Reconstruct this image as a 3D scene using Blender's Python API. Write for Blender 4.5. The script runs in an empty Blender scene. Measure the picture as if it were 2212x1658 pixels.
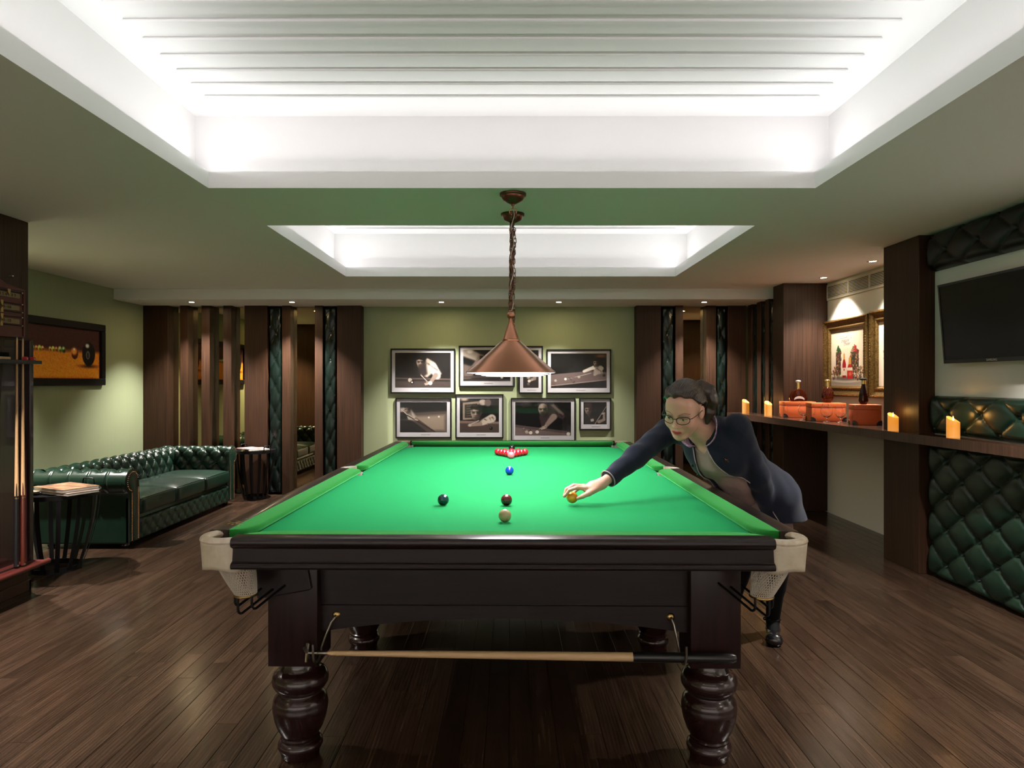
import bpy, bmesh, math, random
import numpy as np
from mathutils import Vector, Matrix

random.seed(7)
SC = bpy.context.scene
COL = SC.collection
R = math.radians
PI = math.pi

# ------------------------------------------------------------------ camera, world, exposure, cove light
cam_data = bpy.data.cameras.new('camera')
cam = bpy.data.objects.new('camera', cam_data)
COL.objects.link(cam)
cam.location = (0, 0, 1.42)
cam.rotation_euler = (R(90), 0, 0)
cam_data.sensor_width = 36
cam_data.lens = 1480 / 2212 * 36
cam_data.shift_x = 4 / 2212
cam_data.shift_y = -4 / 2212
cam_data.clip_start = 0.05
SC.camera = cam

world = bpy.data.worlds.new('world')
SC.world = world
world.use_nodes = True
world.node_tree.nodes['Background'].inputs[0].default_value = (0.5, 0.5, 0.48, 1)
world.node_tree.nodes['Background'].inputs[1].default_value = 0.02

SC.view_settings.view_transform = 'Standard'
SC.view_settings.look = 'None'
SC.view_settings.gamma = 1
SC.view_settings.use_curve_mapping = False
SC.view_settings.exposure = 0.0
SC.cycles.use_denoising = True
SC.cycles.max_bounces = 10
SC.cycles.diffuse_bounces = 5
SC.cycles.glossy_bounces = 5
SC.cycles.transparent_max_bounces = 16
SC.cycles.caustics_reflective = False
SC.cycles.caustics_refractive = False
SC.cycles.sample_clamp_indirect = 6

COVE_WATT = 2.3                       # per metre of strip
COVE_COL = (1.0, 0.985, 0.985)
TRAYS = ((-1.695, 1.715, 1.45, 3.85), (-1.695, 1.705, 4.77, 7.07), (-1.695, 1.705, -1.35, 0.45))  # last tray is unseen, added behind the camera for its fill light
Z_CEIL, Z_LIP, Z_TRAY, COVE_IN = 2.51, 2.604, 2.99, 0.165


def area_light(name, loc, rot, sx, sy, energy, col, shape='RECTANGLE', spread=180):
    l = bpy.data.lights.new(name, 'AREA')
    l.shape = shape
    l.size = sx
    if shape in ('RECTANGLE', 'ELLIPSE'):
        l.size_y = sy
    l.energy = energy
    l.color = col
    l.spread = R(spread)
    o = bpy.data.objects.new(name, l)
    o.location = loc
    o.rotation_euler = rot
    COL.objects.link(o)
    return o


for (tx0, tx1, ty0, ty1) in TRAYS:    # LED strips lying on the four ledges of each ceiling tray, shining up; the third tray's are added fill
    m, tilt = 0.06, R(40)
    for (xx, sg) in ((tx0 - m, 1), (tx1 + m, -1)):
        area_light('cove_strip_light', (xx, (ty0 + ty1) / 2, Z_LIP + 0.008), (0, PI + sg * tilt, 0), 0.025, ty1 - ty0 + 0.2, COVE_WATT * (ty1 - ty0), COVE_COL)
    for (yy, sg) in ((ty0 - m, -1), (ty1 + m, 1)):
        area_light('cove_strip_light', ((tx0 + tx1) / 2, yy, Z_LIP + 0.008), (PI + sg * tilt, 0, 0), tx1 - tx0 + 0.2, 0.025, COVE_WATT * (tx1 - tx0), COVE_COL)

# ------------------------------------------------------------------ object helpers
WORLD_AT = {}


class MB:
    """collects vertices and faces; build() links them as one mesh object"""

    def __init__(self):
        self.v, self.f, self.mi, self.m = [], [], [], 0

    def add(self, vs, fs):
        b = len(self.v)
        self.v.extend([tuple(map(float, p)) for p in vs])
        for f in fs:
            self.f.append(tuple(int(i) + b for i in f))
            self.mi.append(self.m)
        return self

    def box(self, x0, y0, z0, x1, y1, z1, b=0, seg=2):
        if b <= 0:
            vs = [(x0, y0, z0), (x1, y0, z0), (x1, y1, z0), (x0, y1, z0), (x0, y0, z1), (x1, y0, z1), (x1, y1, z1), (x0, y1, z1)]
            return self.add(vs, [(3, 2, 1, 0), (4, 5, 6, 7), (0, 1, 5, 4), (1, 2, 6, 5), (2, 3, 7, 6), (3, 0, 4, 7)])
        bm = bmesh.new()
        bmesh.ops.create_cube(bm, size=1)
        for v in bm.verts:
            v.co = Vector(((x0 + x1) / 2 + v.co.x * (x1 - x0), (y0 + y1) / 2 + v.co.y * (y1 - y0), (z0 + z1) / 2 + v.co.z * (z1 - z0)))
        bmesh.ops.bevel(bm, geom=list(bm.edges), offset=b, segments=seg, profile=0.5, affect='EDGES')
        bm.verts.index_update()
        self.add([v.co[:] for v in bm.verts], [[v.index for v in f.verts] for f in bm.faces])
        bm.free()
        return self

    def lathe(self, prof, c=(0, 0, 0), n=32, axis='z', close=True):
        vs, fs = [], []
        for (r, h) in prof:
            for i in range(n):
                a = 2 * PI * i / n
                p = (r * math.cos(a), r * math.sin(a), h)
                if axis == 'x':
                    p = (p[2], p[0], p[1])
                elif axis == 'y':
                    p = (p[1], p[2], p[0])
                vs.append((c[0] + p[0], c[1] + p[1], c[2] + p[2]))
        for j in range(len(prof) - 1):
            for i in range(n):
                k = (i + 1) % n
                fs.append((j * n + i, j * n + k, (j + 1) * n + k, (j + 1) * n + i))
        if close:
            if prof[0][0] > 1e-4:
                fs.append(tuple(range(n - 1, -1, -1)))
            if prof[-1][0] > 1e-4:
                fs.append(tuple((len(prof) - 1) * n + i for i in range(n)))
        return self.add(vs, fs)

    def tube(self, pts, r, n=8, closed=False, flat=1.0, up=None):
        pts = [Vector(p) for p in pts]
        m = len(pts)
        rs = r if hasattr(r, '__len__') else [r] * m
        vs, fs = [], []
        prev = None
        for i in range(m):
            if closed:
                t = pts[(i + 1) % m] - pts[i - 1]
            else:
                t = pts[min(i + 1, m - 1)] - pts[max(i - 1, 0)]
            t.normalize()
            if prev is None:
                ref = Vector(up) if up else (Vector((0, 0, 1)) if abs(t.z) < 0.9 else Vector((1, 0, 0)))
            else:
                ref = prev
            a = ref - t * ref.dot(t)
            if a.length < 1e-6:
                a = t.orthogonal()
            a.normalize()
            prev = a
            b = t.cross(a)
            for k in range(n):
                w = 2 * PI * k / n
                vs.append(pts[i] + (a * math.cos(w) * flat + b * math.sin(w)) * rs[i])
        for i in range(m if closed else m - 1):
            j = (i + 1) % m
            for k in range(n):
                l = (k + 1) % n
                fs.append((i * n + k, i * n + l, j * n + l, j * n + k))
        if not closed:
            fs.append(tuple(range(n - 1, -1, -1)))
            fs.append(tuple((m - 1) * n + k for k in range(n)))
        return self.add(vs, fs)

    def prism(self, poly, axis, lo, hi):
        """poly: 2D points; extruded along axis; order of the other two axes: x->(y,z) y->(x,z) z->(x,y)"""
        n = len(poly)
        def P(q, h):
            return {'x': (h, q[0], q[1]), 'y': (q[0], h, q[1]), 'z': (q[0], q[1], h)}[axis]
        vs = [P(q, lo) for q in poly] + [P(q, hi) for q in poly]
        fs = [tuple(range(n - 1, -1, -1)), tuple(range(n, 2 * n))]
        for i in range(n):
            j = (i + 1) % n
            fs.append((i, j, n + j, n + i))
        return self.add(vs, fs)

    def sphere(self, c, r, nu=20, nv=12):
        rr = r if hasattr(r, '__len__') else (r, r, r)
        vs, fs = [(c[0], c[1], c[2] - rr[2])], []
        for j in range(1, nv):
            t = PI * j / nv
            for i in range(nu):
                a = 2 * PI * i / nu
                vs.append((c[0] + rr[0] * math.sin(t) * math.cos(a), c[1] + rr[1] * math.sin(t) * math.sin(a), c[2] - rr[2] * math.cos(t)))
        vs.append((c[0], c[1], c[2] + rr[2]))
        top = len(vs) - 1
        for i in range(nu):
            k = (i + 1) % nu
            fs.append((0, 1 + k, 1 + i))
            fs.append((top, top - nu + i, top - nu + k))
        for j in range(nv - 2):
            for i in range(nu):
                k = (i + 1) % nu
                a = 1 + j * nu
                fs.append((a + i, a + k, a + nu + k, a + nu + i))
        return self.add(vs, fs)

    def grid(self, P, cu=False, cv=False):
        nu, nv = P.shape[0], P.shape[1]
        fs = []
        for i in range(nu if cu else nu - 1):
            i2 = (i + 1) % nu
            for j in range(nv if cv else nv - 1):
                j2 = (j + 1) % nv
                fs.append((i * nv + j, i2 * nv + j, i2 * nv + j2, i * nv + j2))
        return self.add(P.reshape(-1, 3), fs)

    def xf(self, M):
        self.v = [tuple(M @ Vector(p)) for p in self.v]
        return self

    def build(self, name, mat, parent=None, smooth=35, recalc=True):
        me = bpy.data.meshes.new(name)
        me.from_pydata(self.v, [], self.f)
        mats = mat if isinstance(mat, (list, tuple)) else [mat]
        for m_ in mats:
            me.materials.append(m_)
        if len(mats) > 1:
            me.polygons.foreach_set('material_index', self.mi)
        if recalc:
            bm = bmesh.new()
            bm.from_mesh(me)
            bmesh.ops.recalc_face_normals(bm, faces=bm.faces)
            bm.to_mesh(me)
            bm.free()
        finish(me, smooth)
        return link(name, me, parent)


def finish(me, smooth):
    if smooth:
        me.polygons.foreach_set('use_smooth', [True] * len(me.polygons))
        if smooth < 180:
            me.set_sharp_from_angle(angle=R(smooth))
    me.update()


def link(name, me, parent=None):
    o = bpy.data.objects.new(name, me)
    COL.objects.link(o)
    if parent is not None:
        o.parent = parent
        if parent.name in WORLD_AT:
            o.matrix_parent_inverse = WORLD_AT[parent.name]
    return o


def thing(name, label, cat, loc=(0, 0, 0), rotz=0, group=None, local=False):
    """an Empty at the thing's base; parts are given in world metres unless local"""
    o = bpy.data.objects.new(name, None)
    o.empty_display_size = 0.1
    COL.objects.link(o)
    o.location = loc
    o.rotation_euler = (0, 0, rotz)
    if not local:
        WORLD_AT[o.name] = Matrix.Translation(-Vector(loc))
    return tag(o, label, cat, group)


def tag(o, label, cat, group=None):
    o['label'] = label
    o['category'] = cat
    if group:
        o['group'] = group
    return o


def struct(o):
    o['kind'] = 'structure'
    return o


def stuff(o):
    o['kind'] = 'stuff'
    return o


def dup(root, loc, rotz=None, label=None, group=None):
    r = root.copy()
    COL.objects.link(r)
    r.location = loc
    if rotz is not None:
        r.rotation_euler = (0, 0, rotz)
    if label:
        r['label'] = label
    if group:
        r['group'] = group
    for ch in list(root.children):
        c = ch.copy()
        COL.objects.link(c)
        c.parent = r
        for g in list(ch.children):
            d = g.copy()
            COL.objects.link(d)
            d.parent = c
    return r


def text_mesh(name, s, size, mat, parent, M, ext=0.0006, align='CENTER', shear=0, spacing=1.0):
    cu = bpy.data.curves.new('lettering', 'FONT')
    cu.body = s
    cu.size = size
    cu.align_x = align
    cu.align_y = 'CENTER'
    cu.extrude = ext
    cu.shear = shear
    cu.space_character = spacing
    cu.resolution_u = 3
    tmp = bpy.data.objects.new('lettering_tmp', cu)
    COL.objects.link(tmp)
    dg = bpy.context.evaluated_depsgraph_get()
    me = bpy.data.meshes.new_from_object(tmp.evaluated_get(dg))
    bpy.data.objects.remove(tmp)
    me.transform(M)
    me.materials.clear()
    me.materials.append(mat)
    me.name = name
    return link(name, me, parent)


def frame_matrix(o, X, Y):
    X, Y = Vector(X).normalized(), Vector(Y).normalized()
    Z = X.cross(Y)
    return Matrix(((X.x, Y.x, Z.x, o[0]), (X.y, Y.y, Z.y, o[1]), (X.z, Y.z, Z.z, o[2]), (0, 0, 0, 1)))


# ------------------------------------------------------------------ materials
def mat(name, col, rough=0.5, metal=0.0, spec=0.5, coat=0.0, coat_rough=0.05, emit=None, emit_s=0, sheen=0, sheen_tint=(1, 1, 1), bump=None, rough_var=None, col2=None, cscale=None, trans=0, ior=1.45, sss=0):
    m = bpy.data.materials.new(name)
    m.use_nodes = True
    nt = m.node_tree
    p = nt.nodes['Principled BSDF']
    p.inputs['Base Color'].default_value = (*col, 1)
    p.inputs['Roughness'].default_value = rough
    p.inputs['Metallic'].default_value = metal
    p.inputs['Specular IOR Level'].default_value = spec
    p.inputs['Coat Weight'].default_value = coat
    p.inputs['Coat Roughness'].default_value = coat_rough
    p.inputs['Transmission Weight'].default_value = trans
    p.inputs['IOR'].default_value = ior
    if sheen:
        p.inputs['Sheen Weight'].default_value = sheen
        p.inputs['Sheen Tint'].default_value = (*sheen_tint, 1)
    if sss:
        p.inputs['Subsurface Weight'].default_value = sss
        p.inputs['Subsurface Radius'].default_value = (0.01, 0.004, 0.002)
    if emit:
        p.inputs['Emission Color'].default_value = (*emit, 1)
        p.inputs['Emission Strength'].default_value = emit_s
    if bump or col2 or rough_var:
        tc = nt.nodes.new('ShaderNodeTexCoord')
        mp = nt.nodes.new('ShaderNodeMapping')
        nt.links.new(tc.outputs['Object'], mp.inputs['Vector'])
        if col2:
            mp.inputs['Scale'].default_value = cscale if hasattr(cscale, '__len__') else (cscale,) * 3
            nz = nt.nodes.new('ShaderNodeTexNoise')
            nz.inputs['Scale'].default_value = 1
            nz.inputs['Detail'].default_value = 6
            nz.inputs['Roughness'].default_value = 0.62
            nz.inputs['Distortion'].default_value = 0.4
            nt.links.new(mp.outputs['Vector'], nz.inputs['Vector'])
            rp = nt.nodes.new('ShaderNodeValToRGB')
            rp.color_ramp.elements[0].position = 0.32
            rp.color_ramp.elements[1].position = 0.68
            rp.color_ramp.elements[0].color = (*col, 1)
            rp.color_ramp.elements[1].color = (*col2, 1)
            nt.links.new(nz.outputs['Fac'], rp.inputs['Fac'])
            nt.links.new(rp.outputs['Color'], p.inputs['Base Color'])
        if bump:
            nb = nt.nodes.new('ShaderNodeTexNoise')
            nb.inputs['Scale'].default_value = bump[0]
            nb.inputs['Detail'].default_value = 4
            nt.links.new(mp.outputs['Vector'] if (col2 and len(bump) > 2) else tc.outputs['Object'], nb.inputs['Vector'])
            bp = nt.nodes.new('ShaderNodeBump')
            bp.inputs['Strength'].default_value = bump[1]
            bp.inputs['Distance'].default_value = 0.002
            nt.links.new(nb.outputs['Fac'], bp.inputs['Height'])
            nt.links.new(bp.outputs['Normal'], p.inputs['Normal'])
        if rough_var:
            nr = nt.nodes.new('ShaderNodeTexNoise')
            nr.inputs['Scale'].default_value = rough_var[0]
            nr.inputs['Detail'].default_value = 3
            nt.links.new(tc.outputs['Object'], nr.inputs['Vector'])
            mr = nt.nodes.new('ShaderNodeMapRange')
            mr.inputs['To Min'].default_value = rough_var[1]
            mr.inputs['To Max'].default_value = rough_var[2]
            nt.links.new(nr.outputs['Fac'], mr.inputs['Value'])
            nt.links.new(mr.outputs['Result'], p.inputs['Roughness'])
    return m


def attr_mat(name, rough=0.5, spec=0.3, coat=0, sss=0, bump=None):
    m = mat(name, (0.5, 0.5, 0.5), rough, spec=spec, coat=coat, sss=sss, bump=bump)
    a = m.node_tree.nodes.new('ShaderNodeAttribute')
    a.attribute_name = 'col'
    m.node_tree.links.new(a.outputs['Color'], m.node_tree.nodes['Principled BSDF'].inputs['Base Color'])
    return m


def glass_mat(name, tint=(1, 1, 1), gloss=0.02, base=0.014):
    """thin pane: clear with a mirror sheen that grows at grazing angles"""
    m = bpy.data.materials.new(name)
    m.use_nodes = True
    nt = m.node_tree
    nt.nodes.clear()
    out = nt.nodes.new('ShaderNodeOutputMaterial')
    tr = nt.nodes.new('ShaderNodeBsdfTransparent')
    tr.inputs[0].default_value = (*tint, 1)
    gl = nt.nodes.new('ShaderNodeBsdfGlossy')
    gl.inputs['Roughness'].default_value = gloss
    lw = nt.nodes.new('ShaderNodeLayerWeight')
    lw.inputs[0].default_value = 0.5
    pw = nt.nodes.new('ShaderNodeMath')
    pw.operation = 'POWER'
    pw.inputs[1].default_value = 4
    fr = nt.nodes.new('ShaderNodeMath')
    fr.operation = 'MULTIPLY_ADD'
    fr.inputs[1].default_value = 0.55
    fr.inputs[2].default_value = base
    nt.links.new(lw.outputs['Facing'], pw.inputs[0])
    nt.links.new(pw.outputs[0], fr.inputs[0])
    mx = nt.nodes.new('ShaderNodeMixShader')
    nt.links.new(fr.outputs[0], mx.inputs[0])
    nt.links.new(tr.outputs[0], mx.inputs[1])
    nt.links.new(gl.outputs[0], mx.inputs[2])
    nt.links.new(mx.outputs[0], out.inputs[0])
    return m


def hexc(r, g, b):
    f = lambda c: (c / 255 / 12.92) if c / 255 <= 0.04045 else ((c / 255 + 0.055) / 1.055) ** 2.4
    return (f(r), f(g), f(b))


M = {}
M['white'] = mat('white_paint', (0.81, 0.80, 0.80), 0.75, spec=0.2, bump=(9, 0.06))
M['green_wall'] = mat('green_wallcovering', (0.30, 0.345, 0.20), 0.6, spec=0.25, col2=(0.325, 0.37, 0.22), cscale=(220, 220, 3), bump=(400, 0.08))
M['cream'] = mat('cream_paint', (0.66, 0.61, 0.50), 0.7, spec=0.25, bump=(30, 0.05))
M['tvwall'] = mat('pale_paint', (0.62, 0.60, 0.56), 0.7, spec=0.25, bump=(30, 0.05))
M['wenge'] = mat('dark_veneer', (0.0135, 0.0062, 0.0037), 0.46, spec=0.26, col2=(0.047, 0.0212, 0.0102), cscale=(150, 150, 1.6), bump=(1, 0.12, 1))
M['wenge_h'] = mat('dark_veneer_shelf', (0.026, 0.0125, 0.008), 0.16, spec=0.5, col2=(0.07, 0.034, 0.02), cscale=(120, 2.0, 120), bump=(1, 0.05, 1))
M['wenge_e'] = mat('dark_veneer_edge', (0.028, 0.014, 0.009), 0.42, spec=0.45, col2=(0.085, 0.042, 0.026), cscale=(150, 150, 1.6), bump=(1, 0.1, 1))
M['leather'] = mat('green_leather', (0.0045, 0.016, 0.0095), 0.29, spec=0.45, col2=(0.008, 0.024, 0.0145), cscale=14, bump=(260, 0.06), rough_var=(6, 0.25, 0.33))
M['leather_strip'] = mat('green_leather_strip', (0.0022, 0.0058, 0.0042), 0.28, spec=0.42, bump=(260, 0.05))
M['leather_dark'] = mat('dark_leather', (0.003, 0.005, 0.004), 0.36, spec=0.4, bump=(260, 0.12))
M['mirror'] = mat('bronze_mirror', (0.50, 0.40, 0.22), 0.015, metal=1.0)
M['mahogany'] = mat('dark_mahogany', (0.005, 0.0025, 0.0025), 0.33, spec=0.3, coat=0.1, coat_rough=0.15, col2=(0.012, 0.005, 0.005), cscale=(3, 60, 60), bump=(1, 0.03, 1))
M['mahogany_y'] = mat('dark_mahogany_long', (0.010, 0.0055, 0.005), 0.33, spec=0.45, coat=0.3, coat_rough=0.15, col2=(0.034, 0.017, 0.014), cscale=(60, 3, 60), bump=(1, 0.05, 1))
M['mahogany_z'] = mat('dark_mahogany_upright', (0.011, 0.0046, 0.0044), 0.25, spec=0.4, coat=0.5, coat_rough=0.04, col2=(0.026, 0.0095, 0.009), cscale=(60, 60, 3))
M['mahogany_block'] = mat('dark_mahogany_block', (0.010, 0.0042, 0.004), 0.38, spec=0.25, coat=0.08, coat_rough=0.2, col2=(0.022, 0.0085, 0.008), cscale=(60, 60, 3))
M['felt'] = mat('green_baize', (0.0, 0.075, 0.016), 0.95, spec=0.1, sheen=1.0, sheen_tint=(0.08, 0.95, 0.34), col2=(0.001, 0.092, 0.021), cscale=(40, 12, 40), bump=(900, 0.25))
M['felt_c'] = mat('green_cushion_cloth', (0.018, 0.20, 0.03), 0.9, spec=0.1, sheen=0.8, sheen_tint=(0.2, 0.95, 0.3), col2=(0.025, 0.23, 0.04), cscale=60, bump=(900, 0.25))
M['copper'] = mat('brushed_copper', (0.42, 0.19, 0.115), 0.30, metal=1.0, rough_var=(6, 0.24, 0.36))
M['copper_dark'] = mat('aged_copper', (0.16, 0.07, 0.045), 0.36, metal=1.0)
M['shade_in'] = mat('white_enamel', (0.88, 0.88, 0.86), 0.45)
M['black_metal'] = mat('black_metal', (0.012, 0.012, 0.013), 0.42, metal=0.6, spec=0.5)
M['black'] = mat('black_lacquer', (0.008, 0.008, 0.009), 0.3, spec=0.5)
M['frame_black'] = mat('black_frame_stain', (0.006, 0.006, 0.006), 0.55, spec=0.2)
M['black_matte'] = mat('black_cloth', (0.004, 0.004, 0.0045), 0.85, spec=0.15)
M['brass'] = mat('aged_brass', (0.42, 0.29, 0.11), 0.32, metal=1.0)
M['steel'] = mat('dull_steel', (0.30, 0.27, 0.23), 0.33, metal=1.0)
M['gold'] = mat('antique_gilt', (0.30, 0.17, 0.05), 0.36, metal=0.9, col2=(0.11, 0.06, 0.018), cscale=60, bump=(140, 0.4))
M['pocket_leather'] = mat('cream_pocket_leather', (0.50, 0.44, 0.33), 0.5, spec=0.35, col2=(0.60, 0.55, 0.44), cscale=18, bump=(90, 0.25))
M['pocket_brown'] = mat('worn_tan_leather', (0.45, 0.34, 0.22), 0.42, spec=0.4, col2=(0.72, 0.67, 0.58), cscale=14, bump=(90, 0.15))
M['string'] = mat('cotton_string', (0.55, 0.50, 0.42), 0.85, spec=0.1)
M['maple'] = mat('pale_maple', (0.50, 0.33, 0.17), 0.32, spec=0.5, col2=(0.60, 0.42, 0.23), cscale=(3, 40, 40))
M['ash'] = mat('ash_shaft', (0.42, 0.24, 0.11), 0.3, spec=0.5, col2=(0.55, 0.34, 0.17), cscale=(40, 40, 3))
M['orange'] = mat('orange_leatherette', (0.56, 0.105, 0.026), 0.5, spec=0.35, bump=(300, 0.1))
M['cognac'] = mat('cognac', (0.075, 0.012, 0.004), 0.05, spec=0.5, trans=0.55, ior=1.36)
M['gold_bright'] = mat('bright_gilt', (0.75, 0.55, 0.22), 0.2, metal=1.0)
M['silver_label'] = mat('silver_label', (0.6, 0.58, 0.55), 0.35, metal=0.4)
M['glass'] = glass_mat('clear_glass')
M['pane'] = glass_mat('picture_glass')
M['lens'] = glass_mat('spectacle_lens', tint=(0.93, 0.96, 0.93))
M['mat_board'] = mat('white_mount_board', (0.47, 0.455, 0.475), 0.8, spec=0.15)
M['print'] = attr_mat('printed_picture', 0.55, 0.2)
M['tv'] = mat('black_screen', (0.005, 0.005, 0.006), 0.2, spec=0.22)
M['grey_text'] = mat('silver_lettering', (0.45, 0.45, 0.45), 0.4)
M['ink'] = mat('grey_ink', (0.13, 0.125, 0.115), 0.7)
M['red_wood'] = mat('red_mahogany', (0.060, 0.011, 0.009), 0.35, spec=0.4, col2=(0.085, 0.016, 0.013), cscale=(60, 3, 60))
M['old_brass'] = mat('dull_brass_strip', (0.20, 0.15, 0.075), 0.45, metal=0.7)
M['chalk_red'] = mat('red_paper', (0.35, 0.015, 0.02), 0.5)
M['chalk_top'] = mat('red_chalk', (0.45, 0.05, 0.05), 0.9)
M['lamp_glow'] = mat('lamp_diffuser', (0.9, 0.9, 0.9), 0.4, emit=(1, 0.99, 0.97), emit_s=5.0)
M['spot_glow'] = mat('downlight_lens', (0.9, 0.9, 0.85), 0.4, emit=(1, 0.74, 0.40), emit_s=450.0)
M['spot_glow_soft'] = mat('wall_washer_lens', (0.9, 0.9, 0.85), 0.4, emit=(1, 0.86, 0.62), emit_s=110.0)
M['nickel'] = mat('satin_nickel', (0.6, 0.58, 0.54), 0.3, metal=1.0)
M['page'] = mat('page_edges', (0.55, 0.52, 0.47), 0.75)


def floor_mat():
    m = bpy.data.materials.new('dark_oak_boards')
    m.use_nodes = True
    nt = m.node_tree
    p = nt.nodes['Principled BSDF']
    ge = nt.nodes.new('ShaderNodeNewGeometry')
    oi = nt.nodes.new('ShaderNodeObjectInfo')
    at = nt.nodes.new('ShaderNodeAttribute')
    at.attribute_name = 'rnd'
    ad = nt.nodes.new('ShaderNodeMath'); ad.operation = 'ADD'
    fr = nt.nodes.new('ShaderNodeMath'); fr.operation = 'FRACT'
    nt.links.new(oi.outputs['Random'], ad.inputs[0]); nt.links.new(at.outputs['Fac'], ad.inputs[1])
    nt.links.new(ad.outputs[0], fr.inputs[0])
    mul = nt.nodes.new('ShaderNodeVectorMath'); mul.operation = 'SCALE'
    cx = nt.nodes.new('ShaderNodeCombineXYZ')
    for i in range(3):
        nt.links.new(fr.outputs[0], cx.inputs[i])
    nt.links.new(cx.outputs[0], mul.inputs[0]); mul.inputs['Scale'].default_value = 40
    av = nt.nodes.new('ShaderNodeVectorMath'); av.operation = 'ADD'
    nt.links.new(ge.outputs['Position'], av.inputs[0]); nt.links.new(mul.outputs[0], av.inputs[1])
    mp = nt.nodes.new('ShaderNodeMapping'); mp.inputs['Scale'].default_value = (22, 1.7, 22)
    nt.links.new(av.outputs[0], mp.inputs['Vector'])
    n1 = nt.nodes.new('ShaderNodeTexNoise'); n1.inputs['Scale'].default_value = 1; n1.inputs['Detail'].default_value = 5; n1.inputs['Distortion'].default_value = 1.6
    nt.links.new(mp.outputs[0], n1.inputs['Vector'])
    wv = nt.nodes.new('ShaderNodeTexWave'); wv.wave_type = 'BANDS'; wv.bands_direction = 'X'
    wv.inputs['Scale'].default_value = 0.9; wv.inputs['Distortion'].default_value = 9; wv.inputs['Detail'].default_value = 3; wv.inputs['Detail Scale'].default_value = 0.6
    nt.links.new(mp.outputs[0], wv.inputs['Vector'])
    mp2 = nt.nodes.new('ShaderNodeMapping'); mp2.inputs['Scale'].default_value = (160, 5, 160)
    nt.links.new(av.outputs[0], mp2.inputs['Vector'])
    n2 = nt.nodes.new('ShaderNodeTexNoise'); n2.inputs['Scale'].default_value = 1; n2.inputs['Detail'].default_value = 3
    nt.links.new(mp2.outputs[0], n2.inputs['Vector'])
    rp = nt.nodes.new('ShaderNodeValToRGB')
    rp.color_ramp.elements[0].position = 0.30; rp.color_ramp.elements[0].color = (0.025, 0.0140, 0.0088, 1)
    rp.color_ramp.elements[1].position = 0.72; rp.color_ramp.elements[1].color = (0.064, 0.0365, 0.0225, 1)
    nt.links.new(n1.outputs['Fac'], rp.inputs['Fac'])
    m1 = nt.nodes.new('ShaderNodeMixRGB'); m1.blend_type = 'MULTIPLY'; m1.inputs[0].default_value = 0.38
    nt.links.new(rp.outputs[0], m1.inputs[1]); nt.links.new(wv.outputs['Color'], m1.inputs[2])
    m2 = nt.nodes.new('ShaderNodeMixRGB'); m2.blend_type = 'MULTIPLY'; m2.inputs[0].default_value = 0.28
    nt.links.new(m1.outputs[0], m2.inputs[1]); nt.links.new(n2.outputs['Fac'], m2.inputs[2])
    hv = nt.nodes.new('ShaderNodeHueSaturation')
    mr = nt.nodes.new('ShaderNodeMapRange'); mr.inputs['To Min'].default_value = 0.8; mr.inputs['To Max'].default_value = 1.3
    nt.links.new(fr.outputs[0], mr.inputs['Value']); nt.links.new(mr.outputs[0], hv.inputs['Value'])
    nt.links.new(m2.outputs[0], hv.inputs['Color'])
    nt.links.new(hv.outputs[0], p.inputs['Base Color'])
    rr = nt.nodes.new('ShaderNodeMapRange'); rr.inputs['To Min'].default_value = 0.13; rr.inputs['To Max'].default_value = 0.28
    nt.links.new(n2.outputs['Fac'], rr.inputs['Value']); nt.links.new(rr.outputs[0], p.inputs['Roughness'])
    bp = nt.nodes.new('ShaderNodeBump'); bp.inputs['Strength'].default_value = 0.18; bp.inputs['Distance'].default_value = 0.002
    nt.links.new(n2.outputs['Fac'], bp.inputs['Height']); nt.links.new(bp.outputs[0], p.inputs['Normal'])
    p.inputs['Specular IOR Level'].default_value = 0.34
    return m


M['floor'] = floor_mat()


# ------------------------------------------------------------------ deep-buttoned leather
def tuft(u, v, W, h, u0=0.0, v0=0.0, pw=0.42):
    """0..1 relief of diamond tufting; buttons on a staggered lattice: W apart in a row, rows h apart"""
    a = (u - u0) / W + (v - v0) / (2 * h)
    b = (u - u0) / W - (v - v0) / (2 * h)
    fa = np.abs(a - np.round(a))
    fb = np.abs(b - np.round(b))
    s = np.sin(PI * np.clip(fa, 0, 0.5)) * np.sin(PI * np.clip(fb, 0, 0.5))
    crease = np.clip(np.minimum(fa, fb) / 0.10, 0, 1)
    far = np.maximum(fa, fb)
    pil = np.power(s, pw)
    rb = np.sqrt(fa * fa + fb * fb)
    pit = np.exp(-(rb / 0.11) ** 2)
    return 0.25 + 0.75 * pil - 0.10 * (1 - crease) * far - 0.45 * pit


def tuft_buttons(w, h_, W, h, u0, v0, pad=0.01):
    out = []
    for r in range(-60, 61):
        v = v0 + r * h
        if v < pad or v > h_ - pad:
            continue
        for c in range(-60, 61):
            u = u0 + c * W + (W / 2 if r % 2 else 0)
            if pad < u < w - pad:
                out.append((u, v))
    return out


_btn = {}


def button_mesh(r, m):
    if (r, m.name) not in _btn:
        b = MB()
        b.lathe([(r, -r * 0.5), (r, 0), (r * 0.8, r * 0.45), (r * 0.45, r * 0.65), (0, r * 0.7)], n=10)
        o = b.build('button', m)
        me = o.data
        bpy.data.objects.remove(o)
        _btn[(r, m.name)] = me
    return _btn[(r, m.name)]


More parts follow.
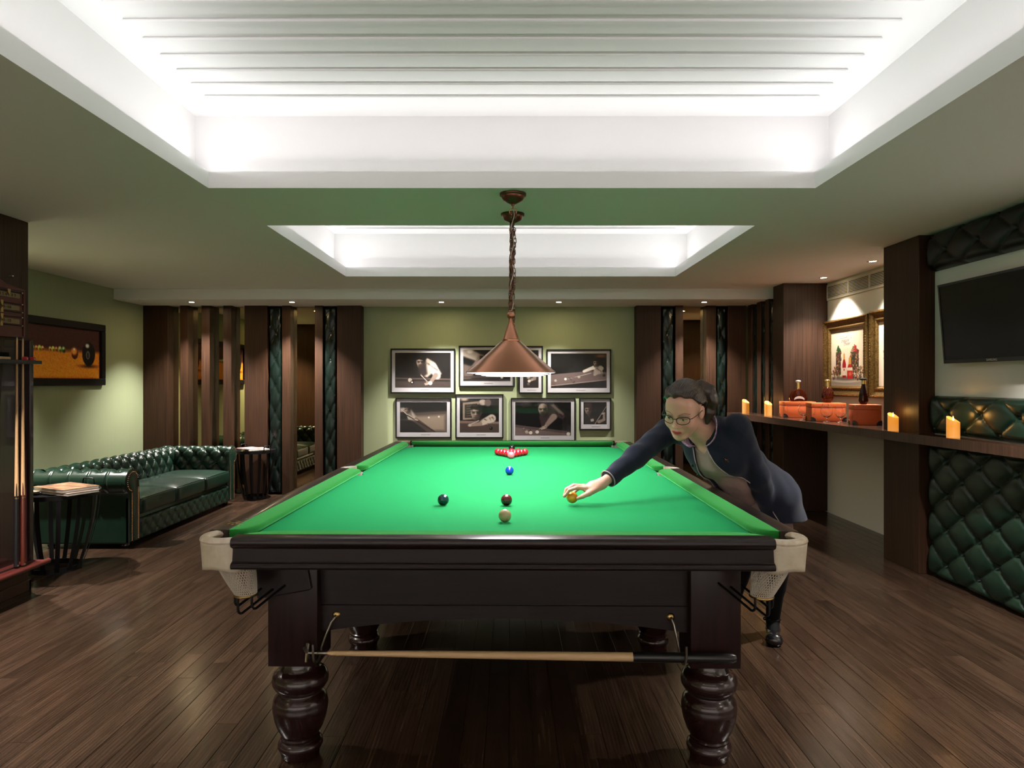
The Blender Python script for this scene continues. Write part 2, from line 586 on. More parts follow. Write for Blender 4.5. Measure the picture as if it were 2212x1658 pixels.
def tufted_panel(name, m, parent, org, U, V, w, h_, W, h, u0, v0, depth, res, thick=0.03, edge=0.03, br=0.009, pw=0.36):
    U, V = np.array(U, float), np.array(V, float)
    N = np.cross(U, V)
    org = np.array(org, float)
    nu, nv = max(8, int(w / res)), max(8, int(h_ / res))
    us, vs = np.linspace(0, w, nu), np.linspace(0, h_, nv)
    uu, vv = np.meshgrid(us, vs, indexing='ij')
    d = np.minimum(np.minimum(uu, w - uu), np.minimum(vv, h_ - vv))
    e = np.sqrt(np.clip(1 - (1 - np.clip(d / edge, 0, 1)) ** 2, 0, 1))
    H = (thick + depth * tuft(uu, vv, W, h, u0, v0, pw)) * e
    P = org + uu[..., None] * U + vv[..., None] * V + H[..., None] * N
    b = MB()
    b.grid(P)
    o = b.build(name, m, parent, smooth=180, recalc=False)
    me = button_mesh(br, m)
    for (u, v) in tuft_buttons(w, h_, W, h, u0, v0):
        k = link('button', me, o)
        hh = thick + depth * 0.04
        k.matrix_local = frame_matrix(org + u * U + v * V + hh * N, U, V)
    return o

# ================================================================== the setting
XL, YB, YF = -4.63, 8.80, -2.4
b = MB()
b.box(XL - 0.2, YF - 0.2, -0.12, 3.75, YB + 0.2, -0.02)
floor = struct(b.build('floor', M['black_matte'], smooth=0))

# boards: the 300 that show largest are single parts, the rest one part
PW, PITCH = 0.0927, 0.094
_pl = {}


def plank_mesh(L):
    if L not in _pl:
        q = MB()
        w, c = PW / 2, 0.0009
        q.add([(-w, 0, -0.019), (w, 0, -0.019), (w, L, -0.019), (-w, L, -0.019),
               (-w, 0, -c), (w, 0, -c), (w, L, -c), (-w, L, -c),
               (-w + c, 0, 0), (w - c, 0, 0), (w - c, L, 0), (-w + c, L, 0)],
              [(0, 1, 5, 4), (1, 2, 6, 5), (2, 3, 7, 6), (3, 0, 4, 7), (4, 5, 9, 8), (5, 6, 10, 9), (6, 7, 11, 10), (7, 4, 8, 11), (8, 9, 10, 11)])
        o = q.build('plank', M['floor'], smooth=0, recalc=False)
        _pl[L] = o.data
        bpy.data.objects.remove(o)
    return _pl[L]


rng = random.Random(11)
boards = []
x = XL + 0.02 + PITCH / 2
while x < 3.52:
    y = YF - rng.random() * 1.0
    while y < YB:
        L = rng.choice((0.9, 1.05, 1.2))
        yn = max(y, 1.0)
        mid = y + L * 0.6
        vis = 0
        if y + L > 2.6 and abs(x) < 0.76 * (y + L):
            vis = 1 / max(mid, 2.6) ** 3 * (0.45 if abs(x) < 0.9 and mid > 3.4 else 1)
            if x < -3.3 and mid < 4.4 or x > 3.12 and mid < 5:
                vis = 0
        boards.append((vis, x, y, L, rng.random()))
        y += L + 0.0009
    x += PITCH
boards.sort(reverse=True)
for (vis, x, y, L, rr) in boards[:298]:
    o = link('plank', plank_mesh(L), floor)
    o.location = (x, y, (rr - 0.5) * 0.0006)
    o.rotation_euler = (0, (rr - 0.5) * 0.006, 0)
vs, fs, cols = [], [], []
for (vis, x, y, L, rr) in boards[298:]:
    me = plank_mesh(L)
    base = len(vs)
    for v in me.vertices:
        vs.append((v.co.x + x, min(v.co.y + y, YB + 0.1), v.co.z + (rr - 0.5) * 0.0006))
        cols.append(rr)
    for f in me.polygons:
        fs.append([i + base for i in f.vertices])
me = bpy.data.meshes.new('plank')
me.from_pydata(vs, [], fs)
at = me.attributes.new('rnd', 'FLOAT', 'POINT')
at.data.foreach_set('value', cols)
me.materials.append(M['floor'])
stuff(link('far_planks', me, floor))

# ceiling with two coffered trays and a third added behind the camera for fill
b = MB()
x0, x1, y0, y1 = XL - 0.2, 3.75, YF - 0.2, YB + 0.2
t1, t2, t3 = TRAYS
lx = min(t1[0], t2[0])
for (a0, c0, a1, c1) in ((x0, y0, x1, t3[2]), (x0, t3[2], t3[0], t3[3]), (t3[1], t3[2], x1, t3[3]), (x0, t3[3], x1, t1[2]),
                         (x0, t1[2], t1[0], t1[3]), (t1[1], t1[2], x1, t1[3]),
                         (x0, t1[3], x1, t2[2]), (x0, t2[2], t2[0], t2[3]), (t2[1], t2[2], x1, t2[3]), (x0, t2[3], x1, y1)):
    b.box(a0, c0, Z_CEIL, a1, c1, Z_LIP)
for (tx0, tx1, ty0, ty1) in TRAYS:
    q0, q1, w0, w1 = tx0 - COVE_IN, tx1 + COVE_IN, ty0 - COVE_IN, ty1 + COVE_IN + 0.03
    t = 0.05
    b.box(q0 - t, w0 - t, Z_LIP, q0, w1 + t, Z_TRAY)
    b.box(q1, w0 - t, Z_LIP, q1 + t, w1 + t, Z_TRAY)
    b.box(q0, w0 - t, Z_LIP, q1, w0, Z_TRAY)
    b.box(q0, w1, Z_LIP, q1, w1 + t, Z_TRAY)
    b.box(q0 - t, w0 - t, Z_TRAY, q1 + t, w1 + t, Z_TRAY + 0.05)
ceiling = struct(b.build('ceiling', M['white'], smooth=0))
for (tx0, tx1, ty0, ty1) in TRAYS:
    yy = ty1 - 0.09
    while yy > ty0:
        q = MB()
        q.box(tx0 + 0.02, yy - 0.016, Z_TRAY - 0.013, tx1 - 0.02, yy + 0.016, Z_TRAY + 0.001, b=0.005, seg=1)
        q.build('ceiling_rib', M['white'], ceiling, smooth=40)
        yy -= 0.158
b = MB()
b.box(XL, 7.99, 2.385, 3.14, YB, Z_CEIL + 0.002, b=0.004, seg=1)
b.build('soffit', M['white'], ceiling, smooth=0)

# back wall
b = MB()
b.box(XL - 0.2, YB, -0.02, 3.75, YB + 0.2, Z_CEIL)
wall_back = struct(b.build('wall_back', M['green_wall'], smooth=0))
ZS = 2.386
YP = 8.64


def panel(x0, x1, yf=YP, parent=wall_back, nm='wood_panel'):
    q = MB()
    q.box(x0, yf, 0.0, x1, YB - 0.001, ZS, b=0.003, seg=1)
    return q.build(nm, M['wenge'], parent, smooth=0)


panel(-4.63, -4.315)
panel(-3.351, -3.065)
panel(-2.183, -1.88)
panel(1.593, 1.903)
panel(2.75, 2.975)
for (s0, s1) in ((-4.163, -4.063), (-3.894, -3.788), (-3.62, -3.514), (-2.878, -2.773), (-2.464, -2.364), (2.084, 2.183), (2.475, 2.598)):
    panel(s0, s1, YP, nm='wood_slat')
for (g0, g1) in ((-4.315, -4.163), (-4.063, -3.894), (-3.788, -3.62), (-3.514, -3.351), (-2.773, -2.464), (2.183, 2.475)):
    q = MB()
    q.box(g0 + 0.002, YB - 0.02, 0.06, g1 - 0.002, YB - 0.002, ZS, b=0)
    q.build('mirror_pane', M['mirror'], wall_back, smooth=0)
for (g0, g1) in ((-3.062, -2.881), (-2.361, -2.186), (1.906, 2.081), (2.601, 2.747)):
    q = MB()
    q.box(g0, YP + 0.07, 0.0, g1, YB - 0.001, ZS)
    q.build('panel_backing', M['black_matte'], wall_back, smooth=0)
    w = g1 - g0 - 0.02
    tufted_panel('tufted_panel', M['leather_strip'], wall_back, (g0 + 0.01, YP + 0.07, 0.02), (1, 0, 0), (0, 0, 1), w, ZS - 0.04,
                 w, 0.167, w / 2, 0.35, 0.03, 0.012, thick=0.035, edge=0.022, br=0.008)

# left wall with the big pillar that carries the cue rack
b = MB()
b.box(XL - 0.2, YF - 0.2, -0.02, XL, YB, Z_CEIL)
wall_left = struct(b.build('wall_left', M['green_wall'], smooth=0))
b = MB()
b.box(XL + 0.001, 3.2, 0, -3.29, 4.68, Z_CEIL - 0.001, b=0.004, seg=1)
b.build('wood_pillar', M['wenge'], wall_left, smooth=0)
b = MB()
b.box(-3.30, 3.2, 0, -3.278, 4.692, 0.075, b=0.003, seg=1)
b.box(XL + 0.02, 4.67, 0, -3.278, 4.692, 0.075, b=0.003, seg=1)
b.build('skirting', M['wenge'], wall_left, smooth=0)
b = MB()
b.box(XL - 0.2, YF - 0.2, -0.02, 3.75, YF, Z_CEIL)
struct(b.build('wall_front', M['white'], smooth=0))
b = MB()
b.box(XL + 0.001, 4.70, 0, XL + 0.016, YP, 0.09, b=0.004, seg=1)
struct(b.build('baseboard_left', M['wenge'], smooth=0))

# right wall: television bay, recess with the framed posters, corner with ribs
b = MB()
b.box(3.15, YF - 0.2, -0.02, 3.75, 5.35, Z_CEIL)
b.box(3.12, 7.70, -0.02, 3.75, YB, Z_CEIL)
b.m = 1
b.box(3.50, 5.35, -0.02, 3.75, 7.70, Z_CEIL)
wall_right = struct(b.build('wall_right', [M['tvwall'], M['cream']], smooth=0))
b = MB()
b.box(3.03, 5.08, 0, 3.499, 5.56, Z_CEIL - 0.001, b=0.003, seg=1)
b.build('wood_column', M['wenge'], wall_right, smooth=0)
b = MB()
b.box(3.01, 7.55, 0, 3.499, 7.84, Z_CEIL - 0.001, b=0.003, seg=1)
b.build('wood_column', M['wenge'], wall_right, smooth=0)
for (r0, r1) in ((8.50, 8.64), (8.20, 8.33), (7.95, 8.06)):
    q = MB()
    q.box(3.0, r0, 0, 3.119, r1, ZS, b=0.003, seg=1)
    q.build('wood_rib', M['wenge'], wall_right, smooth=0)
for (r0, r1) in ((8.33, 8.50), (8.06, 8.20), (7.84, 7.95)):
    tufted_panel('tufted_panel', M['leather_strip'], wall_right, (3.065, r1 - 0.004, 0.02), (0, -1, 0), (0, 0, 1), r1 - r0 - 0.008, ZS - 0.04,
                 r1 - r0 - 0.008, 0.167, (r1 - r0 - 0.008) / 2, 0.35, 0.03, 0.014, thick=0.028, edge=0.022, br=0.008)
YN = 2.9
tufted_panel('tufted_panel', M['leather'], wall_right, (3.149, 5.072, 0.004), (0, -1, 0), (0, 0, 1), 5.072 - YN, 0.971,
             0.34, 0.1235, 0.212, 0.855, 0.046, 0.0080, thick=0.032, edge=0.05, br=0.013, pw=0.24)
tufted_panel('tufted_panel', M['leather'], wall_right, (3.149, 5.072, 1.043), (0, -1, 0), (0, 0, 1), 5.072 - YN, 0.277,
             0.34, 0.1235, 0.212, 0.157, 0.036, 0.008, thick=0.03, edge=0.05, br=0.013, pw=0.22)
tufted_panel('tufted_panel', M['leather_dark'], wall_right, (3.149, 5.072, 2.236), (0, -1, 0), (0, 0, 1), 5.072 - YN, 0.272,
             0.34, 0.1235, 0.212, 0.128, 0.045, 0.008, thick=0.045, edge=0.05, br=0.013, pw=0.22)

# air grille high on the recess wall
gy0, gy1, gz0, gz1 = 5.75, 7.67, 2.335, 2.468
b = MB()
b.box(3.489, gy0 - 0.02, gz0 - 0.02, 3.499, gy1 + 0.02, gz0)
b.box(3.489, gy0 - 0.02, gz1, 3.499, gy1 + 0.02, gz1 + 0.02)
b.box(3.489, gy1, gz0, 3.499, gy1 + 0.02, gz1)
b.box(3.489, gy0 - 0.02, gz0, 3.499, gy0, gz1)
vent = b.build('air_grille', M['cream'], smooth=0)
tag(vent, 'long slatted air grille high on the cream wall above the gilt frames', 'vent')
b = MB()
b.box(3.4985, gy0, gz0, 3.4995, gy1, gz1)
b.build('dark_void', M['black_matte'], vent, smooth=0)
for k in range(9):
    q = MB()
    z = gz0 + (k + 0.5) * (gz1 - gz0) / 9
    q.add([(3.486, gy0, z - 0.005), (3.486, gy1, z - 0.005), (3.4985, gy1, z + 0.004), (3.4985, gy0, z + 0.004),
           (3.486, gy0, z - 0.002), (3.486, gy1, z - 0.002), (3.4985, gy1, z + 0.007), (3.4985, gy0, z + 0.007)],
          [(0, 1, 2, 3), (7, 6, 5, 4), (0, 4, 5, 1), (1, 5, 6, 2), (2, 6, 7, 3), (3, 7, 4, 0)])
    q.build('slat', M['cream'], vent, smooth=0)
for yy in (7.55, 7.08, 6.66, 6.2):
    q = MB()
    q.box(3.487, yy - 0.006, gz0, 3.498, yy + 0.006, gz1)
    q.build('divider', M['cream'], vent, smooth=0)

# ================================================================== lamps
def downlight(x, y, z, label, watt, group=None, cone=100, blend=0.7, tilt=(0, 0), col=(1, 0.94, 0.885), lens='spot_glow'):
    t = thing('downlight', label, 'ceiling light', (x, y, z), 0, group)
    q = MB()
    q.lathe([(0.030, -0.0005), (0.033, -0.004), (0.044, -0.005), (0.048, -0.001), (0.048, 0.0005)], (x, y, z), 28, close=False)
    q.build('bezel', M['nickel'], t)
    q = MB()
    q.lathe([(0.0, -0.0025), (0.030, -0.0015), (0.030, 0.0002)], (x, y, z), 24, close=False)
    q.build('lens', M[lens], t)
    l = bpy.data.lights.new('downlight_lamp', 'SPOT')
    l.energy = watt
    l.spot_size = R(cone)
    l.spot_blend = blend
    l.shadow_soft_size = 0.03
    l.color = col
    o = bpy.data.objects.new('downlight_lamp', l)
    COL.objects.link(o)
    o.location = (x, y, z - 0.012)
    o.rotation_euler = (R(tilt[0]), R(tilt[1]), 0)
    return t


DL = 820
downlight(-3.84, 8.26, 2.385, 'bright downlight in the rear soffit above the far end of the sofa', DL * 0.48)
downlight(-2.63, 8.26, 2.385, 'bright downlight in the rear soffit above the tufted strip and narrow mirror', DL * 0.8)
downlight(-0.83, 8.26, 2.385, 'downlight in the rear soffit above the left of the framed photographs', DL * 0.55)
downlight(0.586, 8.26, 2.385, 'downlight in the rear soffit just right of the hanging chains', DL * 0.3)
downlight(2.34, 8.26, 2.385, 'downlight in the rear soffit above the right-hand mirror', DL * 0.45)
downlight(3.27, 7.15, 2.51, 'downlight washing the gilt-framed poster of bottles', DL * 0.34, lens='spot_glow_soft')
downlight(3.27, 6.18, 2.51, 'downlight beside the wooden column above the second gilt frame', DL * 0.3, lens='spot_glow_soft')
downlight(-4.15, 5.35, 2.51, 'downlight over the side table of books by the cue rack', DL * 0.9)

for k, (x, y) in enumerate(((-2.9, 3.25), (-2.9, 0.9), (2.6, 3.3), (2.6, 0.9))):  # unseen aisle downlights, added to brighten the room
    downlight(x, y, 2.51, 'added fill downlight over the %s aisle, %s of the two' % ('left' if x < 0 else 'right', ('farther', 'nearer')[k % 2]), DL * (0.95 if x < 0 else 0.7))
for k, x in enumerate((-3.6, -2.2, -0.8, 0.6, 2.0)):  # unseen lamps added so the front wall throws back soft fill
    downlight(x, -1.75, 2.51, 'fill downlight added to bounce off the white wall behind the camera, %s of five' % ('first', 'second', 'third', 'fourth', 'fifth')[k], DL * 0.6)

# copper pendant with four shades over the table
t = thing('pendant_light', 'copper snooker pendant with four conical shades hanging on chains over the table', 'pendant lamp', (0, 4.2, Z_CEIL))
YS = (3.26, 3.89, 4.52, 5.15)
for i, yy in enumerate(YS):
    xx = 0.003 + (yy - 3.26) * 0.012
    dz = 0
    q = MB()
    q.lathe([(0.2125, 1.464), (0.2135, 1.4665), (0.2115, 1.470), (0.044, 1.616), (0.0445, 1.621), (0.040, 1.624), (0.012, 1.700), (0.010, 1.716), (0.0105, 1.722), (0.0, 1.722)], (xx, yy, dz), 64, close=False)
    sh = q.build('shade', M['copper'], t, smooth=30)
    q = MB()
    q.lathe([(0.2115, 1.4645), (0.2095, 1.4695), (0.043, 1.612), (0.0, 1.612)], (xx, yy, dz), 48, close=False)
    q.build('shade_lining', M['shade_in'], sh, smooth=30)
    q = MB()
    q.lathe([(0.0, 1.4630), (0.206, 1.4632), (0.207, 1.4660), (0.0, 1.4662)], (xx, yy, dz), 48, close=False)
    q.build('diffuser', M['lamp_glow'], sh, smooth=30)
    q = MB()
    q.sphere((xx, yy, 1.738), 0.019, 20, 12)
    q.lathe([(0.007, 1.716), (0.007, 1.724), (0.011, 1.726), (0.007, 1.729)], (xx, yy, 0), 14)
    q.lathe([(0.006, 1.754), (0.010, 1.757), (0.006, 1.761)], (xx, yy, 0), 14)
    q.build('finial', M['copper'], t)
    area_light('pendant_lamp', (xx, yy, 1.4615), (0, 0, 0), 0.38, 0.38, 13.0, (1, 0.96, 0.96), 'DISK', 150)
q = MB()
q.tube([(0.003, 3.26, 1.738), (0.026, 5.15, 1.738)], 0.0085, 12)
q.build('bar', M['copper_dark'], t)


def chain(p0, p1, sag, mb, n=None, ph=0.0, amp=0.0):
    p0, p1 = Vector(p0), Vector(p1)
    L = (p1 - p0).length
    n = n or int(L / 0.030)
    for i in range(n):
        s = (i + 0.5) / n
        c = p0.lerp(p1, s) + Vector((amp * math.sin(ph + s * 19), amp * math.cos(ph + s * 15), 0))
        d = (p1 - p0).normalized()
        a = ph + (PI / 2 if i % 2 else 0) + 0.5 * math.sin(3 * s + ph)
        e1 = Vector((math.cos(a), math.sin(a), 0))
        pts = []
        for k in range(10):
            w = 2 * PI * k / 10
            u = math.cos(w) * 0.0098
            v = math.sin(w) * 0.0098 + (0.0105 if math.sin(w) > 0 else -0.0105)
            pts.append(c + e1 * u + d * v)
        mb.tube(pts, 0.0026, 5, closed=True)


for (yc, lab) in ((3.965, 0), (4.44, 1)):
    xc = 0.016
    q = MB()
    q.lathe([(0.0, -0.072), (0.010, -0.070), (0.0125, -0.062), (0.018, -0.060), (0.030, -0.054), (0.055, -0.040), (0.066, -0.022), (0.067, -0.016), (0.0765, -0.012), (0.0765, 0.0)], (xc, yc, Z_CEIL), 48, close=False)
    q.lathe([(0.0035, -0.088), (0.0035, -0.068)], (xc, yc, Z_CEIL), 10)
    q.build('canopy', M['copper_dark'], t)
    q = MB()
    ring = [(xc + 0.020 * math.cos(k * PI / 10), yc, Z_CEIL - 0.104 + 0.020 * math.sin(k * PI / 10)) for k in range(20)]
    q.tube(ring, 0.003, 8, closed=True)
    q.build('ring', M['copper'], t)
    bot = 3.62 if lab == 0 else 4.79
    for k in range(3):
        q = MB()
        chain((xc - 0.006 + 0.006 * k, yc, Z_CEIL - 0.115), (0.006 + 0.006 * (k - 1), bot + 0.01 * k, 1.752), 0, q, ph=1.3 * k + lab, amp=0.0 if k == 0 else 0.007)
        q.build('chain', M['copper_dark'], t)
    q = MB()
    pts = []
    for k in range(40):
        s = k / 39
        pts.append((xc + (0.008 - xc) * s + 0.008 * math.sin(s * 24 + lab), yc + (bot - yc) * s + 0.008 * math.cos(s * 24), Z_CEIL - 0.08 + (1.745 - Z_CEIL + 0.08) * s))
    q.tube(pts, 0.0028, 6)
    q.build('cable', mat('clear_flex', (0.35, 0.30, 0.22), 0.4), t)

# ================================================================== the snooker table (built about its own centre, long side along y)
TX, TY, TR = -0.004, 4.2045, R(-0.7)
table = thing('snooker_table', 'full-size snooker table of dark mahogany with bright green cloth and turned legs', 'snooker table', (TX, TY, 0), TR, local=True)
HX, HY, ZC = 0.889, 1.7845, 0.851


def tw(x, y, z):
    """a point on the table in room coordinates"""
    return (TX + x * math.cos(TR) - y * math.sin(TR), TY + x * math.sin(TR) + y * math.cos(TR), z)


# slate bed wrapped in cloth, with the six pocket cut-outs
poly = []
ex, ey = 0.935, 1.83
def arc(cx, cy, r, a0, a1, n=9):
    return [(cx + r * math.cos(R(a0 + (a1 - a0) * i / n)), cy + r * math.sin(R(a0 + (a1 - a0) * i / n))) for i in range(n + 1)]
poly += arc(ex - 0.005, -ey + 0.005, 0.075, 180, 90)
poly += [(ex, -0.06)] + arc(ex + 0.02, 0, 0.055, 250, 110) + [(ex, 0.06)]
poly += arc(ex - 0.005, ey - 0.005, 0.075, 270, 180)
poly += arc(-ex + 0.005, ey - 0.005, 0.075, 0, -90)
poly += [(-ex, 0.06)] + arc(-ex - 0.02, 0, 0.055, 70, -70) + [(-ex, -0.06)]
poly += arc(-ex + 0.005, -ey + 0.005, 0.075, 90, 0)
q = MB()
q.prism(poly, 'z', 0.80, ZC)
q.build('playing_cloth', M['felt'], table, smooth=0)

CW = 0.080
CUSH = [(CW, 0.853), (0.016, 0.868), (0.005, 0.876), (0.0, 0.884), (0.001, 0.890), (0.005, 0.8945), (0.014, 0.8970), (0.045, 0.8985), (CW, 0.8990)]
WOOD = [(CW, 0.80), (CW, 0.8985), (CW + 0.004, 0.900), (0.134, 0.900), (0.143, 0.8985), (0.149, 0.893), (0.1515, 0.885), (0.1505, 0.876), (0.146, 0.869), (0.139, 0.866),
        (0.1365, 0.862), (0.1365, 0.820), (0.139, 0.8165), (0.146, 0.8145), (0.1505, 0.809), (0.1505, 0.802), (0.146, 0.7955), (0.138, 0.793), (CW, 0.793)]


def rail(along, sgn, s0, s1, jaw0, jaw1, w0, w1):
    """one cushion and its wooden rail: along 'x' (end rails, at y = sgn*HY) or 'y' (side rails)"""
    def P(s, o, z):
        return (s, sgn * (HY + o), z) if along == 'x' else (sgn * (HX + o), s, z)
    ss = np.unique(np.concatenate([np.linspace(s0, s0 + jaw0, 14), np.linspace(s0 + jaw0, s1 - jaw1, 4), np.linspace(s1 - jaw1, s1, 14)]))
    Pg = np.zeros((len(ss), len(CUSH), 3))
    for i, s in enumerate(ss):
        e0, e1 = (s - s0) / jaw0, (s1 - s) / jaw1
        e = min(e0, e1, 1.0)
        sh = (CW - 0.002) * (1 - math.sqrt(max(0, 1 - (1 - e) ** 2)))
        for j, (o, z) in enumerate(CUSH):
            Pg[i, j] = P(s, min(o + sh * (1 - o / CW), CW), z)
    c = MB()
    c.grid(Pg, cv=True)
    n = len(CUSH)
    c.f += [tuple(range(n)), tuple((len(ss) - 1) * n + k for k in range(n))]
    c.mi += [0, 0]
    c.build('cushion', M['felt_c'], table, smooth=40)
    w = MB()
    Pw = np.array([[P(s, o, z) for (o, z) in WOOD] for s in (w0, w1)])
    w.grid(Pw, cv=True)
    n = len(WOOD)
    w.f += [tuple(range(n)), tuple(n + k for k in range(n))]
    w.mi += [0, 0]
    w.build('rail', M['mahogany'] if along == 'x' else M['mahogany_y'], table, smooth=30)


rail('x', -1, -0.892, 0.892, 0.15, 0.15, -0.905, 0.905)
rail('x', 1, -0.892, 0.892, 0.15, 0.15, -0.905, 0.905)
for sg in (-1, 1):
    rail('y', sg, -1.79, -0.058, 0.15, 0.06, -1.80, -0.062)
    rail('y', sg, 0.058, 1.79, 0.06, 0.15, 0.062, 1.80)


def pocket(px, py, ang, corner=True, nx=0.0, ny=0.0):
    """leather-bound pocket iron opening towards the table; ang = outward direction in degrees"""
    r = 0.075 if corner else 0.062
    half = 117 if corner else 100
    q = MB()
    pts = []
    for k in range(25):
        a = R(ang - half + 2 * half * k / 24)
        pts.append((px + r * math.cos(a), py + r * math.sin(a), 0.884))
    q.tube(pts, 0.0185, 12, flat=0.75)
    po = q.build('pocket', M['pocket_brown'], table)
    if corner:
        q = MB()
        n, m = 32, 8
        P = np.zeros((n, m, 3))
        for i in range(n):
            a = R(ang - 98 + 196 * i / (n - 1))
            for j in range(m):
                s = j / (m - 1)
                rr = r + 0.0165 + 0.004 * math.sin(5 * a) * s - 0.006 * s
                z = 0.884 - s * (0.098 + 0.006 * math.sin(3 * a + px * 9))
                P[i, j] = (px + rr * math.cos(a), py + rr * math.sin(a), z)
        q.grid(P)
        o = q.build('skirt', M['pocket_leather'], po, smooth=180)
        sm = o.modifiers.new('thickness', 'SOLIDIFY')
        sm.thickness = 0.003
    # string net down to a small ring
    q = MB()
    N, K = 38, 18
    zt, zb = 0.865, 0.682
    rt, rb = r - 0.004, 0.036
    for s in range(N):
        for dr in (1, -1):
            pts = []
            for k in range(K + 1):
                f = k / K
                a = 2 * PI * s / N + dr * f * PI * 0.55
                rr = rt + (rb - rt) * f ** 0.8 + 0.008 * math.sin(PI * f)
                pts.append((px + nx * f + rr * math.cos(a), py + ny * f + rr * math.sin(a), zt + (zb - zt) * f))
            q.tube(pts, 0.0016, 4)
    q.build('net', M['string'], po)
    q = MB()
    cx, cy = px + nx, py + ny
    q.tube([(cx + 0.038 * math.cos(2 * PI * k / 24), cy + 0.038 * math.sin(2 * PI * k / 24), 0.680) for k in range(24)], 0.004, 8, closed=True)
    q.build('net_ring', M['brass'], po)
    # ball runners
    ix, iy = -math.cos(R(ang)), -math.sin(R(ang))
    if corner:
        ix, iy = -math.copysign(1, px) * 0.42, -math.copysign(1, py) * 0.90
    sx, sy = -iy, ix
    q = MB()
    for d in (-0.040, 0.0, 0.040):
        fw = -0.036 if d == 0.0 else -0.012
        s0 = Vector((cx + sx * d + ix * fw, cy + sy * d + iy * fw, 0.682))
        low = 0.075 if d < 0.01 and d > -0.01 else 0.050
        pts = [s0, s0 + Vector((0, 0, -low * 0.6))]
        for k in range(5):
            w = PI / 2 * k / 4
            pts.append(s0 + Vector((ix * 0.018 * (1 - math.cos(w)), iy * 0.018 * (1 - math.cos(w)), -low * 0.6 - 0.018 * math.sin(w))))
        e = pts[-1]
        pts.append(e + Vector((ix * 0.17, iy * 0.17, 0.052)))
        q.tube(pts, 0.0046, 8)
    q.build('ball_runner', M['black_metal'], po)


for sx_ in (-1, 1):
    for sy_ in (-1, 1):
        pocket(sx_ * 0.948, sy_ * 1.843, math.degrees(math.atan2(sy_, sx_)), True, -sx_ * 0.052, -sy_ * 0.02)
    pocket(sx_ * 0.965, 0, 0 if sx_ > 0 else 180, False, sx_ * 0.01, 0)

# frame: aprons, slate bearer, legs
q = MB()
n = 28
top = [(-0.69, 0.793), (-0.69, 0.586), (0.69, 0.586), (0.69, 0.793)]
q.prism(top, 'y', -1.64, -1.61)
q.build('apron', M['mahogany'], table, smooth=0)
q = MB()
q.prism([(-x_, z_) for (x_, z_) in top], 'y', 1.61, 1.64)
q.build('apron', M['mahogany'], table, smooth=0)
low = [(-0.69, 0.584)] + [(-0.69 + 1.38 * k / n, 0.485 + 0.052 * (1 - (2 * k / n - 1) ** 2)) for k in range(n + 1)] + [(0.69, 0.584)]
q = MB()
q.prism(low, 'y', -1.643, -1.61)
q.build('arched_apron', M['mahogany'], table, smooth=0)
q = MB()
q.prism(low, 'y', 1.61, 1.643)
q.build('arched_apron', M['mahogany'], table, smooth=0)
for sg in (-1, 1):
    q = MB()
    q.box(sg * 0.80 - 0.016, -1.50, 0.53, sg * 0.80 + 0.016, 1.50, 0.793, b=0.003, seg=1)
    q.build('side_apron', M['mahogany_y'], table, smooth=0)
q = MB()
q.box(-0.78, -1.58, 0.70, 0.78, 1.58, 0.80)
q.build('slate_bearer', M['black_matte'], table, smooth=0)
LEG = [(0.0, 0.0), (0.066, 0.0), (0.071, 0.008), (0.072, 0.022), (0.079, 0.030), (0.084, 0.042), (0.082, 0.055), (0.074, 0.063), (0.069, 0.067), (0.073, 0.071), (0.074, 0.077), (0.069, 0.082),
       (0.071, 0.088), (0.084, 0.110), (0.096, 0.145), (0.1025, 0.180), (0.1035, 0.197), (0.101, 0.202), (0.1015, 0.206), (0.0985, 0.222), (0.088, 0.236), (0.079, 0.243), (0.078, 0.248), (0.081, 0.252),
       (0.094, 0.262), (0.1035, 0.278), (0.105, 0.294), (0.101, 0.312), (0.089, 0.325), (0.078, 0.330), (0.072, 0.334), (0.0705, 0.340), (0.066, 0.346), (0.065, 0.372), (0.0, 0.372)]
first = None
for ly in (-1.595, -0.52, 0.52, 1.595):
    for lx_ in (-0.778, 0.778):
        if first is None:
            q = MB()
            q.lathe(LEG, (0, 0, 0), 48, close=False)
            lg = q.build('leg', M['mahogany_z'], table, smooth=50)
            q = MB()
            q.box(-0.092, -0.092, 0.370, 0.092, 0.092, 0.80, b=0.004, seg=2)
            bl = q.build('leg_block', M['mahogany_block'], lg, smooth=30)
            first = (lg, bl)
        else:
            lg = first[0].copy(); COL.objects.link(lg)
            bl = first[1].copy(); COL.objects.link(bl); bl.parent = lg
        lg.location = (lx_, ly, 0)
# loose wooden cover block at the near left leg, inset panel on the near right one
q = MB()
q.box(-0.112, -0.02, -0.056, 0.088, 0.02, 0.056, b=0.004, seg=1)
q.xf(Matrix.Translation((-0.80, -1.69, 0.700)) @ Matrix.Rotation(R(-10), 4, 'Y'))
q.build('cover_block', M['mahogany'], table, smooth=0)
q = MB()
q.prism([(0.715, 0.79), (0.725, 0.600), (0.864, 0.618), (0.856, 0.79)], 'y', -1.676, -1.664)
q.build('cover_panel', M['mahogany'], table, smooth=0)
# scrap of cloth hanging at the near left corner
q = MB()
q.prism([(-0.885, 0.80), (-0.862, 0.745), (-0.83, 0.737), (-0.80, 0.752), (-0.80, 0.80)], 'y', -1.70, -1.694)
q.build('cloth_end', M['felt'], table, smooth=0)
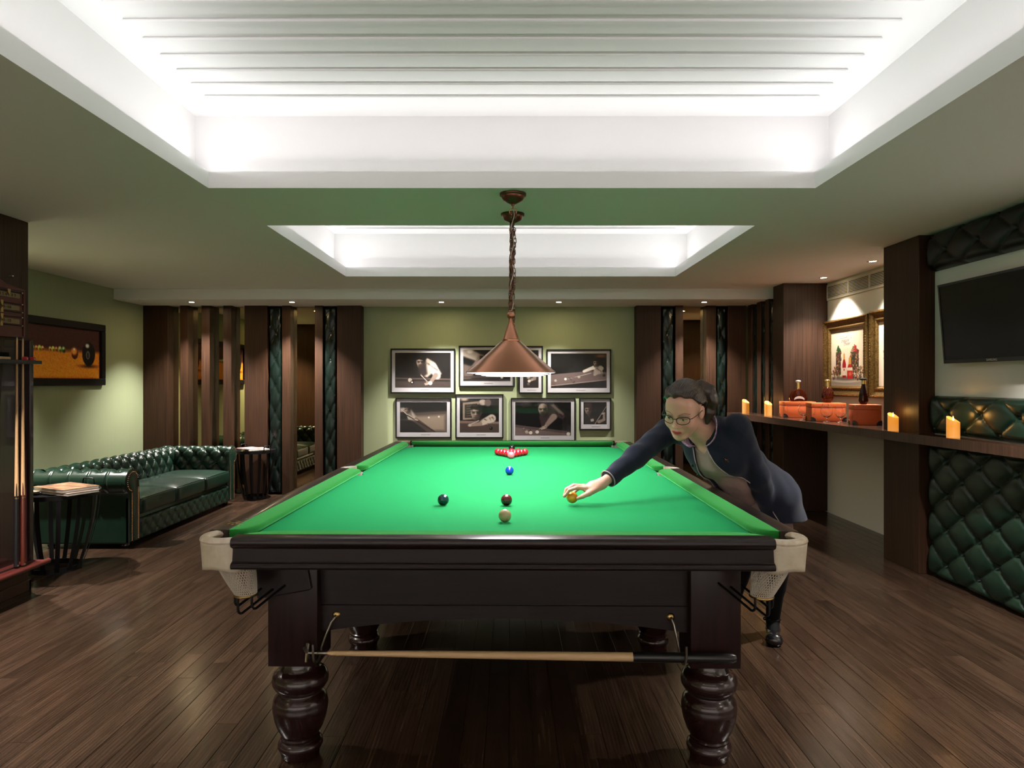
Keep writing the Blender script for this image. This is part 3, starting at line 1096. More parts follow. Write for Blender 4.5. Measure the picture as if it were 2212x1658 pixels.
# two brass hooks under the near apron
for (hx, hz, xo, zo) in ((-0.628, 0.548, -0.045, -0.155), (0.622, 0.545, 0.022, -0.155)):
    q = MB()
    q.lathe([(0.0, -0.008), (0.008, -0.007), (0.013, -0.004), (0.0155, 0.0)], (hx, -1.643, hz), 20, axis='y', close=False)
    hk = q.build('hook_plate', M['brass'], table)
    q = MB()
    yb = -1.715
    pts = [(hx, -1.645, hz), (hx, -1.668, hz - 0.002), (hx + xo * 0.2, -1.678, hz - 0.016)]
    ex_, ez_ = hx + xo, 0.430
    pts += [(hx + xo * 0.6, -1.680, (hz + ez_) / 2), (ex_, -1.682, ez_ + 0.01)]
    c0 = Vector((ex_, -1.713, ez_))
    for k in range(9):
        w = PI * k / 8
        pts.append((ex_ - xo * 0.0 + (0.012 * k / 8) * (1 if xo > 0 else -1), c0.y + 0.031 * math.cos(w), ez_ - 0.030 * math.sin(w)))
    pts.append((pts[-1][0], -1.746, ez_ + 0.045))
    q.tube(pts, 0.0042, 8)
    q.build('hook', M['steel'], hk)
# worn gilt flecks on the near left rail
q = MB()
rg = random.Random(3)
for k in range(26):
    gx = -0.985 + rg.gauss(0, 0.016)
    gy = -1.70 + rg.gauss(0, 0.028)
    s = rg.uniform(0.002, 0.007)
    a0 = rg.random() * 6
    q.add([(gx + s * (0.6 + 0.5 * rg.random()) * math.cos(a0 + w), gy + s * math.sin(a0 + w), 0.9004) for w in (0, 1.1, 2.3, 3.4, 4.8)], [(0, 1, 2, 3, 4)])
stuff(q.build('gilt_emblem', mat('worn_gilt', (0.62, 0.40, 0.10), 0.4, metal=0.3), table, smooth=0))

# the cross rest on the hooks
RZ = 0.4295
a_ = tw(-0.66, -1.713, RZ + 0.003)
b_ = tw(0.842, -1.713, RZ - 0.009)
t = thing('cross_rest', 'snooker cross rest with pale shaft and black butt hung under the near apron', 'cue rest', (0, 2.49, RZ))
d_ = Vector(b_) - Vector(a_)
def along(s):
    return tuple(Vector(a_) + d_ * s)
q = MB()
q.tube([along(0.012), along(0.02), along(0.2), along(0.5), along(0.752)], [0.0075, 0.0085, 0.0115, 0.0145, 0.0165], 16)
q.build('shaft', M['maple'], t)
q = MB()
q.tube([along(0.752), along(0.76), along(0.98), along(0.992), along(1.0)], [0.0165, 0.0178, 0.0182, 0.017, 0.012], 16)
q.build('butt', M['black'], t)
q = MB()
q.tube([along(-0.035), along(0.014)], [0.006, 0.0078], 12)
for s in (1, -1):
    c = Vector(along(-0.038))
    q.tube([c + Vector((-0.004 * s, 0.022, 0.026 * s)), c, c + Vector((0.004 * s, -0.022, -0.026 * s))], [0.0048, 0.006, 0.0048], 8)
    q.tube([c + Vector((0.003 + 0.002 * s, 0.016, -0.026 * s)), c + Vector((0.002, 0, 0)), c + Vector((0.002 - 0.002 * s, -0.016, 0.026 * s))], [0.0048, 0.006, 0.0048], 8)
q.build('cross_head', M['steel'], t)

# balls
BR = 0.02625
_bm = {}


def ball_mesh(name, col):
    m = mat(name + '_phenolic', col, 0.12, spec=0.5, coat=0.6, coat_rough=0.03)
    q = MB()
    q.sphere((0, 0, 0), BR, 32, 20)
    o = q.build(name, m, smooth=180)
    me = o.data
    bpy.data.objects.remove(o)
    return me


def ball(me, lx_, ly, label, group=None, z=ZC + BR):
    o = link('snooker_ball', me)
    o.location = tw(lx_, ly, z)
    return tag(o, label, 'ball', group)


me_red = ball_mesh('red_ball', (0.52, 0.006, 0.018))
ball(ball_mesh('black_ball', (0.006, 0.006, 0.008)), 0, 1.46, 'glossy black snooker ball behind the red triangle')
ball(ball_mesh('pink_ball', (0.78, 0.17, 0.22)), 0, 0.892, 'pink snooker ball at the tip of the red triangle')
ball(ball_mesh('blue_ball', (0.004, 0.035, 0.36)), 0, 0, 'blue snooker ball on the centre of the cloth')
ball(ball_mesh('brown_ball', (0.055, 0.008, 0.006)), 0, -1.0475, 'dark brown snooker ball behind the cream one')
ball(ball_mesh('green_ball', (0.002, 0.030, 0.030)), -0.292, -1.0475, 'dark green snooker ball alone on the left of the cloth')
ball(ball_mesh('cue_ball', (0.48, 0.36, 0.20)), 0.0, -1.415, 'cream cue ball, nearest ball on the cloth')
words = {(0, 0): 'red ball directly behind the pink ball'}
ordn = ['first', 'second', 'third', 'fourth', 'fifth']
for r_ in range(5):
    for c_ in range(r_ + 1):
        lx_ = (c_ - r_ / 2) * 2 * (BR + 0.0002)
        ly = 0.892 + (r_ + 1) * 2 * BR * 0.8675 + 0.008
        if r_ == 0:
            lab = 'red ball at the apex of the triangle, hidden behind the pink ball'
        elif c_ == 0:
            lab = 'red ball at the left end of the %s row of the triangle' % ordn[r_]
        elif c_ == r_:
            lab = 'red ball at the right end of the %s row of the triangle' % ordn[r_]
        else:
            lab = 'red ball %s from the left in the %s row of the triangle' % (ordn[c_], ordn[r_])
        ball(me_red, lx_, ly, lab, 'red balls in the triangle')
BALL_Y = (0.286, 3.157, 0.889)
yb = link('snooker_ball', ball_mesh('yellow_ball', (0.72, 0.30, 0.008)))
yb.location = BALL_Y
tag(yb, 'yellow snooker ball held in the fingers of the woman', 'ball')

# ================================================================== bar counter along the right wall
ZB = 1.042
q = MB()
front = [(2.722, 8.60), (2.911, 5.35), (2.996, 3.90), (2.985, 2.9)]
back = [(3.075, 2.9), (3.075, 5.072), (3.022, 5.074), (3.022, 5.566), (3.488, 5.568), (3.488, 7.540), (3.002, 7.542), (3.002, 7.846), (2.992, 7.90), (2.992, 8.60)]
q.prism(front + back, 'z', 0.976, ZB)
bc = q.build('bar_counter', M['wenge_h'], smooth=0)
tag(bc, 'long dark-veneered bar counter running along the right-hand wall', 'counter')
# veneered front edge strip
q = MB()
for (p, p2) in zip(front[:-1], front[1:]):
    q.add([(p[0] - 0.002, p[1], 0.975), (p2[0] - 0.002, p2[1], 0.975), (p2[0] - 0.002, p2[1], ZB - 0.001), (p[0] - 0.002, p[1], ZB - 0.001),
           (p[0] + 0.004, p[1], 0.975), (p2[0] + 0.004, p2[1], 0.975), (p2[0] + 0.004, p2[1], ZB - 0.001), (p[0] + 0.004, p[1], ZB - 0.001)],
          [(0, 1, 2, 3), (7, 6, 5, 4), (0, 4, 5, 1), (2, 6, 7, 3)])
q.build('counter_edge', M['wenge_e'], bc, smooth=0)


def candle(x, y, r, h, label, turn, glow=1.0, white=0.0):
    t = thing('flameless_candle', label, 'candle', (x, y, ZB), 0, 'wax candles on the bar counter')
    n = 32
    mwax = bpy.data.materials.new('lit_wax')
    mwax.use_nodes = True
    nt = mwax.node_tree
    p = nt.nodes['Principled BSDF']
    p.inputs['Base Color'].default_value = (0.36, 0.20, 0.07, 1)
    p.inputs['Roughness'].default_value = 0.45
    tc = nt.nodes.new('ShaderNodeTexCoord')
    sp = nt.nodes.new('ShaderNodeSeparateXYZ')
    nt.links.new(tc.outputs['Generated'], sp.inputs[0])
    rp = nt.nodes.new('ShaderNodeValToRGB')
    e = rp.color_ramp.elements
    e[0].position = 0.0
    e[0].color = (0.95 * glow, 0.34 * glow, 0.06 * glow, 1)
    e[1].position = 1.0
    e[1].color = (1.0 * glow, 0.46 * glow, 0.09 * glow, 1)
    k = e.new(0.55)
    k.color = (1.0 * glow, 0.31 * glow, 0.012 * glow, 1)
    nt.links.new(sp.outputs['Z'], rp.inputs['Fac'])
    nt.links.new(rp.outputs[0], p.inputs['Emission Color'])
    p.inputs['Emission Strength'].default_value = 0.75
    q = MB()
    vs = []
    for (rr, f) in ((r, 0), (r, 1), (r * 0.93, 1.0), (r * 0.80, 0.96), (0.001, 0.93)):
        for i in range(n):
            a = 2 * PI * i / n
            cut = h * (0.86 + 0.14 * math.sin(a - turn) - 0.02 * math.cos(2 * a))
            vs.append((x + rr * math.cos(a), y + rr * math.sin(a), ZB + 0.001 + (0 if f == 0 else f * (cut if rr > r * 0.7 else h * 0.84))))
    fs = [tuple(range(n - 1, -1, -1))]
    for j in range(4):
        for i in range(n):
            k2 = (i + 1) % n
            fs.append((j * n + i, j * n + k2, (j + 1) * n + k2, (j + 1) * n + i))
    q.add(vs, fs)
    q.build('wax', mwax, t, smooth=40)
    q = MB()
    q.lathe([(0.0, 0.0), (0.005, 0.006), (0.006, 0.014), (0.003, 0.026), (0.0, 0.034)], (x, y, ZB + h * 0.80), 12)
    q.build('flame', mat('flame_tip', (1, 0.8, 0.4), 0.4, emit=(1, 0.72, 0.25), emit_s=4), t)
    l = bpy.data.lights.new('candle_lamp', 'POINT')
    l.energy = 0.55 * glow
    l.color = (1, 0.5, 0.12)
    l.shadow_soft_size = 0.03
    o = bpy.data.objects.new('candle_lamp', l)
    COL.objects.link(o)
    o.location = (x, y, ZB + h * 0.98 + 0.02)


candle(2.85, 8.29, 0.041, 0.168, 'pale wax candle at the far end of the counter by the tufted strips', 0.4, 0.62)
candle(2.90, 7.70, 0.041, 0.165, 'glowing wax candle left of the first orange case', 0.2, 0.9)
candle(2.968, 5.31, 0.038, 0.138, 'glowing wax candle in front of the wooden column', 0.3, 0.95)
candle(3.000, 4.64, 0.040, 0.145, 'glowing wax candle nearest the camera, before the tufted back strip', 0.6, 0.95)


def case(x, y, rot, w, d, h, label, group):
    """orange presentation case with black corner caps"""
    t = thing('presentation_case', label, 'case', (x, y, ZB), rot, group, local=True)
    q = MB()
    q.box(-w / 2, -d / 2, 0.001, w / 2, d / 2, h - 0.045, b=0.004)
    q.build('body', M['orange'], t, smooth=30)
    q = MB()
    q.box(-w / 2 - 0.001, -d / 2 - 0.001, h - 0.043, w / 2 + 0.001, d / 2 + 0.001, h, b=0.004)
    q.build('lid', M['orange'], t, smooth=30)
    for sx in (-1, 1):
        for sy in (-1, 1):
            q = MB()
            n = 8
            cx, cy = sx * (w / 2 + 0.001), sy * (d / 2 + 0.001)
            R_ = 0.042
            pts = [(0, 0)] + [(R_ * math.cos(PI / 2 * k / n), R_ * math.sin(PI / 2 * k / n)) for k in range(n + 1)]
            q.prism([(cx - sx * a, 0.0005 + b_) for (a, b_) in pts], 'y', cy - 0.004 if sy > 0 else cy - 0.0035, cy + 0.0035 if sy > 0 else cy + 0.004)
            q.prism([(cy - sy * a, 0.0005 + b_) for (a, b_) in pts], 'x', cx - 0.004 if sx > 0 else cx - 0.0035, cx + 0.0035 if sx > 0 else cx + 0.004)
            q.sphere((cx - sx * 0.004, cy - sy * 0.004, 0.012), 0.011, 12, 8)
            q.build('corner_cap', M['black'], t, smooth=40)
    for (px, pz) in ((-w / 2 + 0.016, h - 0.012), (0, h - 0.012), (w / 2 - 0.016, h - 0.012), (-w / 2 + 0.02, 0.075), (w / 2 - 0.02, 0.075)):
        q = MB()
        q.sphere((px, -d / 2 - 0.001, pz), (0.0045, 0.0025, 0.0045), 10, 6)
        q.build('stud', M['brass'], t)
    q = MB()
    for px in (-w / 2 + 0.030, w / 2 - 0.030):
        q.box(px - 0.0008, -d / 2 - 0.0012, 0.055, px + 0.0008, -d / 2, h - 0.045)
    q.box(-w / 2 + 0.03, -d / 2 - 0.0012, h - 0.0465, w / 2 - 0.03, -d / 2, h - 0.0445)
    stuff(q.build('stitching', M['chalk_top'], t, smooth=0))
    return t


CG = 'orange cases on the bar counter'
case(3.095, 7.385, R(-6), 0.325, 0.19, 0.170, 'orange case under the arched flask, farthest of the three cases', CG)
case(3.080, 6.69, R(-8), 0.315, 0.20, 0.176, 'orange case under the faceted oval decanter, behind two glasses', CG)
case(3.150, 6.085, R(-16), 0.225, 0.20, 0.180, 'small orange case with riveted front and black corners beside the column', CG)


def bottle_lathe(prof, c, sx, sy, rot, n, fac=0.0, nf=9):
    q = MB()
    q.lathe(prof, (0, 0, 0), n, close=False)
    vs = []
    for v in q.v:
        a = math.atan2(v[1], v[0])
        k = 1 + fac * abs(math.sin(a * nf / 2)) if v[2] < 0.15 else 1
        vs.append((v[0] * sx * k, v[1] * sy * k, v[2]))
    q.v = vs
    return q.xf(Matrix.Translation(c) @ Matrix.Rotation(rot, 4, 'Z'))


def neck(t, c, r, z0, z1, mstop, flare):
    q = MB()
    q.lathe([(r, z0), (r * 0.95, (z0 + z1) / 2), (r, z1)], c, 20)
    q.build('neck', M['gold_bright'], t)
    q = MB()
    q.lathe([(0, z1), (r * 1.15, z1), (r * flare, z1 + 0.006), (r * flare, z1 + 0.016), (r * 1.05, z1 + 0.022), (0, z1 + 0.024)], c, 20, close=False)
    q.build('stopper', mstop, t)


# arched flask
c = (3.095, 7.36, ZB + 0.171)
t = thing('cognac_flask', 'wide arched cognac flask with silver band and gilt neck on an orange case', 'bottle', c)
q = MB()
arch_ = [(-0.084, 0.002), (-0.094, 0.02), (-0.092, 0.05), (-0.080, 0.085), (-0.060, 0.112), (-0.034, 0.130), (-0.016, 0.138), (0.016, 0.138), (0.034, 0.130), (0.060, 0.112), (0.080, 0.085), (0.092, 0.05), (0.094, 0.02), (0.084, 0.002)]
P = np.zeros((len(arch_), 9, 3))
for i, (ax, az) in enumerate(arch_):
    for j in range(9):
        w = PI * j / 8
        sc = 1 - 0.12 * (1 - math.sin(w)) ** 2
        P[i, j] = (c[0] + ax * sc, c[1] - 0.027 * math.cos(w), c[2] + az * (1 - 0.06 * (1 - math.sin(w)) ** 2))
q.grid(P, cu=True)
n9 = len(arch_)
q.f += [tuple(i * 9 for i in range(n9)), tuple(i * 9 + 8 for i in range(n9))]
q.mi += [0, 0]
q.build('body', M['cognac'], t, smooth=50)
q = MB()
inner, outer = [], []
for k in range(13):
    a = PI * (0.12 + 0.76 * k / 12)
    outer.append((c[0] + 0.060 * math.cos(a), c[2] + 0.010 + 0.047 * math.sin(a)))
    inner.append((c[0] + 0.057 * math.cos(a), c[2] + 0.006 + 0.026 * math.sin(a)))
q.prism(outer + inner[::-1], 'y', c[1] - 0.0295, c[1] - 0.0268)
q.build('band_label', M['silver_label'], t, smooth=0)
neck(t, c, 0.0175, 0.134, 0.205, M['silver_label'], 1.5)
# faceted oval decanter
c = (3.095, 6.68, ZB + 0.177)
t = thing('cognac_decanter', 'faceted oval cognac decanter with gilt neck on an orange case', 'bottle', c)
q = bottle_lathe([(0.0, 0.001), (0.030, 0.001), (0.034, 0.008), (0.048, 0.025), (0.056, 0.055), (0.058, 0.085), (0.052, 0.115), (0.038, 0.140), (0.022, 0.152), (0.017, 0.157), (0.0, 0.157)], c, 1.0, 0.62, 0.1, 40, 0.07, 20)
q.build('body', M['cognac'], t, smooth=25)
for k in range(14):
    a = PI * 2 * k / 14
    q = MB()
    q.sphere((c[0] + 0.050 * math.cos(a) * 0.98, c[1] - 0.010, c[2] + 0.078 + 0.058 * math.sin(a)), (0.0075, 0.022, 0.009), 10, 6)
    q.build('facet', M['cognac'], t)
neck(t, c, 0.0165, 0.150, 0.205, M['gold_bright'], 1.75)
# slim teardrop bottle
c = (3.125, 6.06, ZB + 0.181)
t = thing('cognac_bottle', 'slim dark teardrop cognac bottle on the small orange case', 'bottle', c)
q = bottle_lathe([(0.0, 0.001), (0.024, 0.001), (0.036, 0.012), (0.040, 0.035), (0.036, 0.062), (0.037, 0.066), (0.033, 0.10), (0.024, 0.135), (0.0165, 0.165), (0.015, 0.185), (0.0, 0.185)], c, 1.0, 0.7, -0.2, 32, 0.02, 8)
q.build('body', mat('dark_cognac', (0.05, 0.010, 0.004), 0.06, trans=0.5, ior=1.36), t, smooth=50)
neck(t, c, 0.0165, 0.180, 0.212, M['black'], 1.75)


def snifter(x, y, s, label):
    t = thing('brandy_snifter', label, 'glass', (x, y, ZB), 0, 'brandy snifters on the bar counter')
    q = MB()
    pr = [(0.0, 0.001), (0.034, 0.001), (0.035, 0.0025), (0.020, 0.006), (0.006, 0.012), (0.0048, 0.022), (0.0055, 0.034), (0.018, 0.041), (0.036, 0.056), (0.0455, 0.076), (0.0465, 0.094), (0.042, 0.116), (0.0345, 0.138), (0.0325, 0.146),
          (0.0318, 0.146), (0.034, 0.137), (0.0412, 0.116), (0.0456, 0.094), (0.0446, 0.077), (0.035, 0.058), (0.017, 0.0435), (0.0, 0.040)]
    q.lathe([(r * s, h * s) for (r, h) in pr], (x, y, ZB), 32, close=False)
    q.build('bowl', mat('clear_crystal', (1, 1, 1), 0.0, trans=1.0, ior=1.45), t, smooth=60)


snifter(2.945, 6.88, 1.10, 'brandy snifter standing alone before the farthest orange case')
snifter(2.985, 6.46, 1.18, 'brandy snifter, left of the pair before the middle orange case')
snifter(3.105, 6.44, 1.10, 'brandy snifter, right of the pair before the middle orange case')

# ================================================================== television
t = thing('television', 'black flat television tilted on the right-hand wall above the tufted back strip', 'television', (3.10, 4.38, 1.83))
ty0, ty1 = 3.89, 4.86
zt, zbm = 2.106, 1.551
xt, xb = 3.034, 3.080
def tvp(y, f, o):
    """f 0 bottom .. 1 top, o = offset out of the screen"""
    nx, nz = -(zt - zbm), -(xb - xt)
    l_ = math.hypot(nx, nz)
    return (xb + (xt - xb) * f + o * nx / l_, y, zbm + (zt - zbm) * f + o * nz / l_)
q = MB()
q.add([tvp(ty0, 0, 0), tvp(ty1, 0, 0), tvp(ty1, 1, 0), tvp(ty0, 1, 0), tvp(ty0 + 0.03, 0.02, -0.035), tvp(ty1 - 0.03, 0.02, -0.035), tvp(ty1 - 0.03, 0.98, -0.035), tvp(ty0 + 0.03, 0.98, -0.035)],
      [(0, 1, 2, 3), (7, 6, 5, 4), (0, 4, 5, 1), (1, 5, 6, 2), (2, 6, 7, 3), (3, 7, 4, 0)])
q.build('housing', M['black'], t, smooth=0)
q = MB()
q.add([tvp(ty0 + 0.014, 0.045, 0.0006), tvp(ty1 - 0.014, 0.045, 0.0006), tvp(ty1 - 0.014, 0.972, 0.0006), tvp(ty0 + 0.014, 0.972, 0.0006)], [(0, 1, 2, 3)])
q.build('screen', M['tv'], t, smooth=0)
for (f0, f1, a, b_) in ((0, 0.045, ty0, ty1), (0.972, 1, ty0, ty1), (0, 1, ty0, ty0 + 0.014), (0, 1, ty1 - 0.014, ty1)):
    q = MB()
    q.add([tvp(a, f0, -0.002), tvp(b_, f0, -0.002), tvp(b_, f1, -0.002), tvp(a, f1, -0.002), tvp(a, f0, 0.004), tvp(b_, f0, 0.004), tvp(b_, f1, 0.004), tvp(a, f1, 0.004)],
          [(3, 2, 1, 0), (4, 5, 6, 7), (0, 1, 5, 4), (1, 2, 6, 5), (2, 3, 7, 6), (3, 0, 4, 7)])
    q.build('bezel', M['black'], t, smooth=0)
text_mesh('brand_lettering', 'SAMSUNG', 0.021, M['grey_text'], t, frame_matrix(tvp(4.375, 0.022, 0.0043), (0, -1, 0), (xt - xb, 0, zt - zbm)), spacing=1.05)
q = MB()
q.box(3.10, 4.20, 1.68, 3.149, 4.56, 1.98)
q.build('wall_bracket', M['black_metal'], t, smooth=0)


# ================================================================== painted pictures (flat print on flat sheets)
class Pic:
    def __init__(self, w, h, col, res):
        self.w, self.h = w, h
        self.nx, self.ny = int(w * res), int(h * res)
        self.px = w / (self.nx - 1)
        self.X, self.Y = np.meshgrid(np.linspace(0, w, self.nx), np.linspace(0, h, self.ny))
        self.a = np.zeros((self.ny, self.nx, 3)) + np.array(col)

    def put(self, d, col, soft=None, op=1.0):
        s = soft or self.px * 0.8
        k = np.clip(0.5 - d / s, 0, 1)[..., None] * op
        self.a = self.a * (1 - k) + np.array(col) * k

    def ell(self, cx, cy, rx, ry, col, rot=0, soft=None, op=1.0):
        c, s = math.cos(rot), math.sin(rot)
        x, y = self.X - cx, self.Y - cy
        u, v = (x * c + y * s) / rx, (-x * s + y * c) / ry
        self.put((np.sqrt(u * u + v * v) - 1) * min(rx, ry), col, soft, op)

    def seg(self, p, q, r0, r1, col, soft=None, op=1.0):
        dx, dy = q[0] - p[0], q[1] - p[1]
        h = np.clip(((self.X - p[0]) * dx + (self.Y - p[1]) * dy) / (dx * dx + dy * dy + 1e-12), 0, 1)
        d = np.hypot(self.X - p[0] - h * dx, self.Y - p[1] - h * dy) - (r0 + (r1 - r0) * h)
        self.put(d, col, soft, op)

    def poly(self, pts, col, soft=None, op=1.0):
        d = np.full(self.X.shape, 1e9)
        ins = np.zeros(self.X.shape, bool)
        n = len(pts)
        for i in range(n):
            (x0, y0), (x1, y1) = pts[i], pts[(i + 1) % n]
            ex, ey = x1 - x0, y1 - y0
            h = np.clip(((self.X - x0) * ex + (self.Y - y0) * ey) / (ex * ex + ey * ey + 1e-12), 0, 1)
            d = np.minimum(d, np.hypot(self.X - x0 - h * ex, self.Y - y0 - h * ey))
            if y0 != y1:
                c = ((y0 <= self.Y) != (y1 <= self.Y)) & (self.X < (x1 - x0) * (self.Y - y0) / (y1 - y0) + x0)
                ins ^= c
        self.put(np.where(ins, -d, d), col, soft, op)

    def ball(self, cx, cy, r, col, hi=(0.8, 0.75, 0.7)):
        self.ell(cx, cy, r, r, col)
        self.ell(cx - r * 0.3, cy - r * 0.35, r * 0.35, r * 0.3, hi, soft=r * 0.5, op=0.6)

    def noise(self, amp, seed=1, sx=1, sy=1):
        g = np.random.RandomState(seed).rand(self.ny // sy + 2, self.nx // sx + 2)
        g = np.kron(g, np.ones((sy, sx)))[:self.ny, :self.nx]
        self.a = np.clip(self.a * (1 + amp * (g[..., None] - 0.5)), 0, 1)

    def sheet(self, name, o, U, V, parent):
        """o = top-left corner, U right, V down (unit vectors)"""
        o, U, V = np.array(o, float), np.array(U, float), np.array(V, float)
        P = o + self.X[..., None] * U + self.Y[..., None] * V
        i = np.arange(self.ny * self.nx).reshape(self.ny, self.nx)
        f = np.stack([i[:-1, :-1], i[1:, :-1], i[1:, 1:], i[:-1, 1:]], -1).reshape(-1, 4)
        me = bpy.data.meshes.new(name)
        me.from_pydata(P.reshape(-1, 3).tolist(), [], f.tolist())
        s = np.clip(self.a, 0, 1)
        lin = np.where(s <= 0.04045, s / 12.92, ((s + 0.055) / 1.055) ** 2.4)
        at = me.attributes.new('col', 'FLOAT_COLOR', 'POINT')
        at.data.foreach_set('color', np.concatenate([lin, np.ones(lin.shape[:2] + (1,))], -1).astype(np.float32).ravel())
        me.materials.append(M['print'])
        me.update()
        return link(name, me, parent)


BLK, DK, SH, MD, LT, WH = (0.06, 0.05, 0.05), (0.12, 0.10, 0.09), (0.25, 0.20, 0.18), (0.47, 0.39, 0.35), (0.72, 0.65, 0.58), (0.88, 0.83, 0.76)
SK, SKD, SKL = (0.62, 0.52, 0.45), (0.36, 0.28, 0.24), (0.80, 0.71, 0.63)


def face(p, x, y, s, rot=0.0, hair=BLK, beard=False, bald=False, dirx=0.0):
    """generic player's head of height 2s, lit from the left"""
    p.ell(x + 0.62 * s, y + 0.02 * s, s * 0.12, s * 0.22, SKD, rot)
    p.ell(x, y - 0.10 * s, s * 0.68, s * 0.86, SK, rot)
    p.ell(x - 0.03 * s, y + 0.45 * s, s * 0.50, s * 0.55, SK, rot, soft=s * 0.08)
    p.ell(x + s * 0.42, y + s * 0.15, s * 0.34, s * 0.85, (0.20, 0.15, 0.13), rot, soft=s * 0.55, op=0.8)
    p.ell(x, y + s * 0.86, s * 0.40, s * 0.16, (0.22, 0.16, 0.14), rot, soft=s * 0.3, op=0.7)
    if not bald:
        p.ell(x + 0.06 * s, y - s * 0.72, s * 0.70, s * 0.36, hair, rot, soft=s * 0.12)
        p.ell(x + s * 0.55, y - s * 0.38, s * 0.20, s * 0.42, hair, rot, soft=s * 0.15)
        p.ell(x - s * 0.52, y - s * 0.55, s * 0.18, s * 0.26, hair, rot, soft=s * 0.15)
        p.ell(x - s * 0.15, y - s * 0.85, s * 0.25, s * 0.10, tuple(min(1, c_ + 0.2) for c_ in hair), rot, soft=s * 0.25, op=0.6)
    else:
        p.ell(x - s * 0.2, y - s * 0.62, s * 0.35, s * 0.25, SKL, rot, soft=s * 0.5, op=0.7)
    p.ell(x - s * 0.25, y - s * 0.28, s * 0.3, s * 0.14, SKL, rot, soft=s * 0.3, op=0.5)
    for e in (-0.32, 0.22):
        p.ell(x + e * s + dirx * s * 0.1, y + s * 0.0, s * 0.17, s * 0.10, (0.16, 0.12, 0.10), rot, soft=s * 0.18, op=0.85)
        p.ell(x + e * s + dirx * s * 0.1, y - s * 0.13, s * 0.19, s * 0.035, DK, rot, soft=s * 0.1)
    p.seg((x - s * 0.07, y), (x - s * 0.10, y + s * 0.30), s * 0.05, s * 0.09, SKL, soft=s * 0.15, op=0.6)
    p.ell(x - s * 0.05, y + s * 0.38, s * 0.16, s * 0.05, (0.2, 0.14, 0.12), rot, soft=s * 0.12, op=0.8)
    p.ell(x - s * 0.05, y + s * 0.58, s * 0.20, s * 0.045, (0.22, 0.14, 0.12), rot, soft=s * 0.10, op=0.9)
    if beard:
        p.ell(x, y + s * 0.68, s * 0.44, s * 0.30, (0.24, 0.18, 0.15), rot, soft=s * 0.3, op=0.7)


def hand(p, x, y, s, dx=-1):
    p.ell(x, y, s, s * 0.7, SK)
    for k in range(4):
        p.seg((x, y + s * (0.1 + 0.12 * k)), (x + dx * s * (1.9 - 0.15 * k), y + s * (0.35 + 0.22 * k)), s * 0.24, s * 0.15, SKL if k % 2 else SK)
    p.seg((x, y - s * 0.2), (x + dx * s * 1.2, y - s * 0.3), s * 0.25, s * 0.17, SK)


def folds(p, x0, y0, x1, y1, n, seed, col=(0.42, 0.36, 0.31), w=0.006):
    rg = random.Random(seed)
    for k in range(n):
        f = rg.random()
        ax, ay = x0 + (x1 - x0) * f, y0 + (y1 - y0) * f
        a = rg.uniform(0.4, 1.3)
        L = rg.uniform(0.02, 0.05)
        p.seg((ax, ay), (ax + L * math.cos(a), ay + L * math.sin(a)), w, w * 0.3, col, soft=0.010, op=0.55)


def pic1():
    p = Pic(0.725, 0.465, DK, 230)
    for k in range(16):
        p.seg((0.02 + k * 0.047, 0), (0.02 + k * 0.047, 0.2), 0.010, 0.006, (0.19, 0.15, 0.14), soft=0.02)
    p.poly([(0, 0.215), (0.725, 0.235), (0.725, 0.34), (0, 0.36)], (0.15, 0.11, 0.10))
    p.poly([(0, 0.33), (0.725, 0.345), (0.725, 0.365), (0, 0.352)], (0.42, 0.33, 0.29))
    p.poly([(0, 0.365), (0.725, 0.38), (0.725, 0.465), (0, 0.465)], (0.36, 0.29, 0.26), soft=0.03)
    p.poly([(0.33, 0.30), (0.36, 0.12), (0.42, 0.07), (0.52, 0.13), (0.61, 0.28), (0.56, 0.32), (0.50, 0.26), (0.42, 0.33)], LT, soft=0.02)
    p.poly([(0.36, 0.12), (0.30, 0.22), (0.36, 0.33), (0.42, 0.28), (0.40, 0.15)], SH, soft=0.03)
    p.seg((0.49, 0.19), (0.55, 0.31), 0.055, 0.045, (0.80, 0.74, 0.66), soft=0.02)
    folds(p, 0.40, 0.12, 0.56, 0.24, 12, 1)
    p.seg((0.53, 0.30), (0.46, 0.40), 0.032, 0.020, SK, soft=0.01)
    face(p, 0.335, 0.125, 0.085, 0.08, hair=(0.10, 0.08, 0.07), beard=True)
    p.seg((0.34, 0.30), (0.42, 0.385), 0.006, 0.005, LT)
    hand(p, 0.44, 0.400, 0.030)
    p.ball(0.46, 0.405, 0.026, WH)
    p.ball(0.195, 0.365, 0.026, (0.75, 0.68, 0.60))
    p.ball(0.222, 0.395, 0.024, BLK)
    p.ell(0.222, 0.395, 0.010, 0.010, WH)
    return p


def pic2():
    p = Pic(0.61, 0.41, (0.09, 0.075, 0.07), 230)
    p.seg((0.02, 0.02), (0.26, 0.13), 0.07, 0.05, LT, soft=0.03)
    p.seg((0.24, 0.12), (0.10, 0.30), 0.06, 0.04, (0.60, 0.52, 0.45), soft=0.03)
    p.poly([(0, 0.18), (0.14, 0.22), (0.1, 0.41), (0, 0.41)], MD, soft=0.03)
    p.ell(0.09, 0.02, 0.04, 0.025, WH, soft=0.02)
    p.poly([(0.22, 0.08), (0.5, 0.10), (0.5, 0.25), (0.2, 0.25)], DK, soft=0.02)
    p.poly([(0, 0.345), (0.61, 0.33), (0.61, 0.36), (0, 0.37)], (0.34, 0.27, 0.24))
    p.poly([(0, 0.38), (0.61, 0.37), (0.61, 0.41), (0, 0.41)], (0.24, 0.19, 0.17))
    face(p, 0.40, 0.13, 0.075, 0.1)
    p.ball(0.50, 0.36, 0.018, WH)
    return p


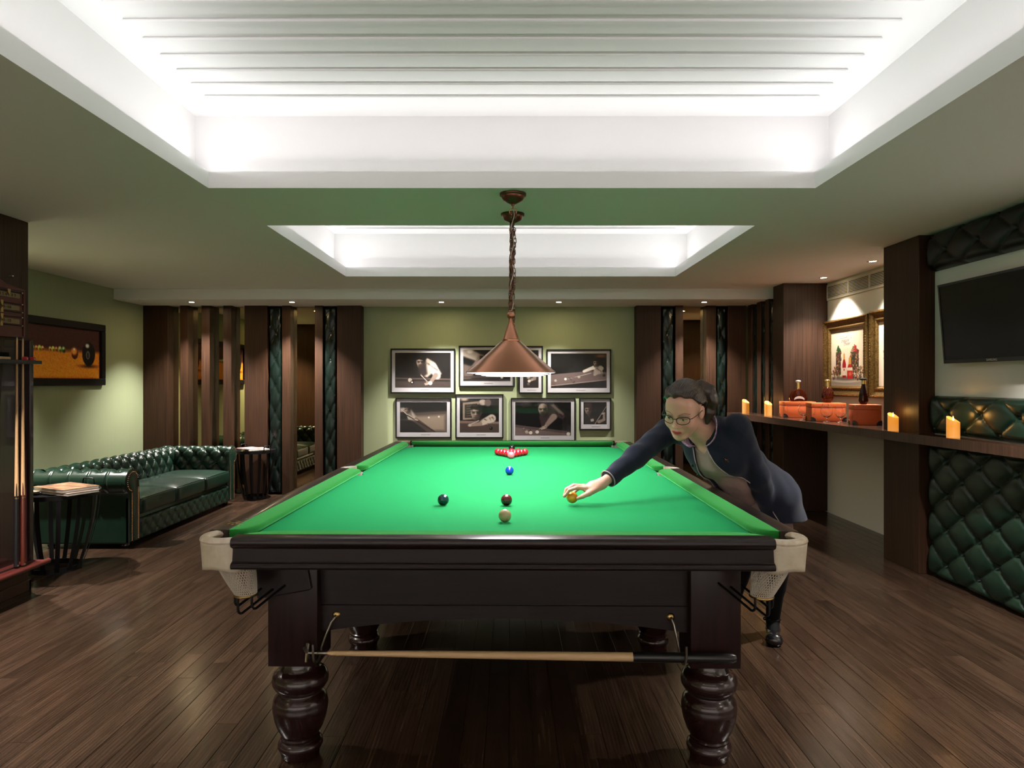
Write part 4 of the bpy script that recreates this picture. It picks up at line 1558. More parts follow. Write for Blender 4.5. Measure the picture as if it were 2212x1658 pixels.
def pic3():
    p = Pic(0.205, 0.50, (0.13, 0.11, 0.10), 260)
    p.poly([(0, 0.30), (0.205, 0.33), (0.205, 0.50), (0, 0.50)], SH, soft=0.02)
    p.poly([(0.03, 0.10), (0.19, 0.07), (0.20, 0.28), (0.04, 0.30)], LT, soft=0.03)
    face(p, 0.115, 0.055, 0.048)
    p.seg((0.17, 0.22), (0.15, 0.38), 0.035, 0.022, SK, soft=0.01)
    p.seg((0.05, 0.24), (0.07, 0.36), 0.03, 0.022, LT, soft=0.01)
    hand(p, 0.13, 0.385, 0.026)
    p.ball(0.08, 0.41, 0.020, WH)
    p.ball(0.07, 0.45, 0.018, MD)
    p.ball(0.105, 0.445, 0.016, BLK)
    return p


def pic4():
    p = Pic(0.725, 0.465, (0.08, 0.065, 0.06), 230)
    for k in range(7):
        p.seg((0.05 + 0.09 * k, 0.03), (0.05 + 0.09 * k, 0.17), 0.02, 0.02, (0.12, 0.10, 0.09), soft=0.03)
    p.poly([(0, 0.285), (0.5, 0.235), (0.725, 0.25), (0.725, 0.345), (0, 0.425)], (0.50, 0.40, 0.38), soft=0.01)
    p.poly([(0, 0.425), (0.725, 0.345), (0.725, 0.362), (0, 0.445)], (0.62, 0.52, 0.47))
    p.poly([(0, 0.445), (0.725, 0.362), (0.725, 0.465), (0, 0.465)], (0.13, 0.10, 0.095))
    p.poly([(0.55, 0.17), (0.66, 0.16), (0.675, 0.27), (0.56, 0.29)], LT, soft=0.02)
    p.seg((0.555, 0.19), (0.43, 0.24), 0.026, 0.018, WH, soft=0.01)
    p.seg((0.66, 0.20), (0.57, 0.285), 0.028, 0.018, LT, soft=0.01)
    folds(p, 0.56, 0.17, 0.65, 0.24, 9, 2)
    face(p, 0.585, 0.125, 0.052, hair=(0.14, 0.10, 0.07))
    p.ell(0.65, 0.035, 0.07, 0.025, (0.62, 0.40, 0.14), soft=0.03)
    p.seg((0.52, 0.265), (0.22, 0.345), 0.005, 0.003, LT)
    p.seg((0.55, 0.30), (0.25, 0.33), 0.004, 0.003, MD)
    p.seg((0.235, 0.325), (0.265, 0.36), 0.003, 0.003, DK)
    for (bx, by, c_) in ((0.06, 0.365, LT), (0.19, 0.345, WH), (0.295, 0.382, SKD), (0.365, 0.318, LT), (0.69, 0.295, DK)):
        p.ball(bx, by, 0.017, c_)
    return p


def pic5():
    p = Pic(0.61, 0.415, (0.10, 0.085, 0.07), 230)
    p.poly([(0.12, 0.175), (0.61, 0.145), (0.61, 0.415), (0.25, 0.415)], (0.66, 0.56, 0.46), soft=0.10)
    p.poly([(0.12, 0.155), (0.61, 0.125), (0.61, 0.155), (0.14, 0.185)], (0.40, 0.32, 0.27))
    p.poly([(0, 0.22), (0.18, 0.20), (0.46, 0.415), (0, 0.415)], (0.14, 0.11, 0.10), soft=0.02)
    p.poly([(0.10, 0.21), (0.20, 0.205), (0.47, 0.415), (0.36, 0.415)], (0.38, 0.29, 0.24), soft=0.01)
    p.poly([(0, 0.08), (0.12, 0.06), (0.21, 0.20), (0.19, 0.25), (0.0, 0.24)], LT, soft=0.03)
    p.poly([(0.0, 0.14), (0.08, 0.13), (0.10, 0.24), (0.0, 0.24)], DK, soft=0.02)
    folds(p, 0.02, 0.10, 0.16, 0.18, 8, 3)
    face(p, 0.095, 0.10, 0.058, -0.3)
    p.seg((0.06, 0.16), (0.45, 0.405), 0.006, 0.004, BLK)
    p.seg((0.02, 0.10), (0.09, 0.17), 0.006, 0.005, SKL)
    p.seg((0.42, 0.375), (0.45, 0.41), 0.003, 0.003, BLK)
    hand(p, 0.20, 0.235, 0.02, 1)
    p.ball(0.375, 0.212, 0.012, WH)
    p.ball(0.505, 0.20, 0.012, WH)
    return p


def pic6():
    p = Pic(0.515, 0.46, (0.20, 0.165, 0.14), 240)
    p.poly([(0.04, 0.06), (0.25, 0.04), (0.25, 0.28), (0.04, 0.29)], (0.62, 0.54, 0.45))
    p.poly([(0.065, 0.085), (0.23, 0.07), (0.23, 0.26), (0.065, 0.265)], (0.30, 0.25, 0.21))
    for k in range(5):
        p.seg((0.09, 0.11 + 0.032 * k), (0.20, 0.10 + 0.032 * k), 0.004, 0.004, MD)
    p.ell(0.06, 0.015, 0.05, 0.02, (0.75, 0.66, 0.55), soft=0.02)
    p.poly([(0, 0.31), (0.515, 0.33), (0.515, 0.46), (0, 0.46)], (0.38, 0.30, 0.26), soft=0.01)
    p.poly([(0, 0.30), (0.515, 0.315), (0.515, 0.345), (0, 0.335)], (0.55, 0.44, 0.38))
    p.poly([(0.24, 0.15), (0.38, 0.06), (0.50, 0.20), (0.50, 0.30), (0.30, 0.29)], (0.11, 0.09, 0.08), soft=0.02)
    p.ell(0.30, 0.055, 0.05, 0.04, LT, soft=0.015)
    p.ell(0.37, 0.06, 0.045, 0.05, MD, soft=0.02)
    p.seg((0.42, 0.27), (0.30, 0.325), 0.055, 0.040, (0.76, 0.69, 0.60), soft=0.015)
    folds(p, 0.30, 0.29, 0.44, 0.25, 10, 4)
    face(p, 0.215, 0.195, 0.105, 0.1, hair=(0.20, 0.16, 0.13))
    p.seg((0.27, 0.345), (0.12, 0.365), 0.026, 0.016, SK, soft=0.01)
    p.seg((0.25, 0.30), (0.13, 0.355), 0.006, 0.005, LT)
    p.ball(0.135, 0.362, 0.02, LT)
    p.ball(0.37, 0.36, 0.022, SKD)
    p.ball(0.41, 0.405, 0.023, DK)
    return p


def pic7():
    p = Pic(0.725, 0.475, (0.085, 0.07, 0.07), 230)
    p.poly([(0, 0.335), (0.725, 0.445), (0.725, 0.475), (0, 0.475)], (0.52, 0.43, 0.41), soft=0.01)
    p.poly([(0, 0.32), (0.725, 0.42), (0.725, 0.455), (0, 0.36)], (0.42, 0.33, 0.32))
    p.poly([(0.33, 0.30), (0.40, 0.06), (0.50, 0.03), (0.66, 0.20), (0.62, 0.25), (0.52, 0.20), (0.44, 0.31)], (0.30, 0.22, 0.22), soft=0.02)
    p.poly([(0.46, 0.04), (0.50, 0.03), (0.64, 0.17), (0.60, 0.19)], (0.48, 0.38, 0.36), soft=0.02)
    p.seg((0.50, 0.21), (0.40, 0.335), 0.045, 0.026, SK, soft=0.015)
    p.seg((0.34, 0.21), (0.36, 0.33), 0.030, 0.022, (0.30, 0.22, 0.21), soft=0.01)
    folds(p, 0.42, 0.08, 0.60, 0.18, 12, 5, (0.16, 0.11, 0.11))
    face(p, 0.36, 0.105, 0.090, 0.05, bald=True, beard=True)
    hand(p, 0.385, 0.355, 0.032)
    p.seg((0.40, 0.33), (0.31, 0.385), 0.005, 0.004, LT)
    for (bx, by, c_) in ((0.115, 0.385, MD), (0.185, 0.405, SKD), (0.15, 0.425, LT), (0.20, 0.435, WH), (0.285, 0.425, WH), (0.69, 0.452, WH)):
        p.ball(bx, by, 0.023, c_)
    return p


def pic8():
    p = Pic(0.30, 0.305, (0.075, 0.06, 0.06), 270)
    p.poly([(0.0, 0.305), (0.02, 0.21), (0.06, 0.175), (0.13, 0.18), (0.20, 0.225), (0.27, 0.26), (0.28, 0.305)], (0.15, 0.12, 0.115), soft=0.01)
    p.poly([(0.04, 0.17), (0.09, 0.17), (0.075, 0.215)], SKD, soft=0.01)
    face(p, 0.062, 0.105, 0.068, 0.05, hair=(0.26, 0.17, 0.12))
    p.ell(0.062, 0.045, 0.052, 0.034, (0.30, 0.20, 0.14), soft=0.01)
    p.poly([(0.09, 0.235), (0.13, 0.225), (0.135, 0.26), (0.095, 0.27)], LT)
    p.seg((0.145, 0.305), (0.295, 0.06), 0.004, 0.003, LT)
    p.seg((0.20, 0.27), (0.265, 0.24), 0.022, 0.018, SK, soft=0.01)
    p.seg((0.265, 0.24), (0.265, 0.16), 0.018, 0.014, SK, soft=0.01)
    hand(p, 0.265, 0.15, 0.018)
    return p


def framed(x0, x1, z0, z1, pic, label, cap=True, fw=0.016, mw=0.052):
    yw = YB - 0.001
    t = thing('framed_photograph', label, 'framed photograph', ((x0 + x1) / 2, yw, z0), 0, 'framed snooker photographs on the green wall')
    for (a, b_, c_, d__) in ((x0, x1, z1 - fw, z1), (x0, x1, z0, z0 + fw), (x0, x0 + fw, z0 + fw, z1 - fw), (x1 - fw, x1, z0 + fw, z1 - fw)):
        q = MB()
        q.box(a, yw - 0.030, c_, b_, yw, d__, b=0.002, seg=1)
        q.build('frame_bar', M['frame_black'], t, smooth=0)
    q = MB()
    q.box(x0 + fw, yw - 0.014, z0 + fw, x1 - fw, yw - 0.004, z1 - fw)
    mb = q.build('mount', M['mat_board'], t, smooth=0)
    px0, px1 = x0 + fw + mw * 0.78, x1 - fw - mw * 0.78
    pz1, pz0 = z1 - fw - mw * 0.72, z0 + fw + mw * 1.1
    p = pic()
    # the drawing is fitted to the opening
    ax, ay = (px1 - px0) / p.w, (pz1 - pz0) / p.h
    p.X, p.Y = p.X * ax, p.Y * ay
    p.a = np.clip(p.a, 0, 1) ** 1.3 * 0.93
    p.a = p.a * 0.6 + p.a.mean(-1, keepdims=True) * 0.4
    p.noise(0.12, 5)
    p.sheet('print', (px0, yw - 0.0146, pz1), (1, 0, 0), (0, 0, -1), mb)
    if cap:
        rg = random.Random(int(x0 * 1000))
        q = MB()
        cx = (px0 + px1) / 2 + (x1 - x0) * 0.03
        xx = cx - 0.055
        while xx < cx + 0.055:
            w = rg.uniform(0.004, 0.012)
            q.box(xx, yw - 0.0146, z0 + fw + mw * 0.45, xx + w, yw - 0.0139, z0 + fw + mw * 0.45 + 0.008)
            xx += w + 0.003
        stuff(q.build('caption_line', M['ink'], mb, smooth=0))
    q = MB()
    q.box(x0 + fw, yw - 0.022, z0 + fw, x1 - fw, yw - 0.0205, z1 - fw)
    q.build('glass', M['pane'], t, smooth=0)
    return t


framed(-1.532, -0.706, 1.277, 1.850, pic1, 'framed photo of a bearded man lining up a shot, top left of the wall')
framed(-0.659, 0.059, 1.360, 1.886, pic2, 'framed photo behind the left of the copper shade, white sleeve in its corner')
framed(0.110, 0.421, 1.274, 1.883, pic3, 'narrow upright framed photo behind the right of the copper shade')
framed(0.466, 1.294, 1.272, 1.841, pic4, 'framed photo of a player stretching with a rest, top right of the wall')
framed(-1.469, -0.754, 0.704, 1.218, pic5, 'framed photo of a long cue over a pale table, bottom left of the wall')
framed(-0.703, -0.086, 0.702, 1.267, pic6, 'squarish framed photo of a white-sleeved man before a scoreboard')
framed(0.009, 0.837, 0.663, 1.218, pic7, 'framed photo of a bald man leaning over a cluster of balls')
framed(0.884, 1.294, 0.806, 1.218, pic8, 'small framed portrait of a young man holding a cue, bottom right of the wall')

# wide print of balls on the left wall
X0 = XL + 0.001
t = thing('framed_print', 'wide dark-framed print of a row of balls on the left wall', 'framed print', (X0, 6.8, 1.39))
fy0, fy1, fz0, fz1, fw = 5.64, 7.78, 1.385, 2.065, 0.075
for (a, b_, c_, d__) in ((fy0, fy1, fz1 - fw, fz1), (fy0, fy1, fz0, fz0 + fw), (fy0, fy0 + fw, fz0 + fw, fz1 - fw), (fy1 - fw, fy1, fz0 + fw, fz1 - fw)):
    q = MB()
    q.box(X0, a, c_, X0 + 0.04, b_, d__, b=0.006, seg=1)
    q.build('frame_bar', M['frame_black'], t, smooth=0)
p = Pic(fy1 - fy0 - 2 * fw, fz1 - fz0 - 2 * fw, (0.20, 0.11, 0.10), 130)
W_, H_ = p.w, p.h
p.poly([(0, H_ * 0.46), (W_, H_ * 0.46), (W_, H_), (0, H_)], (0.72, 0.42, 0.13), soft=0.05)
p.poly([(0, H_ * 0.78), (W_, H_ * 0.78), (W_, H_), (0, H_)], (0.80, 0.47, 0.12), soft=0.25, op=0.6)
p.noise(0.32, 3)
for s in (0, 1):
    fx = (lambda u: u) if s else (lambda u: W_ - u)
    rr = 0.115
    p.ell(fx(W_ - 0.20), H_ * 0.75, 0.13, 0.016, (0.12, 0.07, 0.05), soft=0.03)
    p.ell(fx(W_ - 0.20), H_ * 0.50, rr, rr * 1.13, (0.05, 0.045, 0.05))
    p.ell(fx(W_ - 0.215), H_ * 0.52, 0.034, 0.045, (0.30, 0.30, 0.28))
    p.ell(fx(W_ - 0.215), H_ * 0.497, 0.013, 0.016, (0.06, 0.06, 0.06))
    p.ell(fx(W_ - 0.215), H_ * 0.545, 0.015, 0.019, (0.06, 0.06, 0.06))
    p.ell(fx(W_ - 0.225), H_ * 0.33, 0.03, 0.02, (0.8, 0.8, 0.75), soft=0.02)
    p.ell(fx(W_ - 0.44), H_ * 0.50, 0.055, 0.062, (0.22, 0.08, 0.05))
    p.ell(fx(W_ - 0.45), H_ * 0.46, 0.045, 0.035, (0.85, 0.50, 0.22), soft=0.03)
    p.ell(fx(W_ - 0.45), H_ * 0.42, 0.012, 0.010, (1, 0.95, 0.8), soft=0.01)
rg = random.Random(2)
for (u, r_, c_) in ((0.62, .030, (0.2, 0.35, 0.15)), (0.68, .028, (0.5, 0.6, 0.25)), (0.735, .022, (0.75, 0.3, 0.15)), (0.785, .024, (0.75, 0.75, 0.2)), (0.83, .020, (0.8, 0.5, 0.25)),
                    (0.94, .020, (0.8, 0.45, 0.25)), (0.985, .025, (0.75, 0.75, 0.15)), (1.03, .021, (0.75, 0.35, 0.2)), (1.085, .026, (0.6, 0.65, 0.3)), (1.15, .032, (0.35, 0.55, 0.3)), (1.215, .036, (0.12, 0.25, 0.15)), (1.30, .042, (0.5, 0.6, 0.25))):
    p.ell(W_ - u, H_ * 0.44, r_, r_ * 1.1, c_)
    p.ell(W_ - u - r_ * 0.2, H_ * 0.44 - r_ * 0.4, r_ * 0.4, r_ * 0.35, (0.95, 0.95, 0.7), soft=r_ * 0.5)
    p.ell(W_ - u + r_ * 0.25, H_ * 0.44 + r_ * 0.5, r_ * 0.6, r_ * 0.5, (0.08, 0.06, 0.04), soft=r_ * 0.8, op=0.8)
q = MB()
q.box(X0, fy0 + fw, fz0 + fw, X0 + 0.012, fy1 - fw, fz1 - fw)
bk = q.build('backing', M['black'], t, smooth=0)
p.a = np.clip(p.a * 1.45, 0, 1)
p.sheet('print', (X0 + 0.0128, fy0 + fw, fz1 - fw), (0, 1, 0), (0, 0, -1), bk)

# gilt-framed posters on the recess wall
def gilt(y0, y1, z0, z1, label, fw=0.115):
    XW = 3.499
    t = thing('gilt_framed_poster', label, 'framed poster', (XW, (y0 + y1) / 2, z0))
    prof = [(0.0, 0.0), (0.0, 0.040), (0.012, 0.050), (0.026, 0.046), (0.038, 0.034), (0.060, 0.026), (0.074, 0.024), (0.084, 0.030), (0.094, 0.030), (0.102, 0.020), (0.115, 0.010), (0.115, 0.0)]
    cs = [(y0, z0), (y1, z0), (y1, z1), (y0, z1)]
    for k in range(4):
        (ya, za), (yb_, zb_) = cs[k], cs[(k + 1) % 4]
        ey, ez = (1 if yb_ > ya else -1 if yb_ < ya else 0), (1 if zb_ > za else -1 if zb_ < za else 0)
        iy, iz = -ez, ey
        P = np.zeros((2, len(prof), 3))
        for i, (yy, zz, sg) in enumerate(((ya, za, 1), (yb_, zb_, -1))):
            for j, (o, d) in enumerate(prof):
                P[i, j] = (XW - d, yy + iy * o + sg * ey * o, zz + iz * o + sg * ez * o)
        q = MB()
        q.grid(P)
        fb = q.build('frame_bar', M['gold'], t, smooth=30)
        L = abs(yb_ - ya) + abs(zb_ - za)
        q = MB()
        n = int(L / 0.026)
        for i in range(n):
            s = (i + 0.5) * L / n
            for (o, d, r_) in ((0.019, 0.047, 0.0095), (0.089, 0.029, 0.006)):
                if o < s < L - o:
                    q.sphere((XW - d, ya + ey * s + iy * o, za + ez * s + iz * o), (r_ * 0.7, r_ * (1.3 if ey else 0.8), r_ * (1.3 if ez else 0.8)), 6, 4)
        stuff(q.build('beading', M['gold_bright'] if k == 0 else M['gold'], fb))
    q = MB()
    q.box(XW - 0.008, y0 + fw, z0 + fw, XW, y1 - fw, z1 - fw)
    bk = q.build('backing', M['mat_board'], t, smooth=0)
    return t, bk


t, bk = gilt(6.64, 7.56, 1.268, 2.085, 'gilt-framed poster of a gift of bottles, left of the two')
# picture surface: left edge is the far end (greater y)
p = Pic(0.69, 0.587, (0.86, 0.80, 0.70), 230)
p.ell(0.345, 0.30, 0.30, 0.25, (0.93, 0.88, 0.80), soft=0.3, op=0.7)
TH = 0.587
p.poly([(0.0, 0.535), (0.16, 0.515), (0.69, 0.515), (0.69, 0.587), (0, 0.587)], (0.60, 0.56, 0.50), soft=0.03)
p.ell(0.33, 0.52, 0.33, 0.035, (0.80, 0.76, 0.70), soft=0.01)
p.ell(0.33, 0.512, 0.30, 0.022, (0.45, 0.40, 0.35), soft=0.02)
rg = random.Random(8)
pal = [(0.25, 0.12, 0.10), (0.55, 0.35, 0.20), (0.30, 0.35, 0.16), (0.65, 0.55, 0.35), (0.15, 0.15, 0.10), (0.50, 0.16, 0.12), (0.75, 0.60, 0.45), (0.35, 0.22, 0.28)]
for (cx, w, y0_, y1_, top) in ((0.16, 0.055, 0.23, 0.47, (0.16, 0.28, 0.16)), (0.50, 0.085, 0.235, 0.45, (0.55, 0.18, 0.13))):
    p.poly([(cx - w, y0_), (cx + w, y0_), (cx + w, y1_), (cx - w, y1_)], (0.28, 0.22, 0.15))
    for k in range(90):
        p.ell(rg.uniform(cx - w, cx + w), rg.uniform(y0_, y1_), rg.uniform(0.006, 0.016), rg.uniform(0.005, 0.012), rg.choice(pal), soft=0.006)
    for k in range(26):
        a = rg.uniform(0, PI)
        p.ell(cx + w * 0.8 * math.cos(a) * rg.random(), y0_ - 0.05 * math.sin(a) * rg.random() - 0.004, 0.018, 0.011, tuple(c_ * rg.uniform(0.6, 1.5) for c_ in top), a, soft=0.006)
for (cx, cy, rx, ry) in ((0.05, 0.47, 0.05, 0.05), (0.10, 0.43, 0.045, 0.05), (0.15, 0.47, 0.05, 0.045), (0.44, 0.47, 0.04, 0.05), (0.53, 0.47, 0.07, 0.05), (0.63, 0.44, 0.05, 0.05), (0.58, 0.50, 0.06, 0.03)):
    for k in range(34):
        a, r_ = rg.uniform(0, 2 * PI), math.sqrt(rg.random())
        p.ell(cx + rx * r_ * math.cos(a), cy + ry * r_ * math.sin(a), rg.uniform(0.006, 0.016), rg.uniform(0.004, 0.010), rg.choice(pal), a, soft=0.005)
def bott(cx, y0_, y1_, w, col, lab):
    p.seg((cx, y0_), (cx, y0_ + 0.05), w * 0.22, w * 0.24, (0.78, 0.58, 0.30))
    p.poly([(cx - w * 0.25, y0_ + 0.05), (cx + w * 0.25, y0_ + 0.05), (cx + w * 0.5, y0_ + 0.10), (cx + w * 0.5, y1_), (cx - w * 0.5, y1_), (cx - w * 0.5, y0_ + 0.10)], col)
    p.poly([(cx - w * 0.48, y0_ + lab[0]), (cx + w * 0.48, y0_ + lab[0]), (cx + w * 0.48, y0_ + lab[1]), (cx - w * 0.48, y0_ + lab[1])], (0.90, 0.85, 0.76))
bott(0.285, 0.265, 0.505, 0.075, (0.62, 0.08, 0.10), (0.135, 0.215))
bott(0.405, 0.315, 0.515, 0.115, (0.72, 0.14, 0.12), (0.085, 0.115))
p.ell(0.285, 0.42, 0.01, 0.014, (0.6, 0.1, 0.1))
p.ell(0.41, 0.465, 0.03, 0.018, (0.85, 0.45, 0.30), soft=0.02)
XW = 3.499
p.a = np.clip(p.a, 0, 1) * np.array((0.72, 0.685, 0.64))
p.sheet('poster', (XW - 0.0088, 7.445, 1.97), (0, -1, 0), (0, 0, -1), bk)
ink = M['ink']
def onposter(u, v): return frame_matrix((XW - 0.0094, 7.445 - u, 1.97 - v), (0, -1, 0), (0, 0, 1))
text_mesh('lettering', 'elegant', 0.058, ink, bk, onposter(0.30, 0.115), ext=0.0002, shear=0.45)
text_mesh('lettering', 'cheer', 0.058, ink, bk, onposter(0.34, 0.15), ext=0.0002, shear=0.45)
gilt_ink = mat('faint_gilt_ink', (0.42, 0.33, 0.20), 0.6)
for (u0_, v0_, r1, r2, tw_) in ((0.34, 0.04, 0.05, 0.035, 0.3), (0.38, 0.06, 0.03, 0.03, 1.2), (0.26, 0.075, 0.09, 0.012, 0.1), (0.42, 0.05, 0.03, 0.045, 0.8)):
    q = MB()
    pts = []
    for k in range(26):
        a = 2 * PI * 0.82 * k / 25 + tw_
        pts.append((XW - 0.0092, 7.445 - (u0_ + r1 * math.cos(a)), 1.97 - (v0_ + r2 * math.sin(a))))
    q.tube(pts, 0.0011, 4)
    q.build('flourish', gilt_ink, bk)
for k in range(6):
    q = MB()
    xx = 0.22 + 0.012 * (k % 3)
    rg2 = random.Random(k)
    while xx < 0.50 - 0.02 * (k % 2):
        w = rg2.uniform(0.008, 0.026)
        q.box(XW - 0.0092, 7.445 - xx - w, 1.97 - 0.185 - 0.011 * k, XW - 0.0088, 7.445 - xx, 1.97 - 0.182 - 0.011 * k)
        xx += w + 0.006
    stuff(q.build('small_print', gilt_ink, bk, smooth=0))
t, bk = gilt(5.68, 6.60, 1.268, 2.10, 'gilt-framed poster half hidden by the wooden column, right of the two')
p = Pic(0.69, 0.602, (0.80, 0.72, 0.62), 120)
p.ell(0.16, 0.25, 0.05, 0.05, (0.32, 0.10, 0.14))
p.ell(0.17, 0.22, 0.03, 0.04, (0.55, 0.30, 0.30), soft=0.02)
p.seg((0.09, 0.28), (0.16, 0.31), 0.012, 0.012, (0.12, 0.07, 0.07))
p.poly([(0.08, 0.34), (0.15, 0.31), (0.19, 0.40), (0.14, 0.38), (0.10, 0.365)], (0.10, 0.09, 0.10), soft=0.01)
p.sheet('poster', (XW - 0.0088, 6.485, 1.985), (0, -1, 0), (0, 0, -1), bk)
text_mesh('lettering', 'WAI', 0.045, ink, bk, frame_matrix((XW - 0.0094, 6.485 - 0.10, 1.985 - 0.475), (0, -1, 0), (0, 0, 1)), ext=0.0002, align='LEFT')
text_mesh('lettering', 'T', 0.045, ink, bk, frame_matrix((XW - 0.0094, 6.485 - 0.135, 1.985 - 0.535), (0, -1, 0), (0, 0, 1)), ext=0.0002, align='LEFT')

# ================================================================== chesterfield sofa
SXF = -3.235                                     # front plane
SY0, SY1 = 5.985, 7.885                          # inner faces of the two arms
XB = -3.86                                       # inner face of the back
t = thing('chesterfield_sofa', 'three-seat deep-buttoned sofa of dark green leather along the left wall', 'sofa', (-3.7, 6.95, 0))


def roll_profile(n=64):
    """(out, up) points: up the inside, over the roll and down the outside; evenly spaced"""
    pts = [(0.0, 0.24), (0.0, 0.36), (0.004, 0.50), (0.010, 0.56)]
    for k in range(1, 15):
        a = R(172 - 232 * k / 14)
        pts.append((0.118 + 0.108 * math.cos(a), 0.572 + 0.108 * math.sin(a)))
    pts += [(0.160, 0.45), (0.160, 0.30), (0.160, 0.055)]
    P = np.array(pts)
    s = np.concatenate([[0], np.cumsum(np.hypot(*np.diff(P, axis=0).T))])
    u = np.linspace(0, s[-1], n)
    return np.stack([np.interp(u, s, P[:, 0]), np.interp(u, s, P[:, 1])], 1), u


PR, PU = roll_profile(110)
TG = np.gradient(PR, axis=0)
TG /= np.linalg.norm(TG, axis=1)[:, None]
NR = np.stack([-TG[:, 1], TG[:, 0]], 1)          # points to the seat side / up


def swept(name, L, place, W, h, parent, nu, outer_pleat=True, v0=0.155):
    us = np.linspace(0, L, nu)
    uu, vv = np.meshgrid(us, PU, indexing='ij')
    fade = np.clip((0.58 - vv) / 0.07, 0, 1)
    H = 0.042 * (tuft(uu, vv, W, h, W / 2, v0) - 0.9) * fade
    # pleats running over the roll from the last row of buttons
    a = np.abs(((uu - W / 2 * 0) / W * 1.0) % 1 - 0.5)
    H += -0.009 * np.exp(-((0.5 - a) / 0.05) ** 2) * (1 - fade) * np.clip((0.80 - vv) / 0.08, 0, 1)
    O = PR[None, :, 0] + NR[None, :, 0] * H
    Zz = PR[None, :, 1] + NR[None, :, 1] * H
    P = place(uu, O, Zz)
    q = MB()
    q.grid(P)
    o = q.build(name, M['leather'], parent, smooth=180)
    me_ = button_mesh(0.010, M['leather'])
    for r_ in range(0, 5):
        v = v0 + r_ * h
        if v > 0.56:
            break
        c_ = 0
        while True:
            u = W / 2 + c_ * W + (W / 2 if r_ % 2 else 0)
            if u > L - 0.03:
                break
            o1, z1 = np.interp(v, PU, PR[:, 0]), np.interp(v, PU, PR[:, 1])
            nn = np.array([np.interp(v, PU, NR[:, 0]), np.interp(v, PU, NR[:, 1])])
            c0 = place(np.array([[u]]), np.array([[o1 - 0.042 * 1.02 * nn[0]]]), np.array([[z1 - 0.042 * 1.02 * nn[1]]]))[0, 0]
            c1 = place(np.array([[u]]), np.array([[o1 + 0.1 * nn[0]]]), np.array([[z1 + 0.1 * nn[1]]]))[0, 0]
            nz = Vector(c1 - c0).normalized()
            ax = nz.orthogonal().normalized()
            k = link('button', me_, o)
            k.matrix_local = frame_matrix(c0, ax, nz.cross(ax))
            c_ += 1
    return o


def stack(a, b_, c_):
    a, b_, c_ = np.broadcast_arrays(a, b_, c_)
    return np.stack([a, b_, c_], -1)


swept('backrest', SY1 - SY0 + 0.30, lambda u, o, z: stack(XB - o, SY0 - 0.15 + u, z), 0.158, 0.098, t, 330)
swept('arm', 0.80, lambda u, o, z: stack(SXF - 0.012 - u, SY0 - o, z), 0.158, 0.098, t, 130)
swept('arm', 0.80, lambda u, o, z: stack(SXF - 0.012 - u, SY1 + o, z), 0.158, 0.098, t, 130)
sil = [(o, z) for (o, z) in PR[::3]]
sil = [(0.0, 0.055)] + sil + [(0.160, 0.055)]
for (yy, sg) in ((SY0, -1), (SY1, 1)):
    q = MB()
    n = len(sil)
    c_ = np.mean([s for s in sil], axis=0)
    rim0 = [(SXF - 0.03, yy + sg * o, z) for (o, z) in sil]
    rim1 = [(SXF - 0.004, yy + sg * o, z) for (o, z) in sil]
    ins = []
    for i, (o, z) in enumerate(sil):
        cx = 0.118 if z > 0.47 else 0.08
        cz = 0.572 if z > 0.47 else max(z, 0.07)
        ins.append((SXF + 0.006, yy + sg * (cx + (o - cx) * 0.86), cz + (z - cz) * 0.86))
    q.add(rim0 + rim1 + ins, [(i, (i + 1) % n, n + (i + 1) % n, n + i) for i in range(n)] + [(n + i, n + (i + 1) % n, 2 * n + (i + 1) % n, 2 * n + i) for i in range(n)] + [tuple(2 * n + i for i in range(n))])
    fr = q.build('arm_front', M['leather'], t, smooth=50)
    q = MB()
    line = [(0.030, 0.07 + 0.0125 * k) for k in range(36)]
    for k in range(1, 21):
        a = R(175 - 250 * k / 20)
        line.append((0.118 + 0.082 * math.cos(a), 0.572 + 0.082 * math.sin(a)))
    line += [(0.132, 0.47 - 0.0125 * k) for k in range(33)]
    for (o, z) in line:
        q.sphere((SXF + 0.006, yy + sg * o, z), (0.004, 0.0058, 0.0058), 8, 5)
    stuff(q.build('nailheads', mat('copper_nails', (0.85, 0.48, 0.30), 0.25, metal=1.0), fr))
